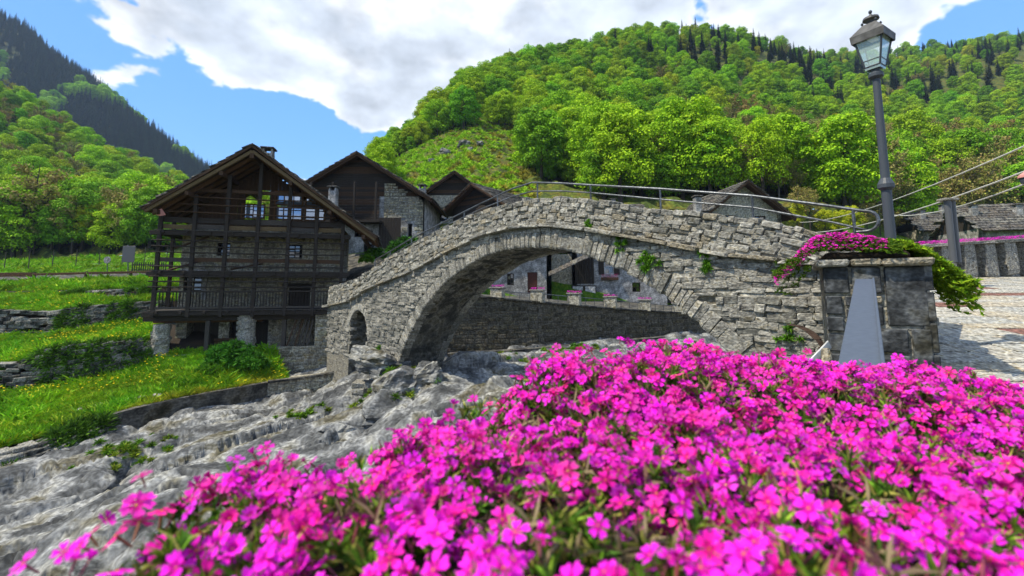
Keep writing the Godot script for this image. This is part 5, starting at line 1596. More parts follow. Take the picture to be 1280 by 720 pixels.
func flower_mesh(radius: float, open: float, sd: int, petals := 5) -> ArrayMesh:
	# five notched petals round a small eye, on a thin tube; colours per vertex
	var r := RandomNumberGenerator.new()
	r.seed = sd
	var b := MB.new()
	var base := Color(0.80, 0.012, 0.56)
	var tip := Color(0.92, 0.035, 0.74)
	for k in petals:
		var a := TAU * (k + r.randf_range(-0.08, 0.08)) / petals
		var l := radius * r.randf_range(0.92, 1.06)
		var cup := open + r.randf_range(-0.12, 0.12)
		var rows := [[0.10, 0.06, 0.0], [0.42, 0.21, 0.06], [0.74, 0.34, 0.08], [0.97, 0.25, 0.03]]
		var dir := Vector3(cos(a), 0, sin(a))
		var sd2 := Vector3(-sin(a), 0, cos(a))
		var tw := r.randf_range(-0.18, 0.18)
		var pts := []
		for q in rows:
			var c: Vector3 = dir * l * q[0] * cos(cup) + Vector3(0, l * (q[0] * sin(cup) - 0.14 * q[0] * q[0]), 0)
			var w: Vector3 = (sd2 + Vector3(0, tw * q[0], 0)) * l * q[1]
			pts.append([c - w, c + Vector3(0, l * q[2] * -0.7, 0), c + w])
		var notch: Vector3 = pts[3][1] - dir * l * 0.10
		for i in 3:
			b.col = base.lerp(tip, (i + 0.5) / 3.0) if i > 0 else Color(0.55, 0.005, 0.30)
			for s in 2:
				var p0: Vector3 = pts[i][s]
				var p1: Vector3 = pts[i][s + 1]
				var p2: Vector3 = pts[i + 1][s + 1] if not (i == 2 and s == 0) else notch
				var p3: Vector3 = pts[i + 1][s] if not (i == 2 and s == 1) else notch
				b.otri(p0, p1, p2, p0 - Vector3(0, 1, 0))
				b.otri(p0, p2, p3, p0 - Vector3(0, 1, 0))
	b.col = Color(0.75, 0.22, 0.05)
	var er := radius * 0.10
	for k in 6:
		var a0 := TAU * k / 6
		var a1 := TAU * (k + 1) / 6
		b.otri(Vector3(0, er * 0.9, 0), Vector3(cos(a0), 0.1, sin(a0)) * er, Vector3(cos(a1), 0.1, sin(a1)) * er, Vector3(0, -1, 0))
	b.col = Color(0.35, 0.10, 0.14)
	b.tube([Vector3(0, -radius * 1.3, 0), Vector3(0, 0, 0)], [radius * 0.07, radius * 0.11], 5, false)
	return b.mesh()


func tuft_mesh(n: int, length: float, width: float, spread: float, sd: int, cols: Array) -> ArrayMesh:
	# narrow pointed leaves from one point
	var r := RandomNumberGenerator.new()
	r.seed = sd
	var b := MB.new()
	for k in n:
		var a := r.randf() * TAU
		var t := r.randf() * spread
		var d := Vector3(cos(a) * sin(t), cos(t), sin(a) * sin(t))
		var l := length * r.randf_range(0.6, 1.15)
		var s := d.cross(Vector3(sin(a * 3.0), 0.3, cos(a * 5.0))).normalized() * width
		var o := Vector3(r.randf_range(-1, 1), 0, r.randf_range(-1, 1)) * length * 0.12
		var m := o + d * l * 0.5
		var e := o + d * l + Vector3(d.x, -0.5, d.z) * l * 0.22
		b.col = cols[r.randi() % cols.size()] * r.randf_range(0.7, 1.2)
		b.tri(o - s * 0.6, m - s, m + s)
		b.tri(o - s * 0.6, m + s, o + s * 0.6)
		b.tri(m - s, e, m + s)
	return b.mesh()


func crown_mesh(sd: int, h: float, rad: float, clumps: int, per: int, leaf: float, low: float, cols: Array, flat := 0.75) -> Array:
	# [trunk mesh, crown mesh]: limbs to clumps, leaves on the clumps' outsides
	var r := RandomNumberGenerator.new()
	r.seed = sd
	var tr := MB.new()
	var cr := MB.new()
	var top := Vector3(r.randf_range(-0.4, 0.4), h * 0.72, r.randf_range(-0.4, 0.4))
	var mid := Vector3(r.randf_range(-0.3, 0.3), h * 0.38, r.randf_range(-0.3, 0.3))
	tr.tube([Vector3(0, -0.6, 0), mid * 0.5, mid, top], [h * 0.026, h * 0.02, h * 0.015, h * 0.004], 7, false)
	for k in clumps:
		var a := k * 2.4 + r.randf_range(-0.5, 0.5)
		var v := (k + 0.5) / clumps
		var y := lerpf(low, 0.93, v) * h
		var f := sqrt(maxf(0.0, 1.0 - pow(absf(v - 0.36) / (0.66 if v > 0.36 else 0.5), 2.2)))
		var q := rad * f * sqrt(r.randf_range(0.15, 1.0)) * 0.82
		var c := Vector3(cos(a) * q, y, sin(a) * q) + Vector3(top.x * v, 0, top.z * v)
		var cs := rad * r.randf_range(0.26, 0.42)
		if k % 2 == 0:
			var st: Vector3 = mid.lerp(top, clampf(v * 0.8, 0, 1))
			tr.tube([st, st.lerp(c, 0.5) + Vector3(0, -0.1 * q, 0), c], [h * 0.009, h * 0.006, h * 0.002], 5, false)
		var tone := r.randf_range(0.8, 1.15)
		for j in per:
			var d := Vector3(r.randfn(), r.randfn(), r.randfn()).normalized()
			if d.y < -0.2 and r.randf() < 0.7:
				d.y = -d.y
			var p := c + d * Vector3(1, flat, 1) * cs * pow(r.randf(), 0.28)
			var nn := (d + Vector3(r.randfn(), r.randfn() + 0.8, r.randfn()) * 0.55).normalized()
			var x := nn.cross(Vector3(r.randfn(), r.randfn(), r.randfn())).normalized()
			var z := nn.cross(x)
			var s := leaf * r.randf_range(0.6, 1.3)
			cr.col = cols[r.randi() % cols.size()] * tone * r.randf_range(0.8, 1.2)
			var p0 := p - x * s
			var p2 := p + x * s - nn * s * 0.25
			cr.otri(p0, p + z * s * 0.62, p2, p - nn)
			cr.otri(p0, p - z * s * 0.62, p2, p - nn)
	return [tr.mesh(), cr.mesh()]


func conifer_mesh(sd: int, h: float, rad: float, tiers: int, per: int, cols: Array) -> Array:
	var r := RandomNumberGenerator.new()
	r.seed = sd
	var tr := MB.new()
	var cr := MB.new()
	tr.tube([Vector3(0, -0.6, 0), Vector3(0, h * 0.5, 0), Vector3(0, h * 0.98, 0)], [h * 0.018, h * 0.011, h * 0.002], 6, false)
	for t in tiers:
		var v := float(t) / tiers
		var y := lerpf(0.10, 0.985, v) * h
		var rr := rad * pow(1.0 - v, 0.85) * r.randf_range(0.8, 1.12) + 0.06
		var nb := int(lerpf(9, 4, v))
		for k in nb:
			var a := TAU * (k + r.randf()) / nb
			var dir := Vector3(cos(a), -0.32, sin(a))
			var len := rr * r.randf_range(0.7, 1.1)
			var sd2 := Vector3(-sin(a), 0, cos(a))
			for j in per:
				var f := (j + r.randf()) / per
				var p := Vector3(0, y, 0) + dir * len * f + Vector3(0, 0.12 * len * f * f, 0)
				var wd := len * 0.26 * (1.1 - f) + 0.05
				cr.col = cols[r.randi() % cols.size()] * r.randf_range(0.75, 1.25)
				for s in [-1, 1]:
					var e: Vector3 = p + sd2 * wd * s * 1.3 + dir * wd * 0.8 + Vector3(0, -wd * r.randf_range(0.1, 0.6), 0)
					cr.tri(p, p + dir * wd * 0.8 + Vector3(0, 0.03, 0), e)
					cr.tri(p, e, p + Vector3(0, -wd * 0.5, 0))
	return [tr.mesh(), cr.mesh()]


func bare_mesh(sd: int, h: float, twig: int, cols: Array) -> Array:
	# a tree in bud: forked limbs, fine twigs, a thin veil of small leaves
	var r := RandomNumberGenerator.new()
	r.seed = sd
	var tr := MB.new()
	var cr := MB.new()
	var ends := []
	tr.tube([Vector3(0, -0.6, 0), Vector3(0.1, h * 0.3, 0), Vector3(0, h * 0.62, 0.1), Vector3(0.1, h * 0.95, 0)], [h * 0.02, h * 0.015, h * 0.009, h * 0.002], 6, false)
	for k in 13:
		var y := h * r.randf_range(0.25, 0.8)
		var a := k * 2.4 + r.randf()
		var l := h * r.randf_range(0.22, 0.42) * (1.15 - y / h * 0.6)
		var d := Vector3(cos(a) * 0.8, r.randf_range(0.5, 1.0), sin(a) * 0.8).normalized()
		var s := Vector3(0.05, y, 0.05)
		var e := s + d * l
		tr.tube([s, s.lerp(e, 0.5) + Vector3(0, -0.04 * l, 0), e], [h * 0.007, h * 0.0045, h * 0.0015], 5, false)
		for j in twig:
			var s2 := s.lerp(e, r.randf_range(0.3, 1.0))
			var d2 := (d + Vector3(r.randfn(), r.randfn() * 0.6 + 0.3, r.randfn()) * 0.7).normalized()
			var e2 := s2 + d2 * l * r.randf_range(0.2, 0.5)
			tr.tube([s2, e2], [h * 0.0024, h * 0.0008], 3, false)
			ends.append([s2, e2])
	for q in ends:
		for j in 15:
			var p: Vector3 = q[0].lerp(q[1], r.randf_range(0.2, 1.15)) + Vector3(r.randfn(), r.randfn(), r.randfn()) * h * 0.02
			var x := Vector3(r.randfn(), r.randfn(), r.randfn()).normalized()
			var z := x.cross(Vector3(r.randfn(), 1, r.randfn())).normalized()
			var s := h * 0.0145 * r.randf_range(0.6, 1.3)
			cr.col = cols[r.randi() % cols.size()] * r.randf_range(0.7, 1.2)
			cr.tri(p - x * s, p + z * s * 0.7, p + x * s)
			cr.tri(p - x * s, p + x * s, p - z * s * 0.7)
	return [tr.mesh(), cr.mesh()]


func plant_shapes() -> void:
	SH.flowers = []
	for k in 6:
		SH.flowers.append(flower_mesh([0.0080, 0.0084, 0.0078, 0.0086, 0.0080, 0.0065][k], [0.12, 0.25, 0.42, 0.02, 0.75, 1.35][k], 40 + k))
	SH.flower_small = flower_mesh(0.012, 0.2, 61)
	SH.tuft_small = tuft_mesh(12, 0.03, 0.0035, 1.3, 62, [Color(0.10, 0.20, 0.02), Color(0.16, 0.24, 0.03), Color(0.07, 0.14, 0.02)])
	SH.phlox_tufts = []
	for k in 4:
		SH.phlox_tufts.append(tuft_mesh(12, 0.016, 0.0011, 1.25, 70 + k, [Color(0.10, 0.22, 0.02), Color(0.18, 0.30, 0.03), Color(0.06, 0.14, 0.02), Color(0.25, 0.24, 0.06)]))
	SH.dry_tuft = tuft_mesh(7, 0.02, 0.0012, 1.3, 79, [Color(0.30, 0.17, 0.12), Color(0.22, 0.10, 0.10), Color(0.36, 0.28, 0.16)])
	SH.grass = []
	for k in 3:
		SH.grass.append(tuft_mesh(11, 0.2, 0.011, 0.75, 80 + k, [Color(0.18, 0.40, 0.018), Color(0.25, 0.47, 0.02), Color(0.13, 0.30, 0.016), Color(0.34, 0.46, 0.03)]))
	var dm := MB.new()
	dm.col = Color(0.85, 0.62, 0.01)
	for k in 7:
		var a0 := TAU * k / 7
		var a1 := TAU * (k + 1) / 7
		dm.otri(Vector3(0, 0.01, 0), Vector3(cos(a0) * 0.024, 0, sin(a0) * 0.024), Vector3(cos(a1) * 0.024, 0, sin(a1) * 0.024), Vector3(0, -1, 0))
	dm.col = Color(0.15, 0.25, 0.03)
	dm.tube([Vector3(0, -0.2, 0), Vector3.ZERO], [0.003, 0.003], 3, false)
	SH.dandelion = dm.mesh()
	SH.bushy = tuft_mesh(60, 0.34, 0.03, 1.5, 91, [Color(0.09, 0.22, 0.022), Color(0.14, 0.28, 0.03), Color(0.06, 0.14, 0.016)])
	var br := [Color(0.29, 0.52, 0.014), Color(0.38, 0.61, 0.016), Color(0.22, 0.42, 0.014)]
	var md := [Color(0.17, 0.40, 0.016), Color(0.23, 0.47, 0.018), Color(0.13, 0.30, 0.014)]
	var ye := [Color(0.42, 0.52, 0.025), Color(0.46, 0.47, 0.03), Color(0.34, 0.48, 0.02)]
	SH.broad = []
	for k in 4:
		SH.broad.append(crown_mesh(100 + k, 10.0 + k * 0.7, 3.6 + 0.25 * k, 36, 330, 0.165, 0.2, br))
	for k in 2:
		SH.broad.append(crown_mesh(110 + k, 10.5, 3.8, 36, 330, 0.165, 0.22, md))
	SH.broad.append(crown_mesh(120, 9.5, 3.3, 30, 240, 0.16, 0.22, ye))
	SH.conifers = []
	for k in 3:
		SH.conifers.append(conifer_mesh(130 + k, 12.0 + k, 2.4, 26, 5, [Color(0.03, 0.065, 0.028), Color(0.04, 0.085, 0.034), Color(0.022, 0.05, 0.024)]))
	SH.bare = []
	for k in 3:
		SH.bare.append(bare_mesh(140 + k, 9.0 + k * 0.8, 13, [Color(0.28, 0.26, 0.09), Color(0.34, 0.27, 0.10), Color(0.24, 0.26, 0.06), Color(0.30, 0.34, 0.06)]))


func plant_tree(pair: Array, at: Vector3, sc: float, called: String, label: String, category: String, group: String, leaf: Material, bark: Material) -> Node3D:
	var o := thing(called, at, label, category, group, rng.randf() * TAU)
	o.scale = Vector3(sc * rng.randf_range(0.9, 1.1), sc, sc * rng.randf_range(0.9, 1.1))
	for k in 2:
		var m := MeshInstance3D.new()
		m.name = ["trunk", "crown"][k]
		m.mesh = pair[k]
		m.material_override = [bark, leaf][k]
		o.add_child(m)
	return o


func make_woods() -> void:
	# the slope beyond the village
	var spots := []
	for i in 48:
		for j in 78:
			var s := (i + rng.randf()) / 48.0
			var t := (j + rng.randf()) / 78.0
			var p := on_grid(hill_right, s, t)
			var d := -p.z
			var a := p.x / d
			if a > 1.45 or a < -0.31 or d < 50.0:
				continue
			if a > -0.29 and a < 0.035 and d < 112.0 + 40.0 * (a + 0.13):
				if not (d > 100.0 and rng.randf() < 0.25):
					continue
			if d < 62.0 and a < 0.2:
				continue
			spots.append([d * (1.0 + 0.25 * absf(a)), p, a, d])
	spots.sort_custom(func(x, y): return x[0] < y[0])
	var leaf_of := [M.leaf, M.leaf_b, M.leaf_c]
	var many := {}
	var n_ind := 0
	for q in spots:
		var p: Vector3 = q[1]
		var a: float = q[2]
		var d: float = q[3]
		var kind := "broad"
		var k := rng.randi() % 7
		var ridge := n2.get_noise_2d(p.x * 0.05, p.z * 0.05)
		if d > 175.0 and a > 0.30 and a < 1.2 and ridge > -0.07 and rng.randf() < 0.75 or d > 150.0 and rng.randf() < 0.05:
			kind = "conifers"
		elif a > 0.38 and d < 135.0 and n1.get_noise_2d(p.x * 0.6, p.z * 0.6) + (a - 0.6) * 0.3 > -0.32 and rng.randf() < 0.88:
			kind = "bare"
		elif rng.randf() < 0.05:
			kind = "bare"
		if kind == "broad" and k == 6 and rng.randf() < 0.4:
			k = rng.randi() % 6
		var pool: Array = SH[kind]
		k = k % pool.size()
		var sc := rng.randf_range(0.55, 1.05) * (1.0 if a > -0.2 else 0.62)
		if n_ind < 280:
			n_ind += 1
			var lab: String = {"broad": "bright green leafy tree in the wood on the slope behind the bridge", "bare": "greyish tree just coming into leaf on the slope behind the bridge", "conifers": "dark fir among leafy trees on the slope behind the bridge"}[kind]
			plant_tree(pool[k], p + Vector3(0, -0.3, 0), sc, {"broad": "leafy_tree", "bare": "budding_tree", "conifers": "fir_tree"}[kind], lab, "tree", {"broad": "leafy trees on the slope behind the bridge", "bare": "budding trees on the slope behind the bridge", "conifers": "firs on the slope behind the bridge"}[kind], pick(leaf_of) if kind != "conifers" else M.needle, M.bark_pale if kind == "bare" else M.bark)
		else:
			var key := [kind, k]
			if not many.has(key):
				many[key] = [[], []]
			many[key][0].append(Transform3D(Basis.from_euler(Vector3(0, rng.randf() * TAU, 0)) * Basis.from_scale(Vector3.ONE * sc), p))
			many[key][1].append(Color(rng.randf_range(0.85, 1.15), rng.randf_range(0.85, 1.05), 1.0) * rng.randf_range(0.75, 1.1))
	var wood := Node3D.new()
	wood.name = "upper_wood"
	add_child(wood)
	meta(wood, "dense spring wood covering the upper slope behind the bridge", "wood", "", "stuff")
	for key in many:
		scatter("tree_crowns", SH[key[0]][key[1]][1], M.needle if key[0] == "conifers" else M.leaf, many[key][0], many[key][1], wood)
		scatter("tree_trunks", SH[key[0]][key[1]][0], M.bark, many[key][0], [], wood)
	for q in [Vector3(26.23, 6.89, -41.50), Vector3(26.68, 7.04, -41.50), Vector3(28.38, 6.83, -43.00), Vector3(30.42, 6.67, -44.00), Vector3(32.54, 6.66, -45.00), Vector3(34.71, 6.64, -46.00), Vector3(37.74, 6.76, -48.00), Vector3(40.71, 6.86, -50.00), Vector3(30.38, 7.80, -47.00), Vector3(35.50, 8.12, -50.00), Vector3(41.68, 8.57, -54.00), Vector3(45.86, 7.22, -54.00)]:
		plant_tree(SH.bare[rng.randi() % 3] if rng.randf() < 0.5 else SH.broad[6], Vector3(q.x, q.y - 1.2, q.z), rng.randf_range(0.25, 0.42), "young_tree", "low yellowish young tree in the thicket left of the lamp post", "tree", "young trees left of the lamp post", M.leaf_c, M.bark)
	# the near slope on the left
	spots = []
	for i in 30:
		for j in 40:
			var p := on_grid(hill_left, 0.02 + 0.7 * (i + rng.randf()) / 30.0, (j + rng.randf()) / 40.0)
			var a := p.x / -p.z
			if a < -1.35 or a > -0.55:
				continue
			if p.y < 4.5 and rng.randf() < 0.6:
				continue
			spots.append([-p.z, p, a])
	spots.sort_custom(func(x, y): return x[0] < y[0])
	many = {}
	n_ind = 0
	for q in spots:
		var p: Vector3 = q[1]
		var kind := "broad"
		if rng.randf() < 0.26:
			kind = "bare"
		elif rng.randf() < 0.03:
			kind = "conifers"
		var pool: Array = SH[kind]
		var k := rng.randi() % pool.size()
		var sc := rng.randf_range(0.55, 1.0)
		if n_ind < 130:
			n_ind += 1
			plant_tree(pool[k], p + Vector3(0, -0.3, 0), sc, {"broad": "leafy_tree", "bare": "budding_tree", "conifers": "fir_tree"}[kind], {"broad": "light green leafy tree on the slope above the meadows", "bare": "thin tree just coming into leaf on the slope above the meadows", "conifers": "dark fir on the slope above the meadows"}[kind], "tree", {"broad": "leafy trees above the meadows", "bare": "budding trees above the meadows", "conifers": "firs above the meadows"}[kind], pick(leaf_of) if kind != "conifers" else M.needle, M.bark)
		else:
			var key := [kind, k]
			if not many.has(key):
				many[key] = [[], []]
			many[key][0].append(Transform3D(Basis.from_euler(Vector3(0, rng.randf() * TAU, 0)) * Basis.from_scale(Vector3.ONE * sc), p))
			many[key][1].append(Color(rng.randf_range(0.85, 1.15), rng.randf_range(0.85, 1.05), 1.0) * rng.randf_range(0.75, 1.1))
	wood = Node3D.new()
	wood.name = "meadow_wood"
	add_child(wood)
	meta(wood, "light green wood on the upper slope above the meadows", "wood", "", "stuff")
	for key in many:
		scatter("tree_crowns", SH[key[0]][key[1]][1], M.needle if key[0] == "conifers" else M.leaf, many[key][0], many[key][1], wood)
		scatter("tree_trunks", SH[key[0]][key[1]][0], M.bark, many[key][0], [], wood)
	# firs that stand out before it
	for q in [Vector3(-104.52, 21.21, -120.00), Vector3(-99.64, 20.85, -118.00), Vector3(-97.31, 21.03, -119.00), Vector3(-93.98, 22.44, -122.00), Vector3(-93.10, 18.99, -112.00)]:
		plant_tree(pick(SH.conifers), q + Vector3(0, -4.0, 0), rng.randf_range(0.9, 1.15), "fir_tree", "dark fir in the small clump beside the timber house roof", "tree", "firs beside the timber house roof", M.needle, M.bark)
	# the bare dark tree by the meadow edge
	plant_tree(SH.bare[1], Vector3(-65.87, 6.74, -62.00) + Vector3(0, -1, 0), 1.25, "bare_tree", "dark tree with bare forked branches above the meadow fence", "tree", "", M.leaf_c, M.bark)
	# the far forested mountain
	var fp := {}
	for i in 76:
		for j in 92:
			var s := 0.05 + 0.68 * (i + rng.randf()) / 76.0
			var p := on_grid(mountain_left, s, (j + rng.randf()) / 92.0)
			var a := p.x / -p.z
			if a < -1.3 or a > -0.45:
				continue
			var con := n2.get_noise_2d(p.x * 0.02, p.z * 0.02) + (s - 0.35) * 0.8 > -0.2 or rng.randf() < 0.5
			var key := ["conifers", rng.randi() % 3] if con else ["broad", rng.randi() % 6]
			if not fp.has(key):
				fp[key] = [[], []]
			fp[key][0].append(Transform3D(Basis.from_euler(Vector3(0, rng.randf() * TAU, 0)) * Basis.from_scale(Vector3.ONE * rng.randf_range(0.9, 1.7)), p))
			fp[key][1].append(Color(1, 1, 1) * rng.randf_range(0.75, 1.2))
	wood = Node3D.new()
	wood.name = "mountain_forest"
	add_child(wood)
	meta(wood, "dark fir forest covering the distant mountain", "forest", "", "stuff")
	for key in fp:
		scatter("tree_crowns", SH[key[0]][key[1]][1], M.needle, fp[key][0], fp[key][1], wood)


func height_on(g: Array, x: float, z: float) -> float:
	var best := 1e9
	var y := 0.0
	for row in g:
		for p in row:
			var d: float = (p.x - x) * (p.x - x) + (p.z - z) * (p.z - z)
			if d < best:
				best = d
				y = p.y
	return y


func make_knoll() -> void:
	# open grassy knoll with rocks and shrubs behind the houses
	var bl := [Vector3(-12.38, 23.31, -82.00), Vector3(-9.06, 23.41, -84.00), Vector3(-7.67, 23.15, -82.00), Vector3(-5.96, 22.83, -83.00), Vector3(-14.19, 21.87, -79.00), Vector3(-2.92, 28.41, -90.00)]
	for k in bl.size():
		bl[k].y = height_on(hill_right, bl[k].x, bl[k].z)
		boulder(bl[k] + Vector3(0, 0.2, 0), [2.2, 2.6, 1.6, 1.5, 1.5, 1.2][k], 300 + k, "grey rock jutting from the grassy knoll above the houses", "rocks on the grassy knoll")
	var sh := []
	var sc := []
	for k in 5200:
		var p := on_grid(hill_right, rng.randf_range(0.05, 0.5), rng.randf_range(0.06, 0.40))
		var a := p.x / -p.z
		if a < -0.4 or a > 0.06 or -p.z > 118.0:
			continue
		var dry := n2.get_noise_2d(p.x * 0.4, p.z * 0.4) + (a + 0.1) * 1.6
		sh.append(Transform3D(Basis.from_euler(Vector3(0, rng.randf() * TAU, 0)) * Basis.from_scale(Vector3.ONE * rng.randf_range(1.0, 2.6)), p + Vector3(0, -0.1, 0)))
		sc.append(Color(4.0, 1.7, 2.0) * rng.randf_range(0.6, 1.0) if dry > 0.2 else Color(3.2, 2.5, 0.9) * rng.randf_range(0.7, 1.2))
	scatter("knoll_undergrowth", SH.bushy, M.leaf, sh, sc)


func boulder(at: Vector3, size: float, sd: int, label: String, group := "", m: Material = null, flat := 0.7) -> void:
	var key := "boulder %d" % (sd % 7)
	if not SH.has(key):
		var f := FastNoiseLite.new()
		f.seed = sd
		f.frequency = 0.8
		f.fractal_octaves = 4
		var g := []
		var b := MB.new()
		var rows := 18
		var cols := 28
		for i in rows + 1:
			g.append([])
			for j in cols:
				var th := PI * i / rows
				var ph := TAU * j / cols
				var d := Vector3(sin(th) * cos(ph), cos(th), sin(th) * sin(ph))
				# a rounded block with planes knocked off
				var k := 1.0 / pow(pow(absf(d.x), 4.0) + pow(absf(d.y), 4.0) + pow(absf(d.z), 4.0), 0.25)
				k *= 0.85 + 0.38 * f.get_noise_3dv(d * 1.2)
				k = minf(k, 0.8 / maxf(0.2, d.dot(Vector3(0.5, 0.6, 0.62).normalized())))
				k += 0.05 * f.get_noise_3dv(d * 5.0)
				g[i].append(d * k)
		for i in rows:
			for j in cols:
				var l := (j + 1) % cols
				b.oquad(g[i][j], g[i + 1][j], g[i + 1][l], g[i][l], Vector3.ZERO)
		SH[key] = b.mesh()
	single("boulder", SH[key], m if m else M.rock, Transform3D(Basis.from_euler(Vector3(rng.randf_range(-0.3, 0.3), rng.randf() * TAU, rng.randf_range(-0.3, 0.3))) * Basis.from_scale(Vector3(size, size * flat, size * 0.85) * 0.5), at), label, "rock", group)


func rock_at(u: Vector3) -> Vector3:
	return rock_point(u.x, u.z)


func make_banks() -> void:
	# dry stone walls of the terraces, each stone on its own
	var rows := [
		["mossy dry stone wall between the lowest and second meadow terraces", [Vector3(-22.85, -4.20, -18.40), Vector3(-20.72, -4.02, -19.00), Vector3(-19.38, -4.05, -19.60), Vector3(-18.19, -3.92, -20.10), Vector3(-17.35, -3.70, -20.70), Vector3(-16.82, -3.24, -21.60)], [Vector3(-23.12, -3.15, -18.50), Vector3(-21.06, -3.04, -19.20), Vector3(-19.75, -2.54, -19.80), Vector3(-18.62, -2.34, -20.40), Vector3(-17.65, -2.29, -20.90), Vector3(-17.14, -2.32, -21.80)]],
		["overgrown dry stone wall between the second and third meadow terraces", [Vector3(-29.20, -2.47, -23.20), Vector3(-25.95, -2.34, -23.50), Vector3(-24.02, -2.31, -24.00), Vector3(-22.26, -2.05, -24.30), Vector3(-20.94, -1.83, -24.70), Vector3(-18.99, -1.52, -25.20)], [Vector3(-29.63, -1.17, -23.40), Vector3(-26.33, -1.02, -23.70), Vector3(-24.36, -1.13, -24.20), Vector3(-22.98, -0.93, -24.50), Vector3(-21.21, -0.73, -24.90), Vector3(-19.22, -0.61, -25.40)]],
		["low dry stone wall below the lane fence", [Vector3(-26.67, -0.48, -27.60), Vector3(-25.65, -0.48, -27.80), Vector3(-23.88, -0.48, -28.00), Vector3(-22.24, -0.40, -28.70)], [Vector3(-26.68, -0.38, -27.60), Vector3(-25.78, -0.10, -27.90), Vector3(-24.10, 0.00, -28.20), Vector3(-22.43, 0.05, -28.90)]],
		["dry stone wall at the foot of the meadow above the stream rocks", [Vector3(-15.24, -5.77, -12.60), Vector3(-14.50, -5.63, -13.60), Vector3(-14.20, -5.50, -14.40), Vector3(-13.98, -5.15, -15.40), Vector3(-13.79, -4.97, -16.20)], [Vector3(-16.37, -4.99, -13.40), Vector3(-15.38, -4.78, -14.30), Vector3(-14.91, -4.70, -15.00), Vector3(-14.51, -4.54, -15.90), Vector3(-14.02, -4.44, -16.40)]],
	]
	var w := 0
	for q in rows:
		var lo: Array = resample(q[1], 60)
		var hi: Array = resample(q[2], 60)
		var o := thing("dry_stone_wall", (lo[30] + lo[0]) * 0.5, q[0], "wall")
		var len := 0.0
		for i in 59:
			len += lo[i].distance_to(lo[i + 1])
		var hgt: float = 0.0
		for i in 60:
			hgt = maxf(hgt, hi[i].y - lo[i].y)
		var nr := int(hgt / (0.2 if w < 3 else 0.17)) + 1
		var cell := 0.42
		while len / cell * nr > 285.0:
			cell += 0.03
		for r in nr:
			var t := -rng.randf() * 0.3
			while t < len:
				var ww := cell * rng.randf_range(0.6, 1.5)
				var f := clampf((t + ww * 0.5) / len, 0, 1) * 59.0
				t += ww
				var i := mini(int(f), 58)
				var a: Vector3 = lo[i].lerp(lo[i + 1], f - i)
				var b: Vector3 = hi[i].lerp(hi[i + 1], f - i)
				var v := (r + 0.5) / nr
				if n2.get_noise_2d(a.x * 0.9, r * 3.0) > 0.32:
					continue
				var x: Vector3 = (lo[i + 1] - lo[i]).normalized()
				var z := x.cross(Vector3.UP).normalized()
				stone(o, "wall_stone", pick([M.dry_stone, M.dry_stone, M.bridge_grey, M.bridge_dark]), a.lerp(b, v) + z * rng.randf_range(0.05, 0.16), stone_basis(x, z.cross(x), z, ww * 1.02, (b.y - a.y) / nr * rng.randf_range(0.85, 1.3), 0.4, 0.12))
		w += 1
		# weeds on and along it
		var ws := []
		var wc := []
		for k in 620:
			var f := rng.randf() * 58.99
			var i := int(f)
			var a: Vector3 = lo[i].lerp(lo[i + 1], f - i).lerp(hi[i].lerp(hi[i + 1], f - i), pow(rng.randf(), 1.2 if w < 3 else 0.4))
			if n1.get_noise_2d(a.x * 2.0, a.z * 2.0) < (-0.1 if w < 3 else 0.05):
				continue
			ws.append(Transform3D(tilt(Vector3(rng.randf_range(-0.3, 0.3), 1, 0.6).normalized()) * Basis.from_scale(Vector3.ONE * rng.randf_range(0.5, 1.3)), a + Vector3(0, -0.05, 0.15)))
			wc.append(Color(1.0, 1.0, 0.9) * rng.randf_range(0.4, 1.2))
		scatter("wall_weeds", SH.bushy, M.leaf, ws, wc, o)
	# poured kerb wall from the dry wall to the house path
	var kt := [Vector3(-14.04, -4.36, -16.20), Vector3(-13.48, -4.22, -16.90), Vector3(-12.86, -4.15, -17.80), Vector3(-12.10, -4.08, -18.70), Vector3(-11.36, -4.05, -19.60), Vector3(-10.67, -4.03, -20.50)]
	var kw := thing("concrete_wall", kt[2] + Vector3(0, -1.2, 0), "long low weathered concrete wall curving between meadow and stream rocks", "wall")
	for i in kt.size() - 1:
		var z := Vector3(0.3, 0, -0.3)
		var b := MB.new()
		b.prism([kt[i], kt[i + 1], kt[i + 1] + Vector3(0, -2.2, 0), kt[i] + Vector3(0, -2.2, 0)], Vector3(-0.22, 0, -0.30))
		part(kw, "wall_length", b.mesh(), M.concrete)
	var pt := [Vector3(-10.67, -4.03, -20.50), Vector3(-9.68, -3.99, -21.00), Vector3(-8.34, -3.82, -21.20), Vector3(-7.13, -3.44, -20.80), Vector3(-6.38, -3.03, -20.20)]
	var pw := thing("path_wall", pt[2] + Vector3(0, -1.5, 0), "rough stone ledge wall carrying the path round the house foot", "wall")
	for i in pt.size() - 1:
		var b := MB.new()
		b.prism([pt[i], pt[i + 1], pt[i + 1] + Vector3(0, -2.6, 0), pt[i] + Vector3(0, -2.6, 0)], Vector3(0.1, 0, -1.3))
		part(pw, "wall_length", b.mesh(), M.house_stone)
		beam(pw, "path_edge", pt[i] + Vector3(0, 0.03, 0.02), pt[i + 1] + Vector3(0, 0.03, 0.02), 0.3, 0.1, M.concrete)
		var x: Vector3 = pt[i + 1] - pt[i]
		x.y = 0
		stuff_part(pw, "wall_stones", facing(pt[i] + Vector3(0, -2.6, 0.0), x.normalized(), Vector3.UP, x.length(), 2.5, 0.22, 0.5, [], [Color(1, 1, 1), Color(0.75, 0.75, 0.7), Color(1.2, 1.15, 1)]), M.house_stone)
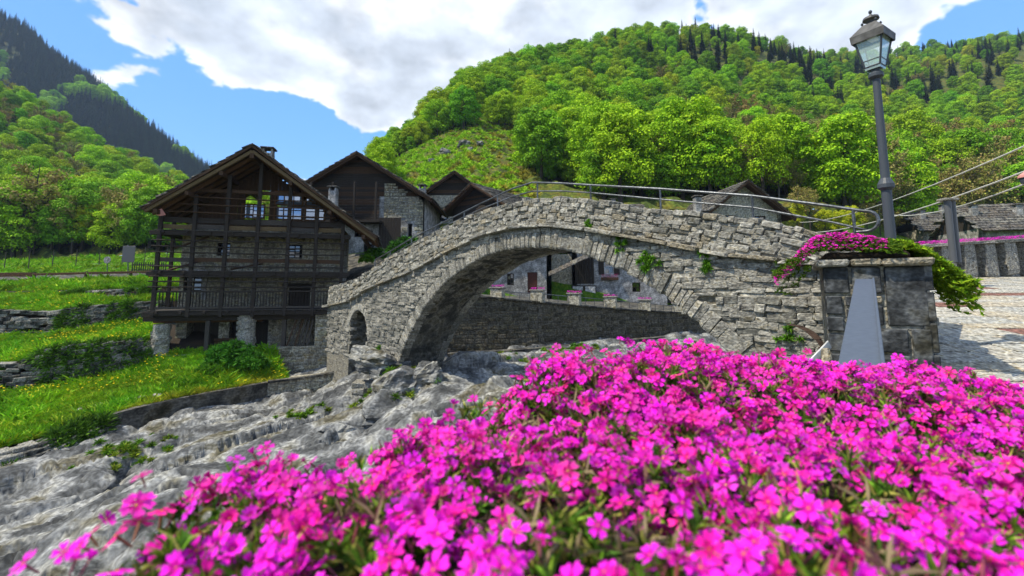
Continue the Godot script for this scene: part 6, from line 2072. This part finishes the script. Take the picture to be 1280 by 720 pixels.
	# loose stones in the meadow
	for k in 6:
		boulder(Vector3(-15.75, -4.35, -17.20) + Vector3(k * 0.42, 0.06 * k - 0.05, -0.16 * k), rng.randf_range(0.35, 0.6), 330 + k, "pale loose stone in the grass above the concrete wall", "loose stones in the meadow", M.bridge_pale, 0.5)
	# boulders round the left foot of the bridge
	boulder(Vector3(-4.84, -2.69, -17.00), 2.2, 341, "broad pale boulder carrying the left pier of the bridge", "", M.rock, 0.5)
	boulder(Vector3(-3.54, -3.26, -15.40), 2.0, 342, "big cracked boulder below the left pier, with a sunlit top", "", M.rock, 0.75)
	boulder(Vector3(-3.66, -3.78, -14.20), 1.9, 343, "tilted boulder lowest below the left pier", "", M.rock, 0.6)
	boulder(Vector3(-2.80, -2.86, -15.60), 1.2, 344, "rounded rock just inside the arch opening", "", M.rock, 0.8)
	boulder(Vector3(-4.78, -4.05, -13.20), 1.3, 345, "angular rock by the stream among the flower heads", "", M.rock, 0.6)
	var pier := thing("stone_buttress", Vector3(-5.12, -4.42, -16.60), "square grey stone buttress in the shade left of the pier boulders", "buttress")
	var p := Vector3(-5.23, -3.94, -16.90)
	for r in 10:
		for k in 2:
			stone(pier, "block", pick([M.bridge_grey, M.bridge_dark]), p + Vector3(-0.24 + 0.48 * k, 0.55 - 0.2 * r, 0), stone_basis(Vector3.RIGHT, Vector3.UP, Vector3(0, 0, 1), 0.5, 0.21, 0.6, 0.03))


func make_grass() -> void:
	var g := [[], [], []]
	var gc := [[], [], []]
	var dn := []
	for ti in [0, 1, 2, 3, 5]:
		var tg: Array = terraces[ti]
		var count: int = [26000, 15000, 12000, 7000, 0, 9000][ti]
		for k in count:
			var p := on_grid(tg, rng.randf(), rng.randf())
			var a := p.x / -p.z
			if a < -1.25 or a > -0.48:
				continue
			var f := n2.get_noise_2d(p.x * 0.6, p.z * 0.6)
			var j := rng.randi() % 3
			var sc := rng.randf_range(0.4, 1.1) * (1.0 + 0.7 * f) * (1.0 if ti < 3 else 1.5) * (1.9 if rng.randf() < 0.08 else 1.0)
			g[j].append(Transform3D(Basis.from_euler(Vector3(rng.randf_range(-0.2, 0.2), rng.randf() * TAU, rng.randf_range(-0.2, 0.2))) * Basis.from_scale(Vector3(sc * 1.3, sc, sc * 1.3)), p + Vector3(0, -0.02, 0)))
			var dry := 0.0
			if ti == 0:
				dry = clampf((p.z - lut([[-15.2, -14.2], [-13.8, -16.4], [-13.0, -17.6], [-12.2, -18.8], [-11.0, -20.4]], p.x)) * 1.2 + 1.2 + 1.5 * n2.get_noise_2d(p.x, p.z), 0.0, 1.0)
			var lush := 1.0 + 0.55 * n1.get_noise_2d(p.x * 0.9 + 7.0, p.z * 0.9) + 0.3 * n2.get_noise_2d(p.x * 1.7, p.z * 1.7)
			gc[j].append(Color(1.0 + 0.35 * n1.get_noise_2d(p.x * 1.5, p.z * 1.5), 1.0, 0.8).lerp(Color(1.9, 0.95, 1.5), dry * 0.8) * lush * rng.randf_range(0.75, 1.2))
			if ti < 4 and n3.get_noise_2d(p.x * 0.35 + 40.0, p.z * 0.5) > 0.04 and rng.randf() < 0.035:
				dn.append(Transform3D(Basis.from_euler(Vector3(0.2, rng.randf() * TAU, rng.randf_range(-0.2, 0.2))) * Basis.from_scale(Vector3.ONE * rng.randf_range(0.9, 1.7)), p + Vector3(0, 0.17 + 0.06 * rng.randf(), 0)))
	var gr := Node3D.new()
	gr.name = "meadow_grass"
	add_child(gr)
	meta(gr, "bright green spring grass on the meadow terraces", "grass", "", "stuff")
	for j in 3:
		scatter("blades", SH.grass[j], M.grass, g[j], gc[j], gr)
	var dd := scatter("dandelions", SH.dandelion, M.grass, dn, [])
	meta(dd, "yellow dandelions dotted through the meadow grass", "flowers")
	# weeds among the rocks and on the masonry
	var ws := []
	var wc := []
	for q in [Vector3(-11.85, -4.12, -14.60), Vector3(-12.15, -4.30, -14.40), Vector3(-11.40, -4.36, -15.00), Vector3(-7.11, -3.74, -15.50), Vector3(-6.94, -3.66, -15.70), Vector3(-4.52, -3.12, -15.60), Vector3(-4.37, -2.99, -16.00), Vector3(-4.16, -2.88, -16.00), Vector3(-3.70, -3.05, -15.50), Vector3(-3.20, -3.13, -15.00), Vector3(0.68, -2.91, -19.80), Vector3(1.89, -2.93, -22.00), Vector3(2.27, -3.12, -22.00), Vector3(3.09, -3.00, -22.50), Vector3(3.88, -3.01, -22.60), Vector3(-0.76, -3.04, -22.00), Vector3(9.87, -2.59, -26.00)]:
		for k in 16:
			var p: Vector3 = q + Vector3(rng.randfn() * 0.4, 0, rng.randfn() * 0.4)
			p.y = rock_point(p.x, p.z).y
			ws.append(Transform3D(tilt(Vector3(rng.randf_range(-0.3, 0.3), 1, 0.2).normalized()) * Basis.from_scale(Vector3.ONE * rng.randf_range(0.25, 0.65)), p))
			wc.append((Color(1.5, 1.4, 0.9) if rng.randf() < 0.6 else Color(2.6, 1.6, 1.2)) * rng.randf_range(0.5, 1.0))
	var wd := scatter("rock_weeds", SH.bushy, M.leaf, ws, wc)
	meta(wd, "weeds and dry grass growing in cracks of the stream rocks", "weeds")
	# plants rooted in the bridge
	var bpl := [[4.0, 0.95, 0.55, "green fern hanging on the arch ring below the ledge"], [3.4, 0.55, 0.8, "light green plant spilling over the arch edge"], [1.05, -0.75, 0.6, "leafy weed growing low on the bridge face"], [4.9, 1.45, 0.5, "tiny tuft of moss on the ledge near the crown"], [14.9, -2.4, 0.9, "small green weed at the foot of the left pier"], [2.3, 0.45, 0.6, "small moss tuft right of the arch ring"]]
	for q in bpl:
		var s := []
		var c := []
		var o := thing("wall_plant", bp(q[0], q[1] - 0.1, -0.02), q[3], "plant")
		for k in 9:
			s.append(Transform3D(tilt((BN * -0.8 + Vector3(rng.randf_range(-0.4, 0.4), 0.5, 0)).normalized()) * Basis.from_scale(Vector3.ONE * rng.randf_range(0.3, 0.55) * q[2]), bp(q[0] + rng.randfn() * 0.12 * q[2], q[1] + rng.randfn() * 0.14 * q[2], -0.03)))
			c.append(Color(1.3, 1.4, 0.9) * rng.randf_range(0.6, 1.2))
		scatter("foliage", SH.bushy, M.leaf, s, c, o)
		part(o, "stem", lathe([[0.012, 0], [0.006, 0.12]], 5), M.bark, Transform3D(Basis.IDENTITY, bp(q[0], q[1] - 0.1, -0.02)))
	# shrubs: by the house foot, by the tall house, by the lane
	var shr := [[Vector3(-12.98, -3.06, -21.60), 1.5, Color(0.6, 0.9, 0.8), "round dark green bush below the timber house column"], [Vector3(-11.93, -3.25, -21.20), 1.1, Color(0.7, 1.0, 0.8), "low leafy bush at the corner of the house plinth"], [Vector3(-13.33, -3.51, -20.60), 0.9, Color(1.1, 1.2, 0.8), "small light bush in the meadow below the house"], [Vector3(-7.25, 2.78, -30.50), 1.7, Color(0.6, 0.85, 0.8), "dark evergreen shrub before the white wall of the tall house"], [Vector3(-8.07, 2.08, -27.00), 1.0, Color(0.8, 1.0, 0.8), "shrub between the timber house and the bridge ramp"], [Vector3(-8.32, 1.82, -26.00), 0.7, Color(1.2, 1.3, 0.8), "tuft of bright grass by the bridge ramp"], [Vector3(3.36, -2.91, -23.00), 0.9, Color(0.9, 1.1, 0.8), "green bush at the foot of the lane wall"]]
	for q in shr:
		var o := thing("shrub", q[0] + Vector3(0, -0.3, 0), q[3], "shrub")
		var s := []
		var c := []
		for k in 46:
			var d := Vector3(rng.randfn(), absf(rng.randfn()), rng.randfn()).normalized()
			s.append(Transform3D(tilt((d + Vector3(0, 0.4, 0)).normalized()) * Basis.from_scale(Vector3.ONE * rng.randf_range(0.6, 1.0) * q[1] * 0.8), q[0] + d * q[1] * Vector3(0.65, 0.6, 0.65) * pow(rng.randf(), 0.4) + Vector3(0, -0.25, 0)))
			c.append(q[2] * rng.randf_range(0.6, 1.2))
		scatter("foliage", SH.bushy, M.leaf, s, c, o)
		part(o, "stem", lathe([[0.05 * q[1], 0], [0.03 * q[1], 0.5 * q[1]]], 6), M.bark, Transform3D(Basis.IDENTITY, o.position))


# ---------- things near the lane and the square ----------

func make_lane_things() -> void:
	var f := thing("lane_fence", Vector3(-31.34, 0.68, -32.60), "long brown metal guard rail along the lane above the meadows", "fence")
	var top := [Vector3(-41.39, 1.01, -32.40), Vector3(-36.40, 1.05, -32.50), Vector3(-34.13, 1.07, -32.50), Vector3(-30.44, 1.16, -32.50), Vector3(-27.40, 1.22, -32.60), Vector3(-24.27, 1.28, -32.60)]
	for i in top.size() - 1:
		beam(f, "rail", top[i], top[i + 1], 0.08, 0.30 if i < 2 else 0.16, M.corten)
	for q in [Vector3(-38.74, 0.57, -32.60), Vector3(-34.13, 0.62, -32.60), Vector3(-30.43, 0.68, -32.60), Vector3(-27.24, 0.74, -32.60), Vector3(-25.08, 0.79, -32.60)]:
		beam(f, "post", q + Vector3(0, -0.5, -0.06), q + Vector3(0, 0.62, -0.06), 0.14, 0.14, M.wood_dark)
	var s := thing("road_sign", Vector3(-30.29, 1.69, -36.00), "dark back of a square road sign on a post by the lane", "sign")
	bar(s, "post", [Vector3(-30.22, 0.88, -36.00), Vector3(-30.46, 3.53, -36.00)], 0.04, M.steel)
	box_part(s, "panel", Vector3(-0.5, 0.45, 0.05), Vector3(0.5, 1.75, 0.08), M.flue, 0.02)
	var s2 := thing("round_sign", Vector3(-31.47, 1.48, -35.50), "small pale round sign beside the square road sign", "sign")
	bar(s2, "post", [Vector3(-31.42, 0.99, -35.50), Vector3(-31.57, 2.48, -35.50)], 0.03, M.steel)
	part(s2, "disc", lathe([[0.0, -0.012], [0.27, -0.012], [0.27, 0.012], [0.0, 0.012]], 18), M.plaster_white, Transform3D(Basis.from_euler(Vector3(PI / 2, 0, 0)), Vector3(-31.46, 2.29, -35.40)))
	var fe := thing("picket_fence", Vector3(-28.21, 1.46, -35.00), "grey picket fence behind the lane beside the signs", "fence")
	for k in 16:
		beam(fe, "picket", Vector3(-29.12, 1.34, -35.00) + Vector3(k * 0.17, -0.1, 0), Vector3(-29.12, 1.34, -35.00) + Vector3(k * 0.17, 0.75, 0), 0.03, 0.09, M.wood_grey)
	for y in [0.15, 0.55]:
		beam(fe, "fence_rail", Vector3(-29.12, 1.34, -35.00) + Vector3(-0.1, y, -0.05), Vector3(-29.12, 1.34, -35.00) + Vector3(2.8, y, -0.05), 0.05, 0.08, M.wood_grey)
	# wire fence posts in the field behind
	for k in 9:
		var q := Vector3(-46.73, 1.76, -42.00) + Vector3(k * 1.9, 0.1 * k, -0.3 * k)
		single("fence_stake", lathe([[0.04, -0.3], [0.035, 1.7]], 6), M.wood_grey, Transform3D(Basis.IDENTITY, q), "thin wooden stake of the field fence beyond the lane", "stake", "stakes of the field fence")
	# cables across the slope
	var cb := [[Vector3(13.13, 3.72, -11.00), Vector3(24.24, 5.62, -38.00), 0.5, "upper of the pale cables slanting down behind the lamp"], [Vector3(12.45, 2.91, -10.50), Vector3(21.96, 4.56, -36.00), 0.6, "thick pale cable slanting down behind the lamp post"], [Vector3(13.01, 2.74, -11.00), Vector3(25.04, 4.98, -30.00), 0.4, "thin lower cable above the slate roofs"]]
	for q in cb:
		var pts := []
		for i in 17:
			var t := i / 16.0
			pts.append(q[0].lerp(q[1], t) + Vector3(0, -4.0 * q[2] * t * (1.0 - t), 0))
		var m := MB.new()
		var rad := []
		for i in 17:
			rad.append(0.022)
		m.tube(pts, rad, 5)
		single("overhead_cable", m.mesh(), M.cable, Transform3D.IDENTITY, q[3], "cable")
	# double flue behind the planter
	var fl := thing("twin_flue", Vector3(11.65, 1.31, -12.00), "pair of dark metal flue pipes under one slab beyond the planter", "flue")
	for k in 2:
		part(fl, "pipe", lathe([[0.078, -0.6], [0.078, 1.05]], 14), M.flue, Transform3D(Basis.IDENTITY, fl.position + Vector3(-0.02 + 0.15 * k, 0, -0.04 * k)))
	box_part(fl, "cap_slab", Vector3(-0.17, 1.05, -0.16), Vector3(0.2, 1.11, 0.12), M.bridge_grey, 0.02)
	# edge of a red lantern hanging on the cable
	var ln := thing("red_lantern", Vector3(12.21, 2.64, -10.60), "red topped hanging lantern cut by the picture edge beside the cables", "lantern")
	part(ln, "shade", lathe([[0.15, 0.0], [0.14, 0.06], [0.05, 0.13], [0.03, 0.16]], 14), M.red_shade, Transform3D(Basis.IDENTITY, ln.position))
	part(ln, "globe", lathe([[0.03, -0.16], [0.1, -0.13], [0.12, -0.06], [0.11, 0.0]], 14), M.lamp_iron, Transform3D(Basis.IDENTITY, ln.position))
	bar(ln, "hanger", [ln.position + Vector3(0, 0.15, 0), ln.position + Vector3(0.05, 0.3, 0)], 0.012, M.lamp_iron, 5)


func pave_y(z: float) -> float:
	return -0.95 + 0.14 * (-z - 4.9)


func make_square() -> void:
	# paved ramp beside the bridge: flagstones, some rows of red porphyry
	var b := MB.new()
	var A := Vector3(1.2, 0, -0.4)
	b.quad(Vector3(1.4, pave_y(0.5) - 0.07, 0.5), Vector3(5.2, pave_y(-7.0) - 0.07, -7.0), Vector3(11.0, pave_y(-16.5) - 0.07, -16.5), Vector3(30.0, pave_y(-16.5) - 0.07, -16.5))
	b.quad(Vector3(1.4, pave_y(0.5) - 0.07, 0.5), Vector3(30.0, pave_y(-16.5) - 0.07, -16.5), Vector3(30.0, pave_y(0.5) - 0.07, 0.5), Vector3(15, pave_y(0.5) - 0.07, 0.5))
	var base := structure("pavement", b.mesh(), M.mortar)
	var z := -2.6
	var count := 0
	while z > -16.0:
		var d := rng.randf_range(0.32, 0.55) * (1.0 + maxf(0.0, (-z - 7.0) * 0.06))
		var x0 := 4.75 + (maxf(0.0, -z - 5.0)) * 0.88
		var x1 := 1.24 * -z + 0.5
		var x := x0 - rng.randf() * 0.4
		while x < x1:
			var w := rng.randf_range(0.45, 1.2) * (1.0 + maxf(0.0, (-z - 8.0) * 0.05))
			var c := Vector3(x + w * 0.5, pave_y(z - d * 0.5) - 0.025 + rng.randf_range(-0.006, 0.006), z - d * 0.5)
			x += w
			var sx := c.x / -c.z
			var red := (absf(c.z + 12.2) < 0.3 and sx > 0.98 and sx < 1.06) or (absf(c.z + 11.0) < 0.3 and sx > 1.0) or (absf(c.z + 9.3) < 0.22 and sx < 1.0) or (absf(c.z + 7.1) < 0.3 and sx > 1.07 and sx < 1.2)
			var sb := MB.new()
			sb.chbox(Transform3D.IDENTITY, Vector3(w - 0.035, 0.05, d - 0.035) * 0.5, Vector3.ONE * 0.008, 0.02, rng)
			part(base, "flagstone", sb.mesh(), M.porphyry if red else pick([M.paving, M.paving, M.paving_warm, M.paving_cool, M.paving]), Transform3D(Basis.from_euler(Vector3(atan(0.14) + rng.randf_range(-0.008, 0.008), 0, rng.randf_range(-0.006, 0.006))), c))
			count += 1
		z -= d
	# low wall with rounded pillars and a long flower box beyond the square
	var o := thing("square_wall", Vector3(15.88, 0.44, -15.00), "low pale wall with stone pillars and pink flowers on top at the edge of the square", "wall")
	var l := Vector3(12.66, 0.32, -14.20)
	var r := Vector3(17.14, 0.61, -14.60)
	var x := (r - l).normalized()
	var bk := x.cross(Vector3.UP).normalized()
	var wl := MB.new()
	wl.box(Transform3D(Basis(x, bk.cross(x), bk), (l + r) * 0.5 + Vector3(0, 0.35, 0) - bk * 0.3), Vector3(l.distance_to(r) * 0.5, 0.5, 0.08))
	part(o, "panel_wall", wl.mesh(), M.plaster)
	for k in 7:
		var q := l + x * (0.3 + k * 0.74)
		part(o, "pillar", SH.stones[k % 10], M.bridge_grey, Transform3D(Basis(x, Vector3.UP, bk) * Basis.from_scale(Vector3(0.22, 0.56, 0.16)), q + Vector3(0, 0.46, 0) - bk * 0.12))
	for k in 4:
		part(o, "top_slab", SH.stones[(k + 3) % 10], M.bridge_grey, Transform3D(Basis(x, bk.cross(x), bk) * Basis.from_scale(Vector3(0.68, 0.05, 0.26)), l + x * (0.65 + 1.33 * k) + Vector3(0, 1.02, 0) - bk * 0.16))
	var fl := []
	var fc := []
	for k in 1500:
		var q := l + x * rng.randf_range(0.1, 5.3) + bk * rng.randf_range(-0.34, 0.06)
		fl.append(Transform3D(tilt(Vector3(rng.randf_range(-0.5, 0.5), 1, rng.randf_range(0, 0.8)).normalized()) * Basis.from_scale(Vector3.ONE * 1.5), q + Vector3(0, 1.08 + rng.randf() * 0.10, 0)))
		fc.append(Color(1, 1, 1) * rng.randf_range(0.5, 1.0))
	scatter("blossoms", SH.flower_small, M.petal, fl, fc, o)


# ---------- the flower bed in front ----------

func bed_y(x: float, z: float) -> float:
	var sw := 0.0
	var sy := 0.0
	for q in bed_ctl:
		var w := 1.0 / pow((x - q.x) * (x - q.x) + (z - q.z) * (z - q.z) + 0.0006, 2.0)
		sw += w
		sy += w * q.y
	return sy / sw + 0.016 * n1.get_noise_2d(x * 42.0, z * 42.0) + 0.008 * n2.get_noise_2d(x * 40.0, z * 40.0)


var bed_ctl := []


func make_flower_bed() -> void:
	bed_ctl = [Vector3(-0.25, -0.17, -0.27), Vector3(-0.17, -0.16, -0.26), Vector3(0.00, -0.14, -0.23), Vector3(0.14, -0.14, -0.23), Vector3(0.25, -0.15, -0.24), Vector3(0.39, -0.16, -0.28), Vector3(-0.25, -0.16, -0.30), Vector3(-0.25, -0.16, -0.34), Vector3(-0.18, -0.15, -0.32), Vector3(-0.23, -0.16, -0.41), Vector3(-0.17, -0.16, -0.43), Vector3(-0.15, -0.16, -0.45), Vector3(-0.08, -0.15, -0.36), Vector3(-0.08, -0.15, -0.50), Vector3(-0.02, -0.13, -0.55), Vector3(0.00, -0.14, -0.42), Vector3(0.06, -0.10, -0.61), Vector3(0.14, -0.10, -0.66), Vector3(0.12, -0.13, -0.44), Vector3(0.25, -0.09, -0.70), Vector3(0.13, -0.14, -0.31), Vector3(0.37, -0.11, -0.70), Vector3(0.45, -0.12, -0.68), Vector3(0.34, -0.15, -0.44), Vector3(0.54, -0.12, -0.68), Vector3(0.61, -0.12, -0.66), Vector3(0.68, -0.14, -0.62), Vector3(0.46, -0.16, -0.43), Vector3(0.74, -0.17, -0.58), Vector3(0.27, -0.15, -0.32), Vector3(0.37, -0.16, -0.34)]
	var rim := [Vector3(-0.27, -0.16, -0.28), Vector3(-0.30, -0.16, -0.34), Vector3(-0.29, -0.16, -0.39), Vector3(-0.25, -0.16, -0.42), Vector3(-0.18, -0.16, -0.44), Vector3(-0.14, -0.16, -0.45), Vector3(-0.08, -0.14, -0.51), Vector3(0.00, -0.12, -0.58), Vector3(0.08, -0.11, -0.65), Vector3(0.17, -0.09, -0.72), Vector3(0.27, -0.09, -0.75), Vector3(0.40, -0.11, -0.75), Vector3(0.48, -0.12, -0.72), Vector3(0.57, -0.12, -0.72), Vector3(0.65, -0.12, -0.70), Vector3(0.72, -0.14, -0.66), Vector3(0.84, -0.18, -0.64)]
	var o := thing("phlox_bed", Vector3(0.2, -0.24, -0.45), "mass of bright magenta creeping phlox in the immediate foreground", "flower bed")
	# far edge of the bed as z over x
	var edge := []
	for q in rim:
		edge.append([q.x, q.z])
	# soil mound
	var g := []
	for i in 50:
		g.append([])
		for j in 110:
			var x := -0.33 + 1.25 * j / 109.0
			var z := -0.12 - 0.68 * i / 49.0
			var d: float = z - lut(edge, x)
			g[i].append(Vector3(x, bed_y(x, z) - 0.034 - (pow(-d / 0.06, 1.5) * 0.08 if d < 0.0 else 0.0) + 0.006 * n1.get_noise_2d(x * 300.0, z * 300.0), z))
	part(o, "soil", grid_mesh(g), M.soil)
	var lf := [[], [], [], []]
	var lc := [[], [], [], []]
	var dr := []
	for k in 7600:
		var x := rng.randf_range(-0.34, 0.92)
		var z := rng.randf_range(-0.78, -0.14)
		var d: float = z - lut(edge, x)
		if d < -0.012 or x < -0.25:
			continue
		var p := Vector3(x, bed_y(x, z) - rng.randf_range(0.006, 0.034), z)
		var up := Vector3(rng.randfn() * 0.35, 1.0, rng.randfn() * 0.35).normalized()
		if rng.randf() < 0.2:
			dr.append(Transform3D(tilt(up) * Basis.from_scale(Vector3.ONE * rng.randf_range(0.7, 1.2)), p))
		else:
			var j := rng.randi() % 4
			lf[j].append(Transform3D(tilt(up) * Basis.from_scale(Vector3.ONE * rng.randf_range(0.7, 1.25)), p))
			lc[j].append(Color(1.0, 1.0, 0.9) * rng.randf_range(0.6, 1.5))
	for j in 4:
		scatter("leaves", SH.phlox_tufts[j], M.leaf, lf[j], lc[j], o)
	scatter("dry_leaves", SH.dry_tuft, M.leaf, dr, [], o)
	# blossoms: the nearest three hundred in view one by one, the others together
	var fl := []
	for k in 10500:
		var x := rng.randf_range(-0.33, 0.95)
		var z := rng.randf_range(-0.78, -0.15)
		var d: float = z - lut(edge, x)
		if d < -0.016 or x < -0.25 + 0.02 * n1.get_noise_2d(z * 90.0, 3.0):
			continue
		# the cover is dense at the back and breaks up towards the front
		var cover := 0.86 + 0.9 * n2.get_noise_2d(x * 14.0, z * 14.0) - clampf((z + 0.42) * 2.4, 0.0, 0.42)
		if rng.randf() > cover:
			continue
		var y := bed_y(x, z) + rng.randf_range(-0.016, 0.009)
		if d < 0.03:
			y += rng.randf_range(-0.012, 0.010)
		fl.append(Vector3(x, y, z))
	# a few sprigs beyond the ragged edge
	for q in [Vector3(-0.25, -0.16, -0.42), Vector3(-0.24, -0.16, -0.44), Vector3(-0.21, -0.16, -0.42), Vector3(-0.23, -0.16, -0.40), Vector3(-0.26, -0.15, -0.33), Vector3(-0.27, -0.16, -0.31), Vector3(-0.26, -0.16, -0.29), Vector3(-0.27, -0.15, -0.35)]:
		for k in 3:
			fl.append(q + Vector3(rng.randfn() * 0.012, rng.randfn() * 0.008, rng.randfn() * 0.012))
	var ranked := []
	for p in fl:
		var v := Vector2(p.x / -p.z, p.y / -p.z)
		ranked.append([-p.z if absf(v.x) < 1.16 and v.y > -0.66 else 9.0 - p.z, p])
	ranked.sort_custom(func(a, b): return a[0] < b[0])
	var pm := [M.petal, M.petal_deep, M.petal_pale]
	var rest := [[], [], [], [], [], []]
	var rc := [[], [], [], [], [], []]
	for i in ranked.size():
		var p: Vector3 = ranked[i][1]
		var up := Vector3(rng.randfn() * 0.65 - 0.15, 1.0, rng.randfn() * 0.65 + 0.3).normalized()
		var k := rng.randi() % 5 if rng.randf() < 0.9 else 5
		var t := Transform3D(tilt(up) * Basis.from_scale(Vector3.ONE * rng.randf_range(0.75, 1.25)), p)
		if i < 300:
			part(o, "blossom", SH.flowers[k], pm[[0, 0, 1, 2, 0][rng.randi() % 5]], t)
		else:
			rest[k].append(t)
			rc[k].append(Color(rng.randf_range(0.8, 1.08), rng.randf_range(0.4, 2.2), rng.randf_range(0.5, 1.05)) * rng.randf_range(0.6, 1.05))
	for k in 6:
		scatter("blossoms", SH.flowers[k], M.petal, rest[k], rc[k], o)
	# the wall that carries the bed
	var w := thing("planter_wall", Vector3(0.3, -2.0, -0.4), "low stone wall that carries the foreground flower bed", "wall")
	box_part(w, "wall_body", Vector3(-0.62, 0.2, -0.30), Vector3(0.7, 1.72, 0.32), M.bridge_grey, 0.02)


func _ready() -> void:
	rng.seed = 20240
	n1.seed = 4
	n1.frequency = 0.22
	n1.fractal_octaves = 4
	n2.seed = 19
	n2.frequency = 0.5
	n2.fractal_octaves = 3
	n3.seed = 27
	n3.frequency = 0.35
	n3.fractal_octaves = 2
	for q in [slab_value, slab_edge]:
		q.seed = 8
		q.frequency = 0.62
		q.noise_type = FastNoiseLite.TYPE_CELLULAR
		q.fractal_type = FastNoiseLite.FRACTAL_NONE
		q.cellular_jitter = 0.9
	slab_value.cellular_return_type = FastNoiseLite.RETURN_CELL_VALUE
	slab_edge.cellular_return_type = FastNoiseLite.RETURN_DISTANCE2_SUB
	make_light()
	make_materials()
	M.leaf_b = leafy("leaf_b", Color(0.85, 0.88, 0.8), 0.55)
	M.leaf_c = leafy("leaf_c", Color(1.0, 0.92, 0.9), 0.55)
	M.petal_deep = leafy("petal_deep", Color(0.8, 0.5, 0.5), 0.6)
	M.petal_pale = leafy("petal_pale", Color(1.0, 1.0, 1.0), 0.7)
	stone_shapes()
	plant_shapes()
	make_ground()
	make_bridge()
	make_stream_walls()
	make_timber_house()
	make_village()
	make_square()
	make_pedestal()
	make_lamp()
	make_handrail()
	make_banks()
	make_knoll()
	make_lane_things()
	make_woods()
	make_grass()
	make_flower_bed()
